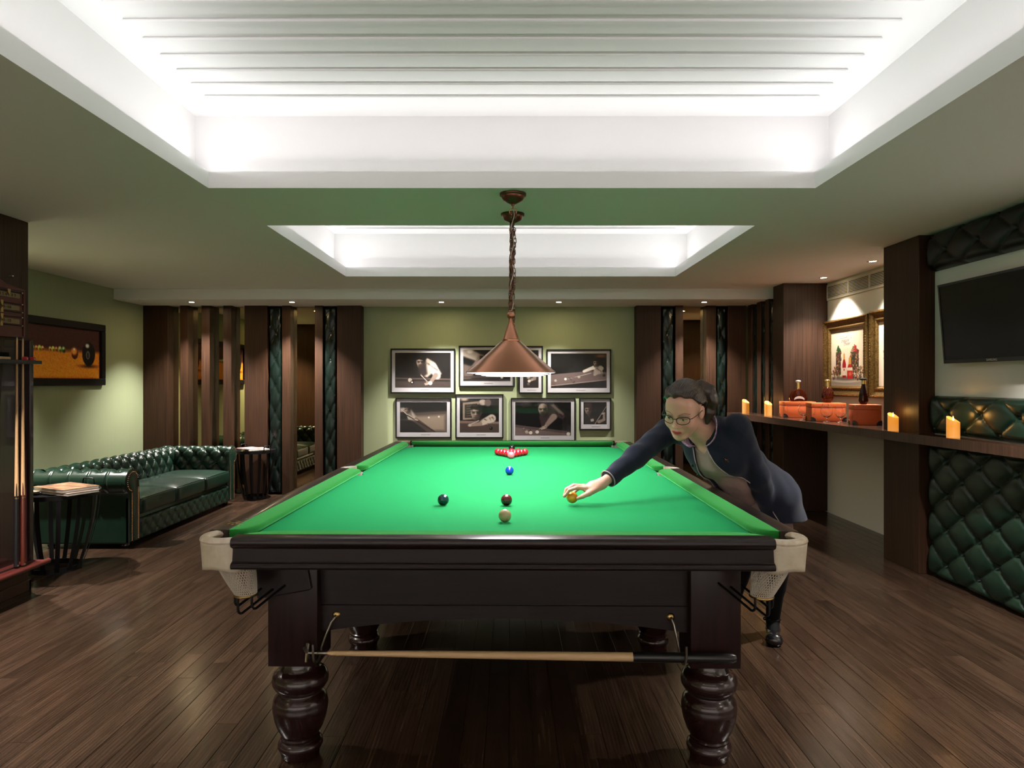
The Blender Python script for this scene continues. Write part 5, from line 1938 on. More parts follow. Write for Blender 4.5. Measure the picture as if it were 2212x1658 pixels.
# base, seat cushions, buttoned front rail, flat outside panels
q = MB()
q.box(XB - 0.15, SY0 - 0.155, 0.04, SXF - 0.03, SY1 + 0.155, 0.262, b=0.012)
q.build('base', M['leather'], t)
tufted_panel('front_rail', M['leather'], t, (SXF - 0.032, SY0 + 0.002, 0.045), (0, 1, 0), (0, 0, 1), SY1 - SY0 - 0.004, 0.185, 0.136, 0.070, 0.02, 0.058, 0.018, 0.0095, thick=0.022, edge=0.02, br=0.007)
w3 = (SY1 - SY0 - 0.012) / 3
for k in range(3):
    y0_, y1_ = SY0 + 0.004 + k * (w3 + 0.002), SY0 + 0.004 + k * (w3 + 0.002) + w3
    bm = bmesh.new()
    bmesh.ops.create_cube(bm, size=1)
    for v in bm.verts:
        v.co = Vector(((XB + SXF) / 2 + v.co.x * (SXF - XB + 0.03), (y0_ + y1_) / 2 + v.co.y * w3, 0.335 + v.co.z * 0.160))
    bmesh.ops.subdivide_edges(bm, edges=list(bm.edges), cuts=7, use_grid_fill=True)
    for v in bm.verts:
        fx = (v.co.x - (XB + SXF) / 2) / ((SXF - XB + 0.03) / 2)
        fy = (v.co.y - (y0_ + y1_) / 2) / (w3 / 2)
        fz = (v.co.z - 0.335) / 0.080
        g = (1 - fx ** 4) * (1 - fy ** 4)
        v.co.z += 0.016 * g * (1 if fz > 0 else -0.3) * abs(fz)
        if abs(fz) > 0.9:
            for f_, ax in ((fx, 0), (fy, 1)):
                if abs(f_) > 0.98:
                    v.co[ax] -= 0.014 * math.copysign(1, f_)
                    v.co.z -= 0.010 * math.copysign(1, fz)
        if abs(fx) > 0.98 and abs(fz) < 0.9:
            v.co.x += 0.008 * math.copysign(1, fx) * (1 - fz * fz)
    q = MB()
    bm.verts.index_update()
    q.add([v.co[:] for v in bm.verts], [[v.index for v in f.verts] for f in bm.faces])
    bm.free()
    o = q.build('seat_cushion', M['leather'], t, smooth=180)
    sb = o.modifiers.new('soft', 'SUBSURF')
    sb.levels = sb.render_levels = 1
    q = MB()
    q.tube([(SXF + 0.008, y0_ + 0.02, 0.402), (SXF + 0.010, (y0_ + y1_) / 2, 0.405), (SXF + 0.008, y1_ - 0.02, 0.402)], 0.003, 6)
    q.build('piping', M['leather'], o)
for (sx, sy) in ((SXF - 0.08, SY0 - 0.08), (SXF - 0.08, SY1 + 0.08), (XB - 0.09, SY0 - 0.08), (XB - 0.09, SY1 + 0.08)):
    q = MB()
    q.lathe([(0.0, 0.0), (0.022, 0.0), (0.032, 0.014), (0.032, 0.030), (0.024, 0.042), (0.0, 0.042)], (sx, sy, 0), 16, close=False)
    q.build('foot', M['mahogany_z'], t)

# ================================================================== black strap side tables
def ribbon(q, pts, side, w, th):
    vs = []
    m = len(pts)
    for i in range(m):
        p = Vector(pts[i])
        tg = (Vector(pts[min(i + 1, m - 1)]) - Vector(pts[max(i - 1, 0)])).normalized()
        s = Vector(side).normalized()
        n = tg.cross(s).normalized()
        for (a, b_) in ((-1, -1), (1, -1), (1, 1), (-1, 1)):
            vs.append(p + s * a * w / 2 + n * b_ * th / 2)
    fs = [(3, 2, 1, 0), tuple((m - 1) * 4 + k for k in range(4))]
    for i in range(m - 1):
        for k in range(4):
            l = (k + 1) % 4
            fs.append((i * 4 + k, i * 4 + l, (i + 1) * 4 + l, (i + 1) * 4 + k))
    q.add(vs, fs)


def side_table(x, y, s, label, turn=0.0):
    t = thing('side_table', label, 'side table', (x, y, 0), turn, 'black strap side tables', local=True)
    q = MB()
    q.lathe([(0.0, 0.582), (0.300 * s, 0.582), (0.300 * s, 0.590), (0.0, 0.590)], (0, 0, 0), 56, close=False)
    q.build('tabletop', mat('smoked_glass_top', (0.01, 0.01, 0.011), 0.08, spec=0.5), t)
    q = MB()
    q.lathe([(0.300 * s, 0.562), (0.308 * s, 0.562), (0.308 * s, 0.597), (0.300 * s, 0.597), (0.300 * s, 0.562)], (0, 0, 0), 56, close=False)
    q.build('top_band', M['black_metal'], t)
    q = MB()
    q.lathe([(0.170 * s, 0.002), (0.178 * s, 0.002), (0.178 * s, 0.040), (0.170 * s, 0.040), (0.170 * s, 0.002)], (0, 0, 0), 48, close=False)
    q.build('base_band', M['black_metal'], t)
    for k in range(14):
        a = 2 * PI * k / 14
        q = MB()
        pts = []
        for i in range(12):
            f = i / 11
            rr = (0.173 + (0.298 - 0.173) * math.sin(f * PI / 2) ** 0.92) * s
            pts.append((rr * math.cos(a), rr * math.sin(a), 0.006 + 0.572 * f))
        ribbon(q, pts, (-math.sin(a), math.cos(a), 0), 0.030 * s, 0.004)
        q.build('strap', M['black_metal'], t, smooth=30)
    for a in (R(-105), R(75)):
        q = MB()
        ca, sa = math.cos(a), math.sin(a)
        pts = []
        for (d, z) in ((-0.055, 0.575), (-0.055, 0.63), (-0.050, 0.645), (-0.040, 0.652), (0.040, 0.652), (0.050, 0.645), (0.055, 0.63), (0.055, 0.575)):
            pts.append((0.304 * s * ca - d * s * sa, 0.304 * s * sa + d * s * ca, z))
        q.tube(pts, 0.0055, 8)
        q.build('handle', M['black_metal'], t)
    return t


side_table(-3.46, 5.20, 1.0, 'black metal strap side table with books beside the cue rack')
side_table(-3.115, 8.375, 0.77, 'black metal strap side table between the far sofa arm and the wood panels', R(70))


def book(x, y, z, w, d, h, rot, label, cover, cat='book', name='picture_book', blotch=None):
    t = thing(name, label, cat, (x, y, z), rot, 'reading matter on the side tables', local=True)
    q = MB()
    q.box(-w / 2 + 0.004, -d / 2 + 0.004, 0.003, w / 2 - 0.004, d / 2 - 0.004, h - 0.003)
    q.build('pages', M['page'], t, smooth=0)
    for (z0_, z1_) in ((0, 0.0028), (h - 0.0028, h)):
        q = MB()
        q.box(-w / 2, -d / 2, z0_, w / 2, d / 2, z1_, b=0.0008, seg=1)
        q.build('cover', cover, t, smooth=0)
    q = MB()
    q.box(-w / 2, -d / 2, 0.0, -w / 2 + 0.003, d / 2, h)
    q.build('spine', cover, t, smooth=0)
    return t


cov1 = mat('warm_printed_cover', (0.10, 0.045, 0.03), 0.3, spec=0.5, col2=(0.52, 0.30, 0.17), cscale=(9, 14, 5))
cov2 = mat('pale_printed_cover', (0.60, 0.56, 0.50), 0.35, col2=(0.30, 0.20, 0.16), cscale=(10, 8, 5))
cov3 = mat('green_printed_cover', (0.40, 0.36, 0.26), 0.35, col2=(0.16, 0.15, 0.09), cscale=(12, 18, 5))
cov4 = mat('red_printed_cover', (0.45, 0.03, 0.04), 0.3, col2=(0.60, 0.50, 0.48), cscale=(9, 9, 5))
book(-3.275, 5.10, 0.598, 0.32, 0.24, 0.020, R(-25), 'pale book under the large picture book', cov2)
book(-3.325, 5.135, 0.619, 0.37, 0.27, 0.024, R(-27), 'large picture book with a warm brown cover on top of the pile', cov1)
book(-3.575, 5.17, 0.598, 0.22, 0.28, 0.010, R(12), 'thin magazine, lower of the two on the table left of the picture book', cov2, 'magazine', 'magazine')
book(-3.570, 5.165, 0.609, 0.22, 0.28, 0.008, R(-6), 'olive magazine, upper of the two left of the picture book', cov3, 'magazine', 'magazine')
book(-3.10, 8.36, 0.598, 0.24, 0.30, 0.012, R(35), 'magazine on the side table beyond the sofa, under the red one', cov2, 'magazine', 'magazine')
book(-3.16, 8.34, 0.611, 0.21, 0.27, 0.009, R(55), 'red magazine on the side table beyond the sofa', cov4, 'magazine', 'magazine')

# ================================================================== cue rack, scoreboard and what they hold
XP = -3.289
t = thing('cue_rack', 'dark wooden wall cue rack with shelf and base tray on the left pillar', 'cue rack', (XP, 4.1, 0.2))
q = MB()
q.box(XP, 3.50, 0.20, XP + 0.014, 4.60, 1.70, b=0.002, seg=1)
q.build('backboard', M['mahogany_z'], t, smooth=0)
for (a, b_) in ((4.60, 4.635), (3.47, 3.50)):
    q = MB()
    q.box(XP, a, 0.20, XP + 0.066, b_, 1.70, b=0.003, seg=1)
    q.build('stile', M['mahogany_z'], t, smooth=0)
q = MB()
q.box(XP, 3.42, 1.540, -3.117, 4.565, 1.562, b=0.003, seg=1)
q.build('shelf', M['black'], t, smooth=0)
q = MB()
q.box(XP, 3.42, 0.195, -3.125, 4.64, 0.222, b=0.008, seg=2)
q.tube([(-3.125, 3.42, 0.214), (-3.125, 4.64, 0.214)], 0.017, 12)
q.build('base_tray', M['red_wood'], t, smooth=40)
q = MB()
q.box(-3.20, 3.52, 0.222, -3.19, 4.585, 0.232)
q.build('tray_fillet', M['mahogany_y'], t, smooth=0)

t = thing('snooker_scoreboard', 'red mahogany snooker scoreboard with brass number strips above the cue rack', 'scoreboard', (XP, 4.2, 1.72))
q = MB()
q.prism([(3.86, 1.715), (4.612, 1.715), (4.612, 2.040), (4.45, 2.060), (4.236, 2.145), (4.02, 2.060), (3.86, 2.040)], 'x', XP, XP + 0.020)
q.build('board', M['red_wood'], t, smooth=0)
q = MB()
for (a, b_, c_, d__) in ((3.86, 4.612, 1.715, 1.73), (3.86, 4.612, 2.026, 2.040), (4.597, 4.612, 1.73, 2.026), (3.86, 3.875, 1.73, 2.026)):
    q = MB()
    q.box(XP + 0.020, a, c_, XP + 0.027, b_, d__, b=0.002, seg=1)
    q.build('moulding', M['red_wood'], t, smooth=0)
def strip(y0_, y1_, z0_, z1_, txt, size, sp):
    q = MB()
    q.box(XP + 0.020, y0_, z0_, XP + 0.0225, y1_, z1_)
    o = q.build('number_strip', M['old_brass'], t, smooth=0)
    text_mesh('numerals', txt, size, M['black_matte'], o, frame_matrix((XP + 0.0227, (y0_ + y1_) / 2, (z0_ + z1_) / 2), (0, 1, 0), (0, 0, 1)), ext=0.0003, spacing=sp)
strip(4.235, 4.565, 1.975, 2.006, '0 1 2 3 4 5 6 7 8 9', 0.026, 1.25)
strip(3.88, 4.205, 1.975, 2.006, '0 1 2 3 4 5 6 7 8 9', 0.026, 1.25)
for zz in (1.894, 1.806):
    strip(4.00, 4.562, zz, zz + 0.031, '10-20-30-40-50-60-70-80-90-100', 0.027, 1.12)
for zz in (2.014, 1.937, 1.883, 1.850, 1.795):
    q = MB()
    q.tube([(XP + 0.026, 3.89, zz), (XP + 0.026, 4.585, zz)], 0.0035, 8)
    q.build('slide_rod', M['black_metal'], t)
    for yy in (3.895, 4.580):
        q = MB()
        q.sphere((XP + 0.028, yy, zz), 0.0055, 10, 6)
        q.build('rod_screw', M['nickel'], t)
for (yy, zz, dn) in ((4.455, 2.014, 1), (4.02, 2.014, 1), (4.392, 1.937, 1), (4.392, 1.883, -1), (4.392, 1.850, 1), (4.388, 1.795, -1)):
    q = MB()
    pl = [(-0.011, 0.012), (0.011, 0.012), (0.011, -0.006), (0.004, -0.018), (0.0, -0.026), (-0.004, -0.018), (-0.011, -0.006)]
    q.prism([(yy + a, zz + b_ * dn) for (a, b_) in pl], 'x', XP + 0.024, XP + 0.033)
    q.build('pointer', M['brass'], t, smooth=0)
q = MB()
q.sphere((XP + 0.030, 4.49, 2.115), 0.006, 10, 6)
q.tube([(XP + 0.001, 4.49, 2.115), (XP + 0.030, 4.49, 2.115)], 0.0035, 8)
q.build('peg', M['nickel'], t)


def cue(x0, y0_, x1, y1_, zb, zt_, label, butt, ring):
    t = thing('snooker_cue', label, 'cue', (x0, y0_, zb), 0, 'cues standing in the rack')
    a, b_ = Vector((x0, y0_, zb)), Vector((x1, y1_, zt_))
    A = lambda s: a.lerp(b_, s)
    q = MB()
    q.tube([A(0.305), A(0.5), A(0.75), A(0.985)], [0.0125, 0.0098, 0.0072, 0.0052], 14)
    sh = q.build('shaft', M['ash'], t)
    q = MB()
    q.tube([A(0.0), A(0.004), A(0.30), A(0.305)], [0.0135, 0.0148, 0.0128, 0.0126], 14)
    q.build('butt', butt, t)
    q = MB()
    q.tube([A(0.292), A(0.298)], [0.0131, 0.0131], 14)
    q.build('joint_ring', ring, t)
    for k in range(4):
        w = PI / 2 * k + 0.6
        e = Vector((math.cos(w), math.sin(w), 0)) * 0.0098
        q = MB()
        q.tube([A(0.30) + e * 0.95, A(0.36) + e * 0.78, A(0.43) + e * 0.72], [0.006, 0.0042, 0.0005], 8)
        q.build('splice', butt, sh)
    q = MB()
    q.tube([A(0.985), A(0.994)], [0.0052, 0.0050], 12)
    q.build('ferrule', M['brass'], t)
    q = MB()
    q.tube([A(0.994), A(0.998), A(1.0)], [0.0050, 0.0049, 0.003], 12)
    q.build('tip', mat('blue_tip', (0.05, 0.12, 0.2), 0.9), t)
    q = MB()
    q.tube([A(0.006) + Vector((0.0135, -0.004, 0)), A(0.006) + Vector((0.0155, -0.005, 0))], 0.006, 12)
    q.build('badge', M['nickel'], t)


cue(-3.175, 4.405, -3.214, 4.465, 0.233, 1.715, 'snooker cue with black butt, left of the two in the rack', M['black'], M['brass'])
cue(-3.160, 4.445, -3.212, 4.515, 0.233, 1.712, 'snooker cue with red-brown butt, right of the two in the rack', mat('rosewood', (0.07, 0.014, 0.008), 0.2, coat=0.5), M['brass'])

t = thing('table_brush', 'wooden table brush lying bristles up on the rack shelf', 'brush', (-3.19, 4.26, 1.562))
q = MB()
q.box(-3.215, 4.10, 1.563, -3.165, 4.345, 1.580, b=0.004)
q.build('back', M['maple'], t)
q = MB()
rg = random.Random(4)
for i in range(34):
    for j in range(5):
        bx, by = -3.209 + 0.0095 * j, 4.108 + 0.0068 * i
        q.tube([(bx, by, 1.578), (bx + rg.uniform(-.003, .003), by + rg.uniform(-.003, .003), 1.606 + rg.uniform(-.004, .004))], 0.0022, 4)
stuff(q.build('bristles', M['black_matte'], t))
for (cx, cy, lab) in ((-3.150, 4.452, 'red chalk cube on the rack shelf, left of the two'), (-3.150, 4.520, 'red chalk cube at the end of the rack shelf, right of the two')):
    t = thing('chalk_cube', lab, 'chalk', (cx, cy, 1.562), R(8), 'chalk cubes on the rack shelf', local=True)
    q = MB()
    q.box(-0.0125, -0.0125, 0.0005, 0.0125, 0.0125, 0.0215, b=0.001, seg=1)
    q.build('wrapper', M['chalk_red'], t, smooth=0)
    q = MB()
    q.lathe([(0.0, 0.0195), (0.006, 0.0205), (0.011, 0.023), (0.0122, 0.0215)], (0, 0, 0), 16, close=False)
    q.build('chalk_face', M['chalk_top'], t)
    q = MB()
    q.box(0.0122, -0.006, 0.006, 0.0129, 0.006, 0.016)
    q.build('paper_mark', M['mat_board'], t, smooth=0)

# ================================================================== the woman placing the yellow ball
def surface_nets(field, lo, hi, h, n=28, slack=0.02):
    """zero surface of a signed distance field as welded quads; only blocks near the surface are sampled"""
    lo = np.array(lo, float)
    dims = np.ceil((np.array(hi) - lo) / h).astype(int) + 2
    nb = (dims + n - 1) // n
    NX, NY, NZ = (nb * n + 2)
    vid, vpos, quads = [], [], []
    half = n * h / 2
    rad = half * math.sqrt(3)
    off = np.array([[i, j, k] for i in (0, 1) for j in (0, 1) for k in (0, 1)])
    edges = [(a, b) for a in range(8) for b in range(a + 1, 8) if np.abs(off[a] - off[b]).sum() == 1]
    for bi in range(nb[0]):
        for bj in range(nb[1]):
            for bk in range(nb[2]):
                i0 = np.array([bi, bj, bk]) * n
                c = lo + (i0 + n / 2) * h
                use = field(c[None, :], None)
                if abs(use[0]) > rad + slack:
                    continue
                act = field.near(c, rad)
                g = [lo[a] + (i0[a] + np.arange(n + 1)) * h for a in range(3)]
                X, Y, Z = np.meshgrid(*g, indexing='ij')
                V = field(np.stack([X.ravel(), Y.ravel(), Z.ravel()], 1), act).reshape(n + 1, n + 1, n + 1)
                S = V < 0
                if not S.any() or S.all():
                    continue
                cnt = sum(S[o[0]:o[0] + n, o[1]:o[1] + n, o[2]:o[2] + n].astype(int) for o in off)
                ci = np.argwhere((cnt > 0) & (cnt < 8))
                if not len(ci):
                    continue
                acc = np.zeros((len(ci), 3))
                num = np.zeros(len(ci))
                cv = [V[ci[:, 0] + o[0], ci[:, 1] + o[1], ci[:, 2] + o[2]] for o in off]
                for (a, b_) in edges:
                    m = (cv[a] < 0) != (cv[b_] < 0)
                    tt = np.where(m, cv[a] / np.where(m, cv[a] - cv[b_], 1), 0)[:, None]
                    acc += np.where(m[:, None], off[a] + tt * (off[b_] - off[a]), 0)
                    num += m
                gi = ci + i0
                vid.append((gi[:, 0] * NY + gi[:, 1]) * NZ + gi[:, 2])
                vpos.append(lo + (gi + acc / num[:, None]) * h)
                st = (NY * NZ, NZ, 1)
                for ax in range(3):
                    o1, o2 = (ax + 1) % 3, (ax + 2) % 3
                    sl0 = [slice(0, n)] * 3
                    sl1 = [slice(0, n)] * 3
                    sl1[ax] = slice(1, n + 1)
                    A, B = S[tuple(sl0)], S[tuple(sl1)]
                    e = np.argwhere(A != B)
                    if not len(e):
                        continue
                    fl = A[e[:, 0], e[:, 1], e[:, 2]]
                    base = ((e + i0) * np.array(st)).sum(1)
                    q4 = np.stack([base - st[o1] - st[o2], base - st[o2], base, base - st[o1]], 1)
                    q4[~fl] = q4[~fl][:, ::-1]
                    quads.append(q4)
    vid = np.concatenate(vid)
    vpos = np.concatenate(vpos)
    order = np.argsort(vid)
    vid, vpos = vid[order], vpos[order]
    Q = np.concatenate(quads)
    idx = np.searchsorted(vid, Q)
    idx = np.clip(idx, 0, len(vid) - 1)
    ok = (vid[idx] == Q).all(1)
    return vpos, idx[ok]


class Field:
    """smooth union of round cones and ellipsoids; entries: (kind, data, k, op)"""

    def __init__(self):
        self.p = []
        self.cuts = []
        self.noise = None

    def cone(self, a, b_, ra, rb, k=0.02, op=1, sq=None):
        self.p.append(('c', (np.array(a, float), np.array(b_, float), ra, rb), k, op))
        return self

    def chain(self, pts, rs, k=0.02):
        for i in range(len(pts) - 1):
            self.cone(pts[i], pts[i + 1], rs[i], rs[i + 1], k)
        return self

    def ell(self, c, axes, r, k=0.02, op=1):
        self.p.append(('e', (np.array(c, float), np.array(axes, float), np.array(r, float)), k, op))
        return self

    def prim(self, kind, d, P):
        if kind == 'c':
            a, b_, ra, rb = d
            ab = b_ - a
            h = np.clip(((P - a) @ ab) / max(ab @ ab, 1e-9), 0, 1)
            return np.linalg.norm(P - a - h[:, None] * ab, axis=1) - (ra + (rb - ra) * h)
        c, A, r = d
        q = (P - c) @ A.T
        k0 = np.linalg.norm(q / r, axis=1)
        k1 = np.linalg.norm(q / (r * r), axis=1)
        return np.where(k1 < 1e-9, -r.min(), k0 * (k0 - 1) / np.maximum(k1, 1e-9))

    def near(self, c, rad):
        out = []
        for i, (kind, d, k, op) in enumerate(self.p):
            if self.prim(kind, d, c[None, :])[0] < rad * 1.25 + k + 0.03:
                out.append(i)
        return out

    def __call__(self, P, act):
        v = None
        for i in (range(len(self.p)) if act is None else act):
            kind, d, k, op = self.p[i]
            x = self.prim(kind, d, P)
            if op == 1:
                if v is None:
                    v = x
                else:
                    h = np.clip(0.5 + 0.5 * (x - v) / k, 0, 1)
                    v = x * (1 - h) + v * h - k * h * (1 - h)
                    # x*(1-h)+v*h : h=1 keeps v
            elif v is not None:
                h = np.clip(0.5 - 0.5 * (v + x) / k, 0, 1)
                v = v * (1 - h) + (-x) * h + k * h * (1 - h)
        if v is None:
            v = np.full(len(P), 1.0)
        for f in self.cuts:
            v = f(P, v)
        return v


def sdf_object(name, field, lo, hi, h, m, parent, color=None, smooth_it=0):
    V, Qd = surface_nets(field, lo, hi, h)
    me = bpy.data.meshes.new(name)
    me.vertices.add(len(V))
    me.vertices.foreach_set('co', V.astype(np.float32).ravel())
    me.loops.add(len(Qd) * 4)
    me.loops.foreach_set('vertex_index', Qd.astype(np.int32).ravel())
    me.polygons.add(len(Qd))
    me.polygons.foreach_set('loop_start', np.arange(0, len(Qd) * 4, 4, dtype=np.int32))
    me.polygons.foreach_set('loop_total', np.full(len(Qd), 4, dtype=np.int32))
    me.update(calc_edges=True)
    me.validate()
    me.polygons.foreach_set('use_smooth', [True] * len(me.polygons))
    if color is not None:
        cc = color(V)
        at = me.attributes.new('col', 'FLOAT_COLOR', 'POINT')
        at.data.foreach_set('color', np.concatenate([cc, np.ones((len(cc), 1))], 1).astype(np.float32).ravel())
    me.materials.append(m)
    o = link(name, me, parent)
    if smooth_it:
        md = o.modifiers.new('soften', 'SMOOTH')
        md.iterations = smooth_it
        md.factor = 0.5
    return o


A3 = lambda *v: np.array(v, float)
nrm = lambda v: v / np.linalg.norm(v)
PEL, SPM, CHE, NEC = A3(1.270, 3.500, 0.864), A3(1.130, 3.412, 0.990), A3(1.015, 3.340, 1.096), A3(0.900, 3.270, 1.200)
SHR, SHL = A3(0.800, 3.490, 1.168), A3(1.066, 3.215, 1.200)
ELR, WRR = A3(0.612, 3.342, 1.055), A3(0.428, 3.200, 0.946)
ELL_, WRL = A3(1.195, 3.310, 0.965), A3(1.305, 3.400, 0.738)
HIR, HIL = PEL + A3(-0.05, 0.055, -0.03), PEL + A3(0.05, -0.055, -0.03)
KNL, ANL, TOL = A3(1.430, 3.655, 0.470), A3(1.470, 3.835, 0.095), A3(1.428, 3.705, 0.030)
KNR, ANR, TOR = A3(1.300, 3.800, 0.460), A3(1.310, 4.050, 0.095), A3(1.235, 3.930, 0.030)
T_ = nrm(NEC - PEL)
A_ = SHL - SHR
A_ = nrm(A_ - T_ * (A_ @ T_))
N_ = np.cross(A_, T_)                           # out of the chest
woman = thing('person', 'woman in a navy jacket and glasses leaning over the table to place the yellow ball', 'person', (1.40, 3.80, 0))

# head frame
HO = A3(0.793, 3.130, 1.296)
HS = 1.07                                       # head size
HF = nrm(A3(-0.55, -0.74, -0.44))
HU = A3(0.12, -0.02, 1.0)
HU = nrm(HU - HF * (HU @ HF))
HL = np.cross(HU, HF)
HA = np.stack([HL, HF, HU])                     # rows: her left, forward, up
def H(l, f, u): return HO + HS * (l * HL + f * HF + u * HU)
def hl(P): return (P - HO) @ HA.T / HS
def HC(F_, a, b_, ra, rb, k, op=1): F_.cone(H(*a), H(*b_), ra * HS, rb * HS, k, op)
def HE(F_, c, r, k, op=1, rot=None): F_.ell(H(*c), HA if rot is None else rot @ HA, np.array(r) * HS, k, op)


body = Field()
HE(body, (0, -0.014, 0.040), (0.073, 0.092, 0.084), 0.02)
HE(body, (0, 0.030, -0.028), (0.060, 0.062, 0.082), 0.03)
HC(body, (0, 0.050, -0.094), (0, 0.066, -0.097), 0.020, 0.0155, 0.025)
for s in (-1, 1):
    HC(body, (s * 0.042, 0.004, -0.058), (s * 0.013, 0.056, -0.094), 0.018, 0.014, 0.03)
    HE(body, (s * 0.035, 0.060, -0.032), (0.024, 0.022, 0.022), 0.025)
    HC(body, (s * 0.012, 0.079, 0.022), (s * 0.044, 0.062, 0.021), 0.010, 0.009, 0.02)
HE(body, (0, 0.062, 0.050), (0.052, 0.022, 0.035), 0.02)
for s in (-1, 1):
    HE(body, (s * 0.031, 0.099, 0.002), (0.019, 0.020, 0.011), 0.012, -1)
HC(body, (0, 0.083, 0.008), (0, 0.102, -0.030), 0.0058, 0.0088, 0.012)
for s in (-1, 1):
    HE(body, (s * 0.0108, 0.092, -0.034), (0.0068, 0.009, 0.0068), 0.006)
    HE(body, (s * 0.031, 0.074, 0.002), (0.0145, 0.0135, 0.0135), 0.004)          # eyeball with lids
    HE(body, (s * 0.0056, 0.097, -0.0415), (0.0028, 0.005, 0.003), 0.003, -1)
HE(body, (0, 0.079, -0.060), (0.026, 0.016, 0.018), 0.014)
HC(body, (-0.014, 0.0875, -0.0585), (0.014, 0.0875, -0.0585), 0.0046, 0.0046, 0.004)
HC(body, (0, 0.0925, -0.0580), (0, 0.0925, -0.0581), 0.0058, 0.0058, 0.006)
HC(body, (-0.011, 0.0870, -0.0690), (0.011, 0.0870, -0.0690), 0.0060, 0.0060, 0.004)
HC(body, (-0.021, 0.0915, -0.0635), (0.021, 0.0915, -0.0635), 0.0016, 0.0016, 0.0025, -1)
for s in (-1, 1):
    rot = np.array([[1, 0.25 * s, 0], [-0.25 * s, 1, 0.15], [0, -0.15, 1]])
    HE(body, (s * 0.076, -0.008, -0.008), (0.0075, 0.019, 0.031), 0.006, 1, rot)
    HE(body, (s * 0.085, -0.004, -0.004), (0.0065, 0.010, 0.017), 0.005, -1, rot)
body.cone(H(0, -0.022, -0.055), NEC - 0.010 * T_, 0.049, 0.052, 0.03)
body.cone(H(0, -0.022, -0.055), H(0, 0.01, -0.09), 0.045, 0.030, 0.03)
# trunk, arms, legs
body.cone(NEC - T_ * 0.02, CHE, 0.055, 0.095, 0.05)
body.cone(SHR + A_ * 0.03, SHL - A_ * 0.03, 0.045, 0.045, 0.04)
body.cone(CHE - A_ * 0.055, CHE + A_ * 0.055, 0.088, 0.088, 0.05)
body.cone(CHE, SPM, 0.105, 0.092, 0.05)
body.cone(SPM - A_ * 0.03, SPM + A_ * 0.03, 0.085, 0.085, 0.05)
body.cone(SPM, PEL, 0.09, 0.115, 0.05)
body.cone(HIR, HIL, 0.105, 0.105, 0.05)
for s in (-1, 1):
    body.ell(CHE + A_ * 0.065 * s + N_ * 0.062 - T_ * 0.03, np.stack([A_, N_, T_]), (0.058, 0.050, 0.058), 0.03)
body.chain([SHR, ELR, WRR], [0.045, 0.034, 0.0225], 0.02)
body.cone(ELR * 0.75 + WRR * 0.25, ELR * 0.45 + WRR * 0.55, 0.034, 0.027, 0.02)
body.chain([SHL, ELL_, WRL], [0.045, 0.034, 0.0225], 0.02)
body.chain([HIL, KNL, ANL], [0.082, 0.052, 0.034], 0.03)
body.chain([HIR, KNR, ANR], [0.082, 0.052, 0.034], 0.03)
for (kn, an) in ((KNL, ANL), (KNR, ANR)):
    cal = kn * 0.68 + an * 0.32 + A3(0.02, 0.025, 0)
    body.cone(cal + (kn - an) * 0.10, cal - (kn - an) * 0.12, 0.044, 0.038, 0.03)
for (an, to) in ((ANL, TOL), (ANR, TOR)):
    body.cone(an + A3(0, 0, -0.02), to + A3(0, 0, 0.004), 0.028, 0.022, 0.02)
    body.cone(an + A3(0.008, 0.02, -0.03), an + A3(0.01, 0.03, -0.05), 0.024, 0.022, 0.02)
# right hand closed on the ball
MCP = [A3(0.346, 3.152, 0.9305), A3(0.340, 3.172, 0.9365), A3(0.343, 3.192, 0.933), A3(0.352, 3.210, 0.924)]
FIN = [([A3(0.305, 3.139, 0.937), A3(0.272, 3.139, 0.926), A3(0.2535, 3.146, 0.900)], 0.0092),
       ([A3(0.295, 3.168, 0.943), A3(0.261, 3.169, 0.925), A3(0.2500, 3.165, 0.894)], 0.0094),
       ([A3(0.302, 3.199, 0.934), A3(0.272, 3.200, 0.912), A3(0.2640, 3.189, 0.886)], 0.0088),
       ([A3(0.322, 3.219, 0.921), A3(0.300, 3.220, 0.902), A3(0.2890, 3.207, 0.884)], 0.0078)]
body.cone(WRR, WRR * 0.5 + MCP[1] * 0.5 + A3(0, 0.006, -0.004), 0.0225, 0.024, 0.02)
for i, m_ in enumerate(MCP):
    base = WRR + A3(-0.02, (i - 1.3) * 0.010, -0.004)
    body.cone(base, m_ + A3(0, 0, -0.004), 0.0155, 0.0118 if i < 3 else 0.0105, 0.010)
    pts, r0 = FIN[i]
    ch = [m_] + pts
    rs = [r0 + 0.0012, r0, r0 - 0.0010, r0 - 0.0022]
    for j in range(3):
        body.cone(ch[j], ch[j + 1], rs[j], rs[j + 1], 0.0035)
    body.cone(m_ + A3(0, 0, 0.0015), m_ + A3(-0.001, 0, 0.0015), r0 + 0.0016, r0 + 0.0016, 0.006)
body.cone(WRR + A3(-0.012, -0.014, -0.012), A3(0.362, 3.137, 0.912), 0.0175, 0.0135, 0.012)
body.cone(A3(0.362, 3.137, 0.912), A3(0.331, 3.126, 0.900), 0.0125, 0.0105, 0.006)
body.cone(A3(0.331, 3.126, 0.900), A3(0.3085, 3.1305, 0.889), 0.0105, 0.0078, 0.005)
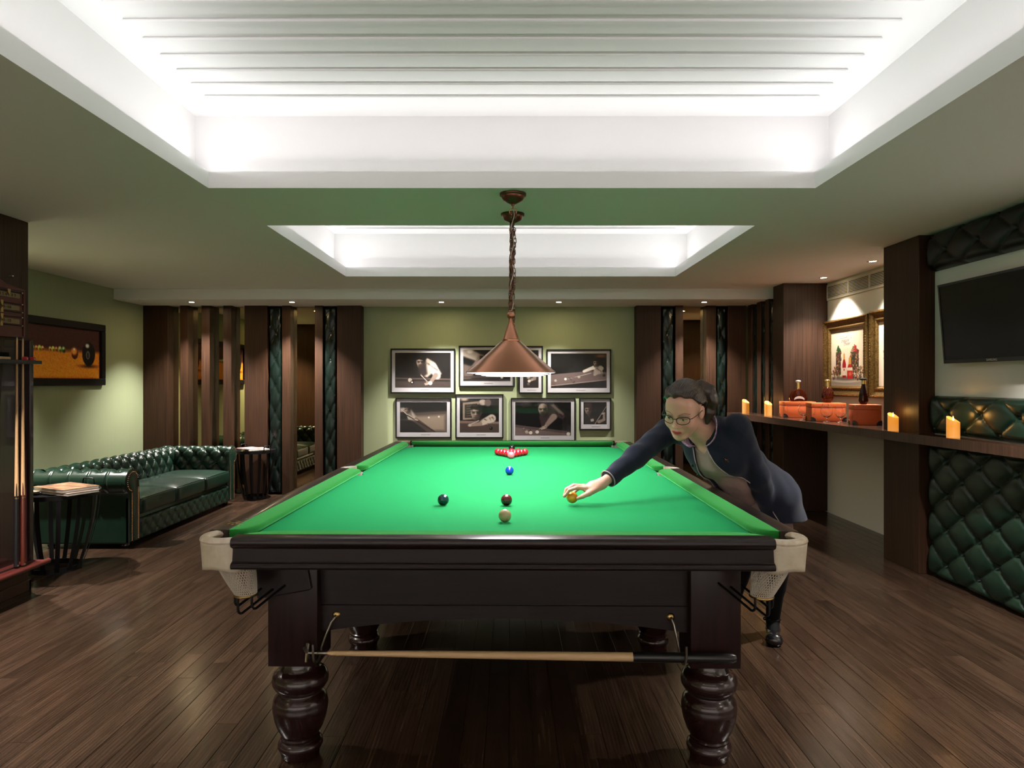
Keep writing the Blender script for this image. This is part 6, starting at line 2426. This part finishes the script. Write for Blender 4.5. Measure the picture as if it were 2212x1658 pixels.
# left hand hanging by the hip
DL_ = nrm(A3(0.02, 0.02, -1))
PL = WRL + DL_ * 0.075
body.cone(WRL, PL, 0.0225, 0.026, 0.02)
for i in range(4):
    b0 = PL + A3(-0.006, -0.027 + 0.018 * i, 0.0)
    b1 = b0 + A3(-0.004, -0.002 + 0.002 * i, -0.036 - 0.004 * (i in (1, 2)))
    b2 = b1 + A3(-0.014, 0, -0.022)
    b3 = b2 + A3(-0.016, 0.001, -0.012)
    body.cone(WRL + DL_ * 0.02, b0, 0.015, 0.011, 0.01)
    body.chain([b0, b1, b2, b3], [0.0096, 0.0088, 0.0078, 0.0066], 0.0035)
body.cone(WRL + DL_ * 0.015 + A3(-0.008, -0.012, 0), WRL + DL_ * 0.06 + A3(-0.020, -0.034, 0), 0.016, 0.0115, 0.01)
body.cone(WRL + DL_ * 0.06 + A3(-0.020, -0.034, 0), WRL + DL_ * 0.098 + A3(-0.027, -0.034, 0), 0.0110, 0.0085, 0.005)


def body_col(V):
    c = np.tile(A3(0.62, 0.36, 0.27), (len(V), 1))
    q = hl(V)
    l, f, u = q[:, 0], q[:, 1], q[:, 2]
    def mix(mask, col):
        nonlocal c
        k = np.clip(mask, 0, 1)[:, None]
        c = c * (1 - k) + np.array(col) * k
    sm = lambda d, s: np.clip(0.5 - d / s, 0, 1)
    fr = (f > 0.03)
    for s in (-1, 1):
        mix(0.35 * fr * np.exp(-(((l - s * 0.040) / 0.020) ** 2 + ((u + 0.032) / 0.018) ** 2)), (0.56, 0.20, 0.15))      # cheeks
        mix(0.5 * fr * sm(np.hypot((l - s * 0.031) / 0.020, (u - 0.006) / 0.011) - 1, 0.5), (0.30, 0.155, 0.11))                # lids
        e = np.hypot((l - s * 0.031) / 0.0132, (u + 0.0020) / 0.0044) - 1
        mix(fr * (f > 0.078) * sm(e, 0.15), (0.62, 0.58, 0.55))
        mix(fr * (f > 0.078) * sm(np.hypot(l - s * 0.031 + 0.002, u + 0.0032) - 0.0048, 0.0015) * (e < 0), (0.02, 0.011, 0.008))
        ul = np.abs(u - (0.0022 - 0.0035 * ((l - s * 0.031) / 0.014) ** 2)) - 0.0013
        mix(fr * (f > 0.074) * (np.abs(l - s * 0.031) < 0.016) * sm(ul, 0.0014), (0.016, 0.010, 0.009))
        br_ = np.abs(u - (0.0245 + 0.0025 - 0.004 * ((np.abs(l) - 0.034) / 0.014) ** 2)) - 0.0020
        mix(0.70 * fr * (np.abs(np.abs(l) - 0.033) < 0.021) * (l * s > 0) * sm(br_, 0.003), (0.055, 0.030, 0.020))
    lip = np.hypot(l / (0.0215), (u + 0.0640 - 6.0 * l * l) / (0.0088)) - 1
    mix(fr * (f > 0.078) * sm(lip, 0.22), (0.50, 0.045, 0.065))
    mix(fr * (f > 0.078) * (np.abs(l) < 0.020) * sm(np.abs(u + 0.0640 - 6.0 * l * l) - 0.0008, 0.0010), (0.12, 0.008, 0.012))
    mix(0.5 * fr * np.exp(-((np.abs(l) - 0.006) / 0.003) ** 2 - ((u + 0.041) / 0.0025) ** 2), (0.16, 0.06, 0.04))
    # fingernails and knuckles
    for (pts, r0) in FIN:
        d = np.linalg.norm(V - (pts[2] + A3(-0.004, -0.002, 0.003)), axis=1)
        mix(0.7 * sm(d - 0.006, 0.003), (0.60, 0.33, 0.28))
        d = np.linalg.norm(V - pts[0], axis=1)
        mix(0.35 * np.exp(-(d / 0.011) ** 2), (0.46, 0.19, 0.13))
    return c


SKIN = attr_mat('skin', 0.48, 0.4, sss=0.12, bump=(500, 0.05))
bd = sdf_object('body', body, (0.20, 3.0, 0.0), (1.68, 4.25, 1.46), 0.0030, SKIN, woman, body_col)

# hair: smooth cap drawn back into a ponytail
hair = Field()
HE(hair, (0, -0.015, 0.041), (0.0775, 0.0975, 0.0875), 0.02)
HE(hair, (0, -0.045, 0.015), (0.075, 0.074, 0.085), 0.03)
HC(hair, (0.0, -0.10, 0.03), (0.012, -0.09, -0.04), 0.03, 0.022, 0.03)
for s in (-1, 1):
    HC(hair, (s * 0.058, 0.036, 0.055), (s * 0.071, -0.03, 0.025), 0.017, 0.020, 0.02)
    HC(hair, (s * 0.010, 0.062, 0.095), (s * 0.05, 0.02, 0.092), 0.013, 0.016, 0.02)


def hair_cut(P, v):
    q = hl(P)
    l, f, u = q[:, 0], q[:, 1], q[:, 2]
    part = np.abs(l + 0.012)
    line = 0.80 * f - 0.62 * u - 0.001 + 0.24 * part * (u > 0.03) - 0.10 * (u <= 0.03) * 0
    nape = -(u + 0.075 + 0.35 * np.clip(f + 0.07, -1, 0.03))
    ear = np.minimum(f + 0.028, 0.038 - u) - 0.2 * (np.abs(l) < 0.045)
    ang = np.arctan2(l, u + 0.01)
    strands = 0.0011 * np.sin(95 * ang + 30 * f + 2 * np.sin(60 * f)) + 0.0009 * np.sin(230 * ang - 40 * f)
    r_ = np.maximum(v + strands, line + 0.003 * np.sin(150 * l))
    r_ = np.maximum(r_, nape)
    return np.maximum(r_, ear)


hair.cuts.append(hair_cut)
HAIR = mat('dark_brown_hair', (0.013, 0.0075, 0.005), 0.34, spec=0.55, col2=(0.042, 0.022, 0.013), cscale=(90, 90, 14))
hr = sdf_object('hair', hair, HO - 0.16, HO + 0.17, 0.0026, HAIR, woman)
tail = Field()
pt = [H(0.022, -0.085, 0.058), H(0.040, -0.112, 0.066), H(0.066, -0.120, 0.040), H(0.078, -0.112, -0.005), H(0.076, -0.095, -0.055), H(0.070, -0.075, -0.098)]
tail.chain(pt, [0.020, 0.021, 0.029, 0.031, 0.026, 0.007], 0.02)
def tail_cut(P, v):
    q = hl(P)
    return v + 0.0018 * np.sin(170 * q[:, 0] + 30 * q[:, 2]) + 0.0014 * np.sin(150 * q[:, 1] - 40 * q[:, 2])
tail.cuts.append(tail_cut)
sdf_object('ponytail', tail, HO - 0.24, HO + 0.24, 0.0030, HAIR, hr)
q = MB()
c_, a1 = Vector((pt[0] * 0.45 + pt[1] * 0.55)), nrm(pt[1] - pt[0])
e1 = Vector(np.cross(a1, A3(0, 0, 1))).normalized()
e2 = Vector(a1).cross(e1)
q.tube([c_ + (e1 * math.cos(2 * PI * k / 20) + e2 * math.sin(2 * PI * k / 20)) * 0.021 for k in range(20)], 0.005, 8, closed=True)
q.build('hair_tie', M['black_matte'], hr)

# spectacles
q = MB()
def rim(s):
    pts = []
    for k in range(28):
        a = 2 * PI * k / 28
        ca, sa = math.cos(a), math.sin(a)
        l = 0.0250 * math.copysign(abs(ca) ** 0.75, ca)
        u = 0.0170 * math.copysign(abs(sa) ** 0.80, sa)
        L = s * 0.0325 + l
        pts.append(H(L, 0.1045 - 3.2 * max(0, abs(L) - 0.012) ** 2 * 3 + 0.0, 0.001 + u))
    return pts
gl = None
for s in (-1, 1):
    q = MB()
    pts = rim(s)
    q.tube(pts, 0.0017, 8, closed=True)
    up = [p for k, p in enumerate(pts) if 1 <= k <= 13]
    q.tube(up, 0.0024, 8)
    q.tube([H(s * 0.0575, 0.086, 0.006), H(s * 0.066, 0.078, 0.007), H(s * 0.073, 0.045, 0.005), H(s * 0.0800, 0.004, 0.006), H(s * 0.0800, -0.012, 0.000), H(s * 0.0770, -0.026, -0.014)], 0.0017, 8)
    if gl is None:
        q.tube([H(-0.0085, 0.1035, 0.006), H(0, 0.1065, 0.0085), H(0.0085, 0.1035, 0.006)], 0.0018, 8)
        gl = q.build('spectacles', M['black'], woman)
    else:
        q.build('spectacle_rim', M['black'], gl)
    q = MB()
    q.v = [tuple(p) for p in pts]
    q.add([], [])
    q.f.append(tuple(range(28)))
    q.mi.append(0)
    q.build('lens', M['lens'], gl, smooth=0)

# jacket
jk = Field()
J = 0.016
jk.cone(NEC - T_ * 0.045, CHE, 0.075, 0.112 + J, 0.05)
jk.cone(SHR + A_ * 0.01, SHL - A_ * 0.01, 0.052 + J * 0.6, 0.052 + J * 0.6, 0.05)
jk.cone(CHE - A_ * 0.06, CHE + A_ * 0.06, 0.096 + J, 0.096 + J, 0.05)
jk.cone(CHE, SPM, 0.118 + J, 0.115 + J, 0.05)
jk.cone(SPM, PEL, 0.115 + J, 0.140 + J, 0.05)
jk.cone(HIR, HIL, 0.120 + J, 0.120 + J, 0.05)
jk.cone(HIR + A3(0.035, 0.05, -0.13), HIL + A3(0.045, 0.05, -0.13), 0.125 + J, 0.125 + J, 0.06)
for s in (-1, 1):
    jk.ell(CHE + A_ * 0.065 * s + N_ * 0.066 - T_ * 0.03, np.stack([A_, N_, T_]), (0.066, 0.058, 0.066), 0.03)
CUFR = WRR + nrm(ELR - WRR) * 0.045
CUFL = WRL
sl = Field()
sl.chain([SHR - nrm(ELR - SHR) * 0.01, ELR, CUFR], [0.064, 0.052, 0.041], 0.025)
sl.chain([SHL - nrm(ELL_ - SHL) * 0.01, ELL_, CUFL], [0.066, 0.055, 0.045], 0.025)
PP = NEC


def open_w(t_):                                   # half width of the front opening, measured down from the neck
    return np.interp(t_, [-0.62, -0.50, -0.36, -0.22, -0.12, -0.05, 0.02], [0.11, 0.11, 0.100, 0.080, 0.052, 0.036, 0.045])


def open_c(t_):
    return np.interp(t_, [-0.62, -0.40, -0.15, 0.02], [0.02, 0.012, 0.0, 0.0])


def wrinkle(P):
    d = P - PP
    a, t_, n_ = d @ A_, d @ T_, d @ N_
    return 0.0030 * np.sin(30 * t_ + 22 * a) * np.sin(24 * n_ + 9) + 0.0012 * np.sin(52 * (t_ - a) + 3 * np.sin(20 * n_))


def j_cut(P, v):
    d = P - PP
    a, t_, n_ = d @ A_, d @ T_, d @ N_
    v = v + wrinkle(P)
    v = np.maximum(v, np.minimum(open_w(t_) - np.abs(a - open_c(t_)), n_ - 0.01))
    v = np.maximum(v, t_ + 0.034 - 0.30 * np.clip(np.abs(a) - 0.05, 0, 1))              # neckline
    return np.maximum(v, 0.71 + 0.02 * np.sin(9 * a) - P[:, 2])                          # hem


def sl_cut(P, v):
    d1, d2 = nrm(ELR - WRR), nrm(ELL_ - WRL)
    e1, e2 = (P - ELR) @ d1, (P - ELL_) @ d2
    left = np.linalg.norm(P - ELL_, axis=1) < np.linalg.norm(P - ELR, axis=1)
    v = v + np.where(left, 0.0024 * np.sin(38 * e2 + 60 * (P @ A_)) * np.sin(23 * e2 + 1) + 0.0010 * np.sin(75 * e2 + 50 * (P @ N_)), 0.0026 * np.sin(36 * e1 + 70 * (P @ N_)) * np.sin(19 * e1 + 2) + 0.0011 * np.sin(70 * e1 - 80 * (P @ A_)))
    c1, c2 = -((P - CUFR) @ d1), -((P - CUFL) @ d2)
    return np.maximum(v, np.where(left, c2, c1))


class Combo:
    def __init__(self, fs, k):
        self.fs, self.k = fs, k

    def near(self, c, rad):
        return [f.near(c, rad) for f in self.fs]

    def __call__(self, P, act):
        v = None
        for i, f in enumerate(self.fs):
            x = f(P, None if act is None else act[i])
            if v is None:
                v = x
            else:
                h = np.clip(0.5 + 0.5 * (x - v) / self.k, 0, 1)
                v = x * (1 - h) + v * h - self.k * h * (1 - h)
        return v


jk.cuts.append(j_cut)
sl.cuts.append(sl_cut)
NAVY = mat('navy_wool', (0.0085, 0.011, 0.022), 0.80, spec=0.15, sheen=0.1, col2=(0.013, 0.017, 0.031), cscale=160, bump=(700, 0.25))
jo = sdf_object('jacket', Combo([jk, sl], 0.012), (0.36, 2.95, 0.60), (1.56, 3.86, 1.32), 0.0034, NAVY, woman, smooth_it=2)

# blouse inside the opening, skirt, tights, shoes
bl = Field()
bl.cone(NEC - T_ * 0.02, CHE, 0.058, 0.105, 0.05)
bl.cone(CHE - A_ * 0.055, CHE + A_ * 0.055, 0.097, 0.097, 0.05)
bl.cone(CHE, SPM, 0.117, 0.114, 0.05)
bl.cone(SPM, PEL, 0.114, 0.130, 0.05)
for s in (-1, 1):
    bl.ell(CHE + A_ * 0.065 * s + N_ * 0.062 - T_ * 0.03, np.stack([A_, N_, T_]), (0.062, 0.054, 0.062), 0.035)
def b_cut(P, v):
    d = P - PP
    a, t_, n_ = d @ A_, d @ T_, d @ N_
    v = v + 0.0035 * np.sin(46 * t_ + 30 * a) + 0.002 * np.sin(80 * a - 20 * t_)
    v = np.maximum(v, 1.3 * (t_ + 0.085) - np.abs(a) * 0.9)                          # notched V neck
    return np.maximum(v, -(t_ + 0.66))
bl.cuts.append(b_cut)
sdf_object('blouse', bl, (0.74, 3.05, 0.70), (1.46, 3.75, 1.28), 0.0042, mat('taupe_satin', (0.27, 0.185, 0.165), 0.55, spec=0.35, sheen=0.2, col2=(0.32, 0.225, 0.205), cscale=20, bump=(600, 0.1)), woman)
sk = Field()
sk.cone(HIR, HIL, 0.112, 0.112, 0.05)
KC = (KNL + KNR) / 2
for (hi_, kn) in ((HIL, KNL), (HIR, KNR)):
    sk.cone(hi_, hi_ * 0.22 + kn * 0.78, 0.092, 0.080, 0.08)
sk.cone((HIL + HIR) / 2, (HIL + HIR) * 0.11 + KC * 0.78, 0.10, 0.09, 0.08)
sk.cuts.append(lambda P, v: np.maximum(v + 0.004 * np.sin(50 * P[:, 0]), 0.555 - P[:, 2]))
sdf_object('skirt', sk, (1.02, 3.25, 0.52), (1.60, 3.96, 1.04), 0.006, mat('taupe_skirt', (0.20, 0.145, 0.125), 0.7, spec=0.2, bump=(600, 0.2)), woman)
tg = Field()
for (hi_, kn, an, to) in ((HIL, KNL, ANL, TOL), (HIR, KNR, ANR, TOR)):
    tg.chain([hi_ * 0.4 + kn * 0.6, kn, an], [0.068, 0.055, 0.037], 0.03)
    cal = kn * 0.68 + an * 0.32 + A3(0.02, 0.025, 0)
    tg.cone(cal + (kn - an) * 0.10, cal - (kn - an) * 0.12, 0.047, 0.041, 0.03)
    tg.cone(an + A3(0, 0, -0.02), to + A3(0, 0, 0.006), 0.031, 0.024, 0.02)
tg.cuts.append(lambda P, v: np.maximum(v, P[:, 2] - 0.62))
sdf_object('tights', tg, (1.15, 3.5, 0.0), (1.60, 4.2, 0.64), 0.005, M['black_matte'], woman)
SHOE = mat('black_shoe_leather', (0.008, 0.007, 0.008), 0.22, spec=0.5, coat=0.4)
for (an, to) in ((ANL, TOL), (ANR, TOR)):
    sh = Field()
    d = to - an
    d[2] = 0
    d = nrm(d)
    sd = np.cross(d, A3(0, 0, 1))
    hb = A3(an[0], an[1], 0) - d * 0.028
    tb = A3(to[0], to[1], 0) + d * 0.006
    sh.cone(hb + A3(0, 0, 0.055), hb + d * 0.05 + A3(0, 0, 0.055), 0.036, 0.036, 0.02)
    sh.cone(hb + d * 0.05 + A3(0, 0, 0.045), tb + A3(0, 0, 0.032), 0.034, 0.034, 0.02)
    sh.cone(tb + sd * 0.010 + A3(0, 0, 0.028), tb - sd * 0.008 + A3(0, 0, 0.028), 0.034, 0.034, 0.02)
    sh.cone(hb + A3(0, 0, 0.02), hb + A3(0, 0, 0.05), 0.026, 0.032, 0.01)
    def s_cut(P, v, hb=hb, d=d):
        s = (P - hb) @ d
        v = np.maximum(v, -(P[:, 2] - 0.001))
        v = np.maximum(v, np.minimum(np.minimum(0.022 - P[:, 2], s - 0.030), 0.10 - s))           # arch under the sole behind the heel
        return np.maximum(v, np.minimum(P[:, 2] - 0.056, np.minimum(s - 0.020, 0.098 - s)))            # opening over the instep
    sh.cuts.append(s_cut)
    mn, mx = np.minimum(hb, tb) - 0.08, np.maximum(hb, tb) + 0.08
    so = sdf_object('shoe', sh, (mn[0], mn[1], -0.02), (mx[0], mx[1], 0.14), 0.003, SHOE, woman)
    q = MB()
    c = an + A3(0, 0, 0.002)
    pts = [c + sd * 0.040 * math.cos(a) + d * 0.042 * math.sin(a) + A3(0, 0, 0.005 * math.sin(a)) for a in [2 * PI * k / 20 for k in range(20)]]
    ring_n = len(pts)
    q.tube(pts, 0.006, 8, closed=True)
    q.build('strap', SHOE, so)
    q = MB()
    b0 = Vector(c + sd * 0.042 + d * 0.012)
    q.sphere(b0, 0.010, 12, 8)
    q.build('strap_button', SHOE, so)


# piping along the jacket fronts, cuffs and hem
def on_jacket(a, t_):
    lo_, hi_ = 0.0, 0.30
    f0 = Field()
    f0.p = jk.p
    best = hi_
    for _ in range(22):
        mid = (lo_ + hi_) / 2
        p = PP + A_ * a + T_ * t_ + N_ * mid
        if f0(p[None, :], None)[0] < 0:
            lo_ = mid
        else:
            hi_ = mid
    return PP + A_ * a + T_ * t_ + N_ * lo_


PIPE = mat('pale_piping', (0.34, 0.27, 0.27), 0.6)
for s in (-1, 1):
    pts = []
    for t_ in np.linspace(-0.60, -0.045, 40):
        pts.append(on_jacket(open_c(t_) + s * (open_w(t_) + 0.0015), t_) - N_ * 0.0005)
    q = MB()
    q.tube(pts, 0.0028, 6)
    q.build('piping', PIPE, jo)
u1 = nrm(ELR - WRR)
b1_ = nrm(np.cross(u1, A3(0, 0, 1)))
b2_ = np.cross(u1, b1_)
q = MB()
q.tube([CUFR + (b1_ * math.cos(2 * PI * k / 28) + b2_ * math.sin(2 * PI * k / 28)) * 0.0415 + u1 * 0.001 for k in range(28)], 0.0024, 6, closed=True)
q.build('cuff_piping', PIPE, jo)
for t_ in (-0.13, -0.21, -0.30):
    p = on_jacket(open_c(t_) - open_w(t_) - 0.026, t_)
    q = MB()
    q.lathe([(0.0, 0.004), (0.008, 0.0045), (0.0105, 0.002), (0.0105, -0.002)], (0, 0, 0), 16, close=False)
    q.xf(frame_matrix(p, A_, T_))
    q.build('button', M['black'], jo)
p = on_jacket(0.105, -0.125)
q = MB()
q.prism([(-0.012, -0.004), (-0.004, 0.002), (0.0, 0.012), (0.005, 0.003), (0.013, 0.006), (0.006, -0.004), (0.006, -0.014), (-0.001, -0.007), (-0.009, -0.012)], 'z', 0.0, 0.003)
q.xf(frame_matrix(p + N_ * 0.002, A_, T_))
q.build('lapel_pin', M['copper'], jo, smooth=0)

# patterned stand collar in two halves
COLM = mat('violet_print_cloth', (0.09, 0.05, 0.09), 0.75, col2=(0.52, 0.36, 0.50), cscale=120, bump=(400, 0.2))
hd = nrm(H(0, -0.022, -0.055) - (NEC - T_ * 0.03))
fw = nrm(N_ + HF * 0.9 - hd * ((N_ + HF * 0.9) @ hd))
sw = np.cross(hd, fw) * 1.0
if sw @ A_ < 0:
    sw = -sw
cb = NEC - T_ * 0.036
for s in (-1, 1):
    n_, m_ = 30, 8
    P = np.zeros((n_, m_, 3))
    for i in range(n_):
        f = i / (n_ - 1)
        a = R(24 + 156 * f)
        for j in range(m_):
            g = j / (m_ - 1)
            r0 = 0.063 + 0.012 * math.sin(a) + 0.026 * g * g
            drop = 0.034 * math.cos(a) if math.cos(a) > 0 else 0.0
            hh = -0.012 - drop + (0.080 + 0.006 * f) * g
            P[i, j] = cb + fw * r0 * 1.02 * math.cos(a) + sw * s * r0 * math.sin(a) + hd * hh
    q = MB()
    q.grid(P)
    o = q.build('collar', COLM, jo, smooth=180)
    md = o.modifiers.new('thickness', 'SOLIDIFY')
    md.thickness = 0.005
    md.offset = 0
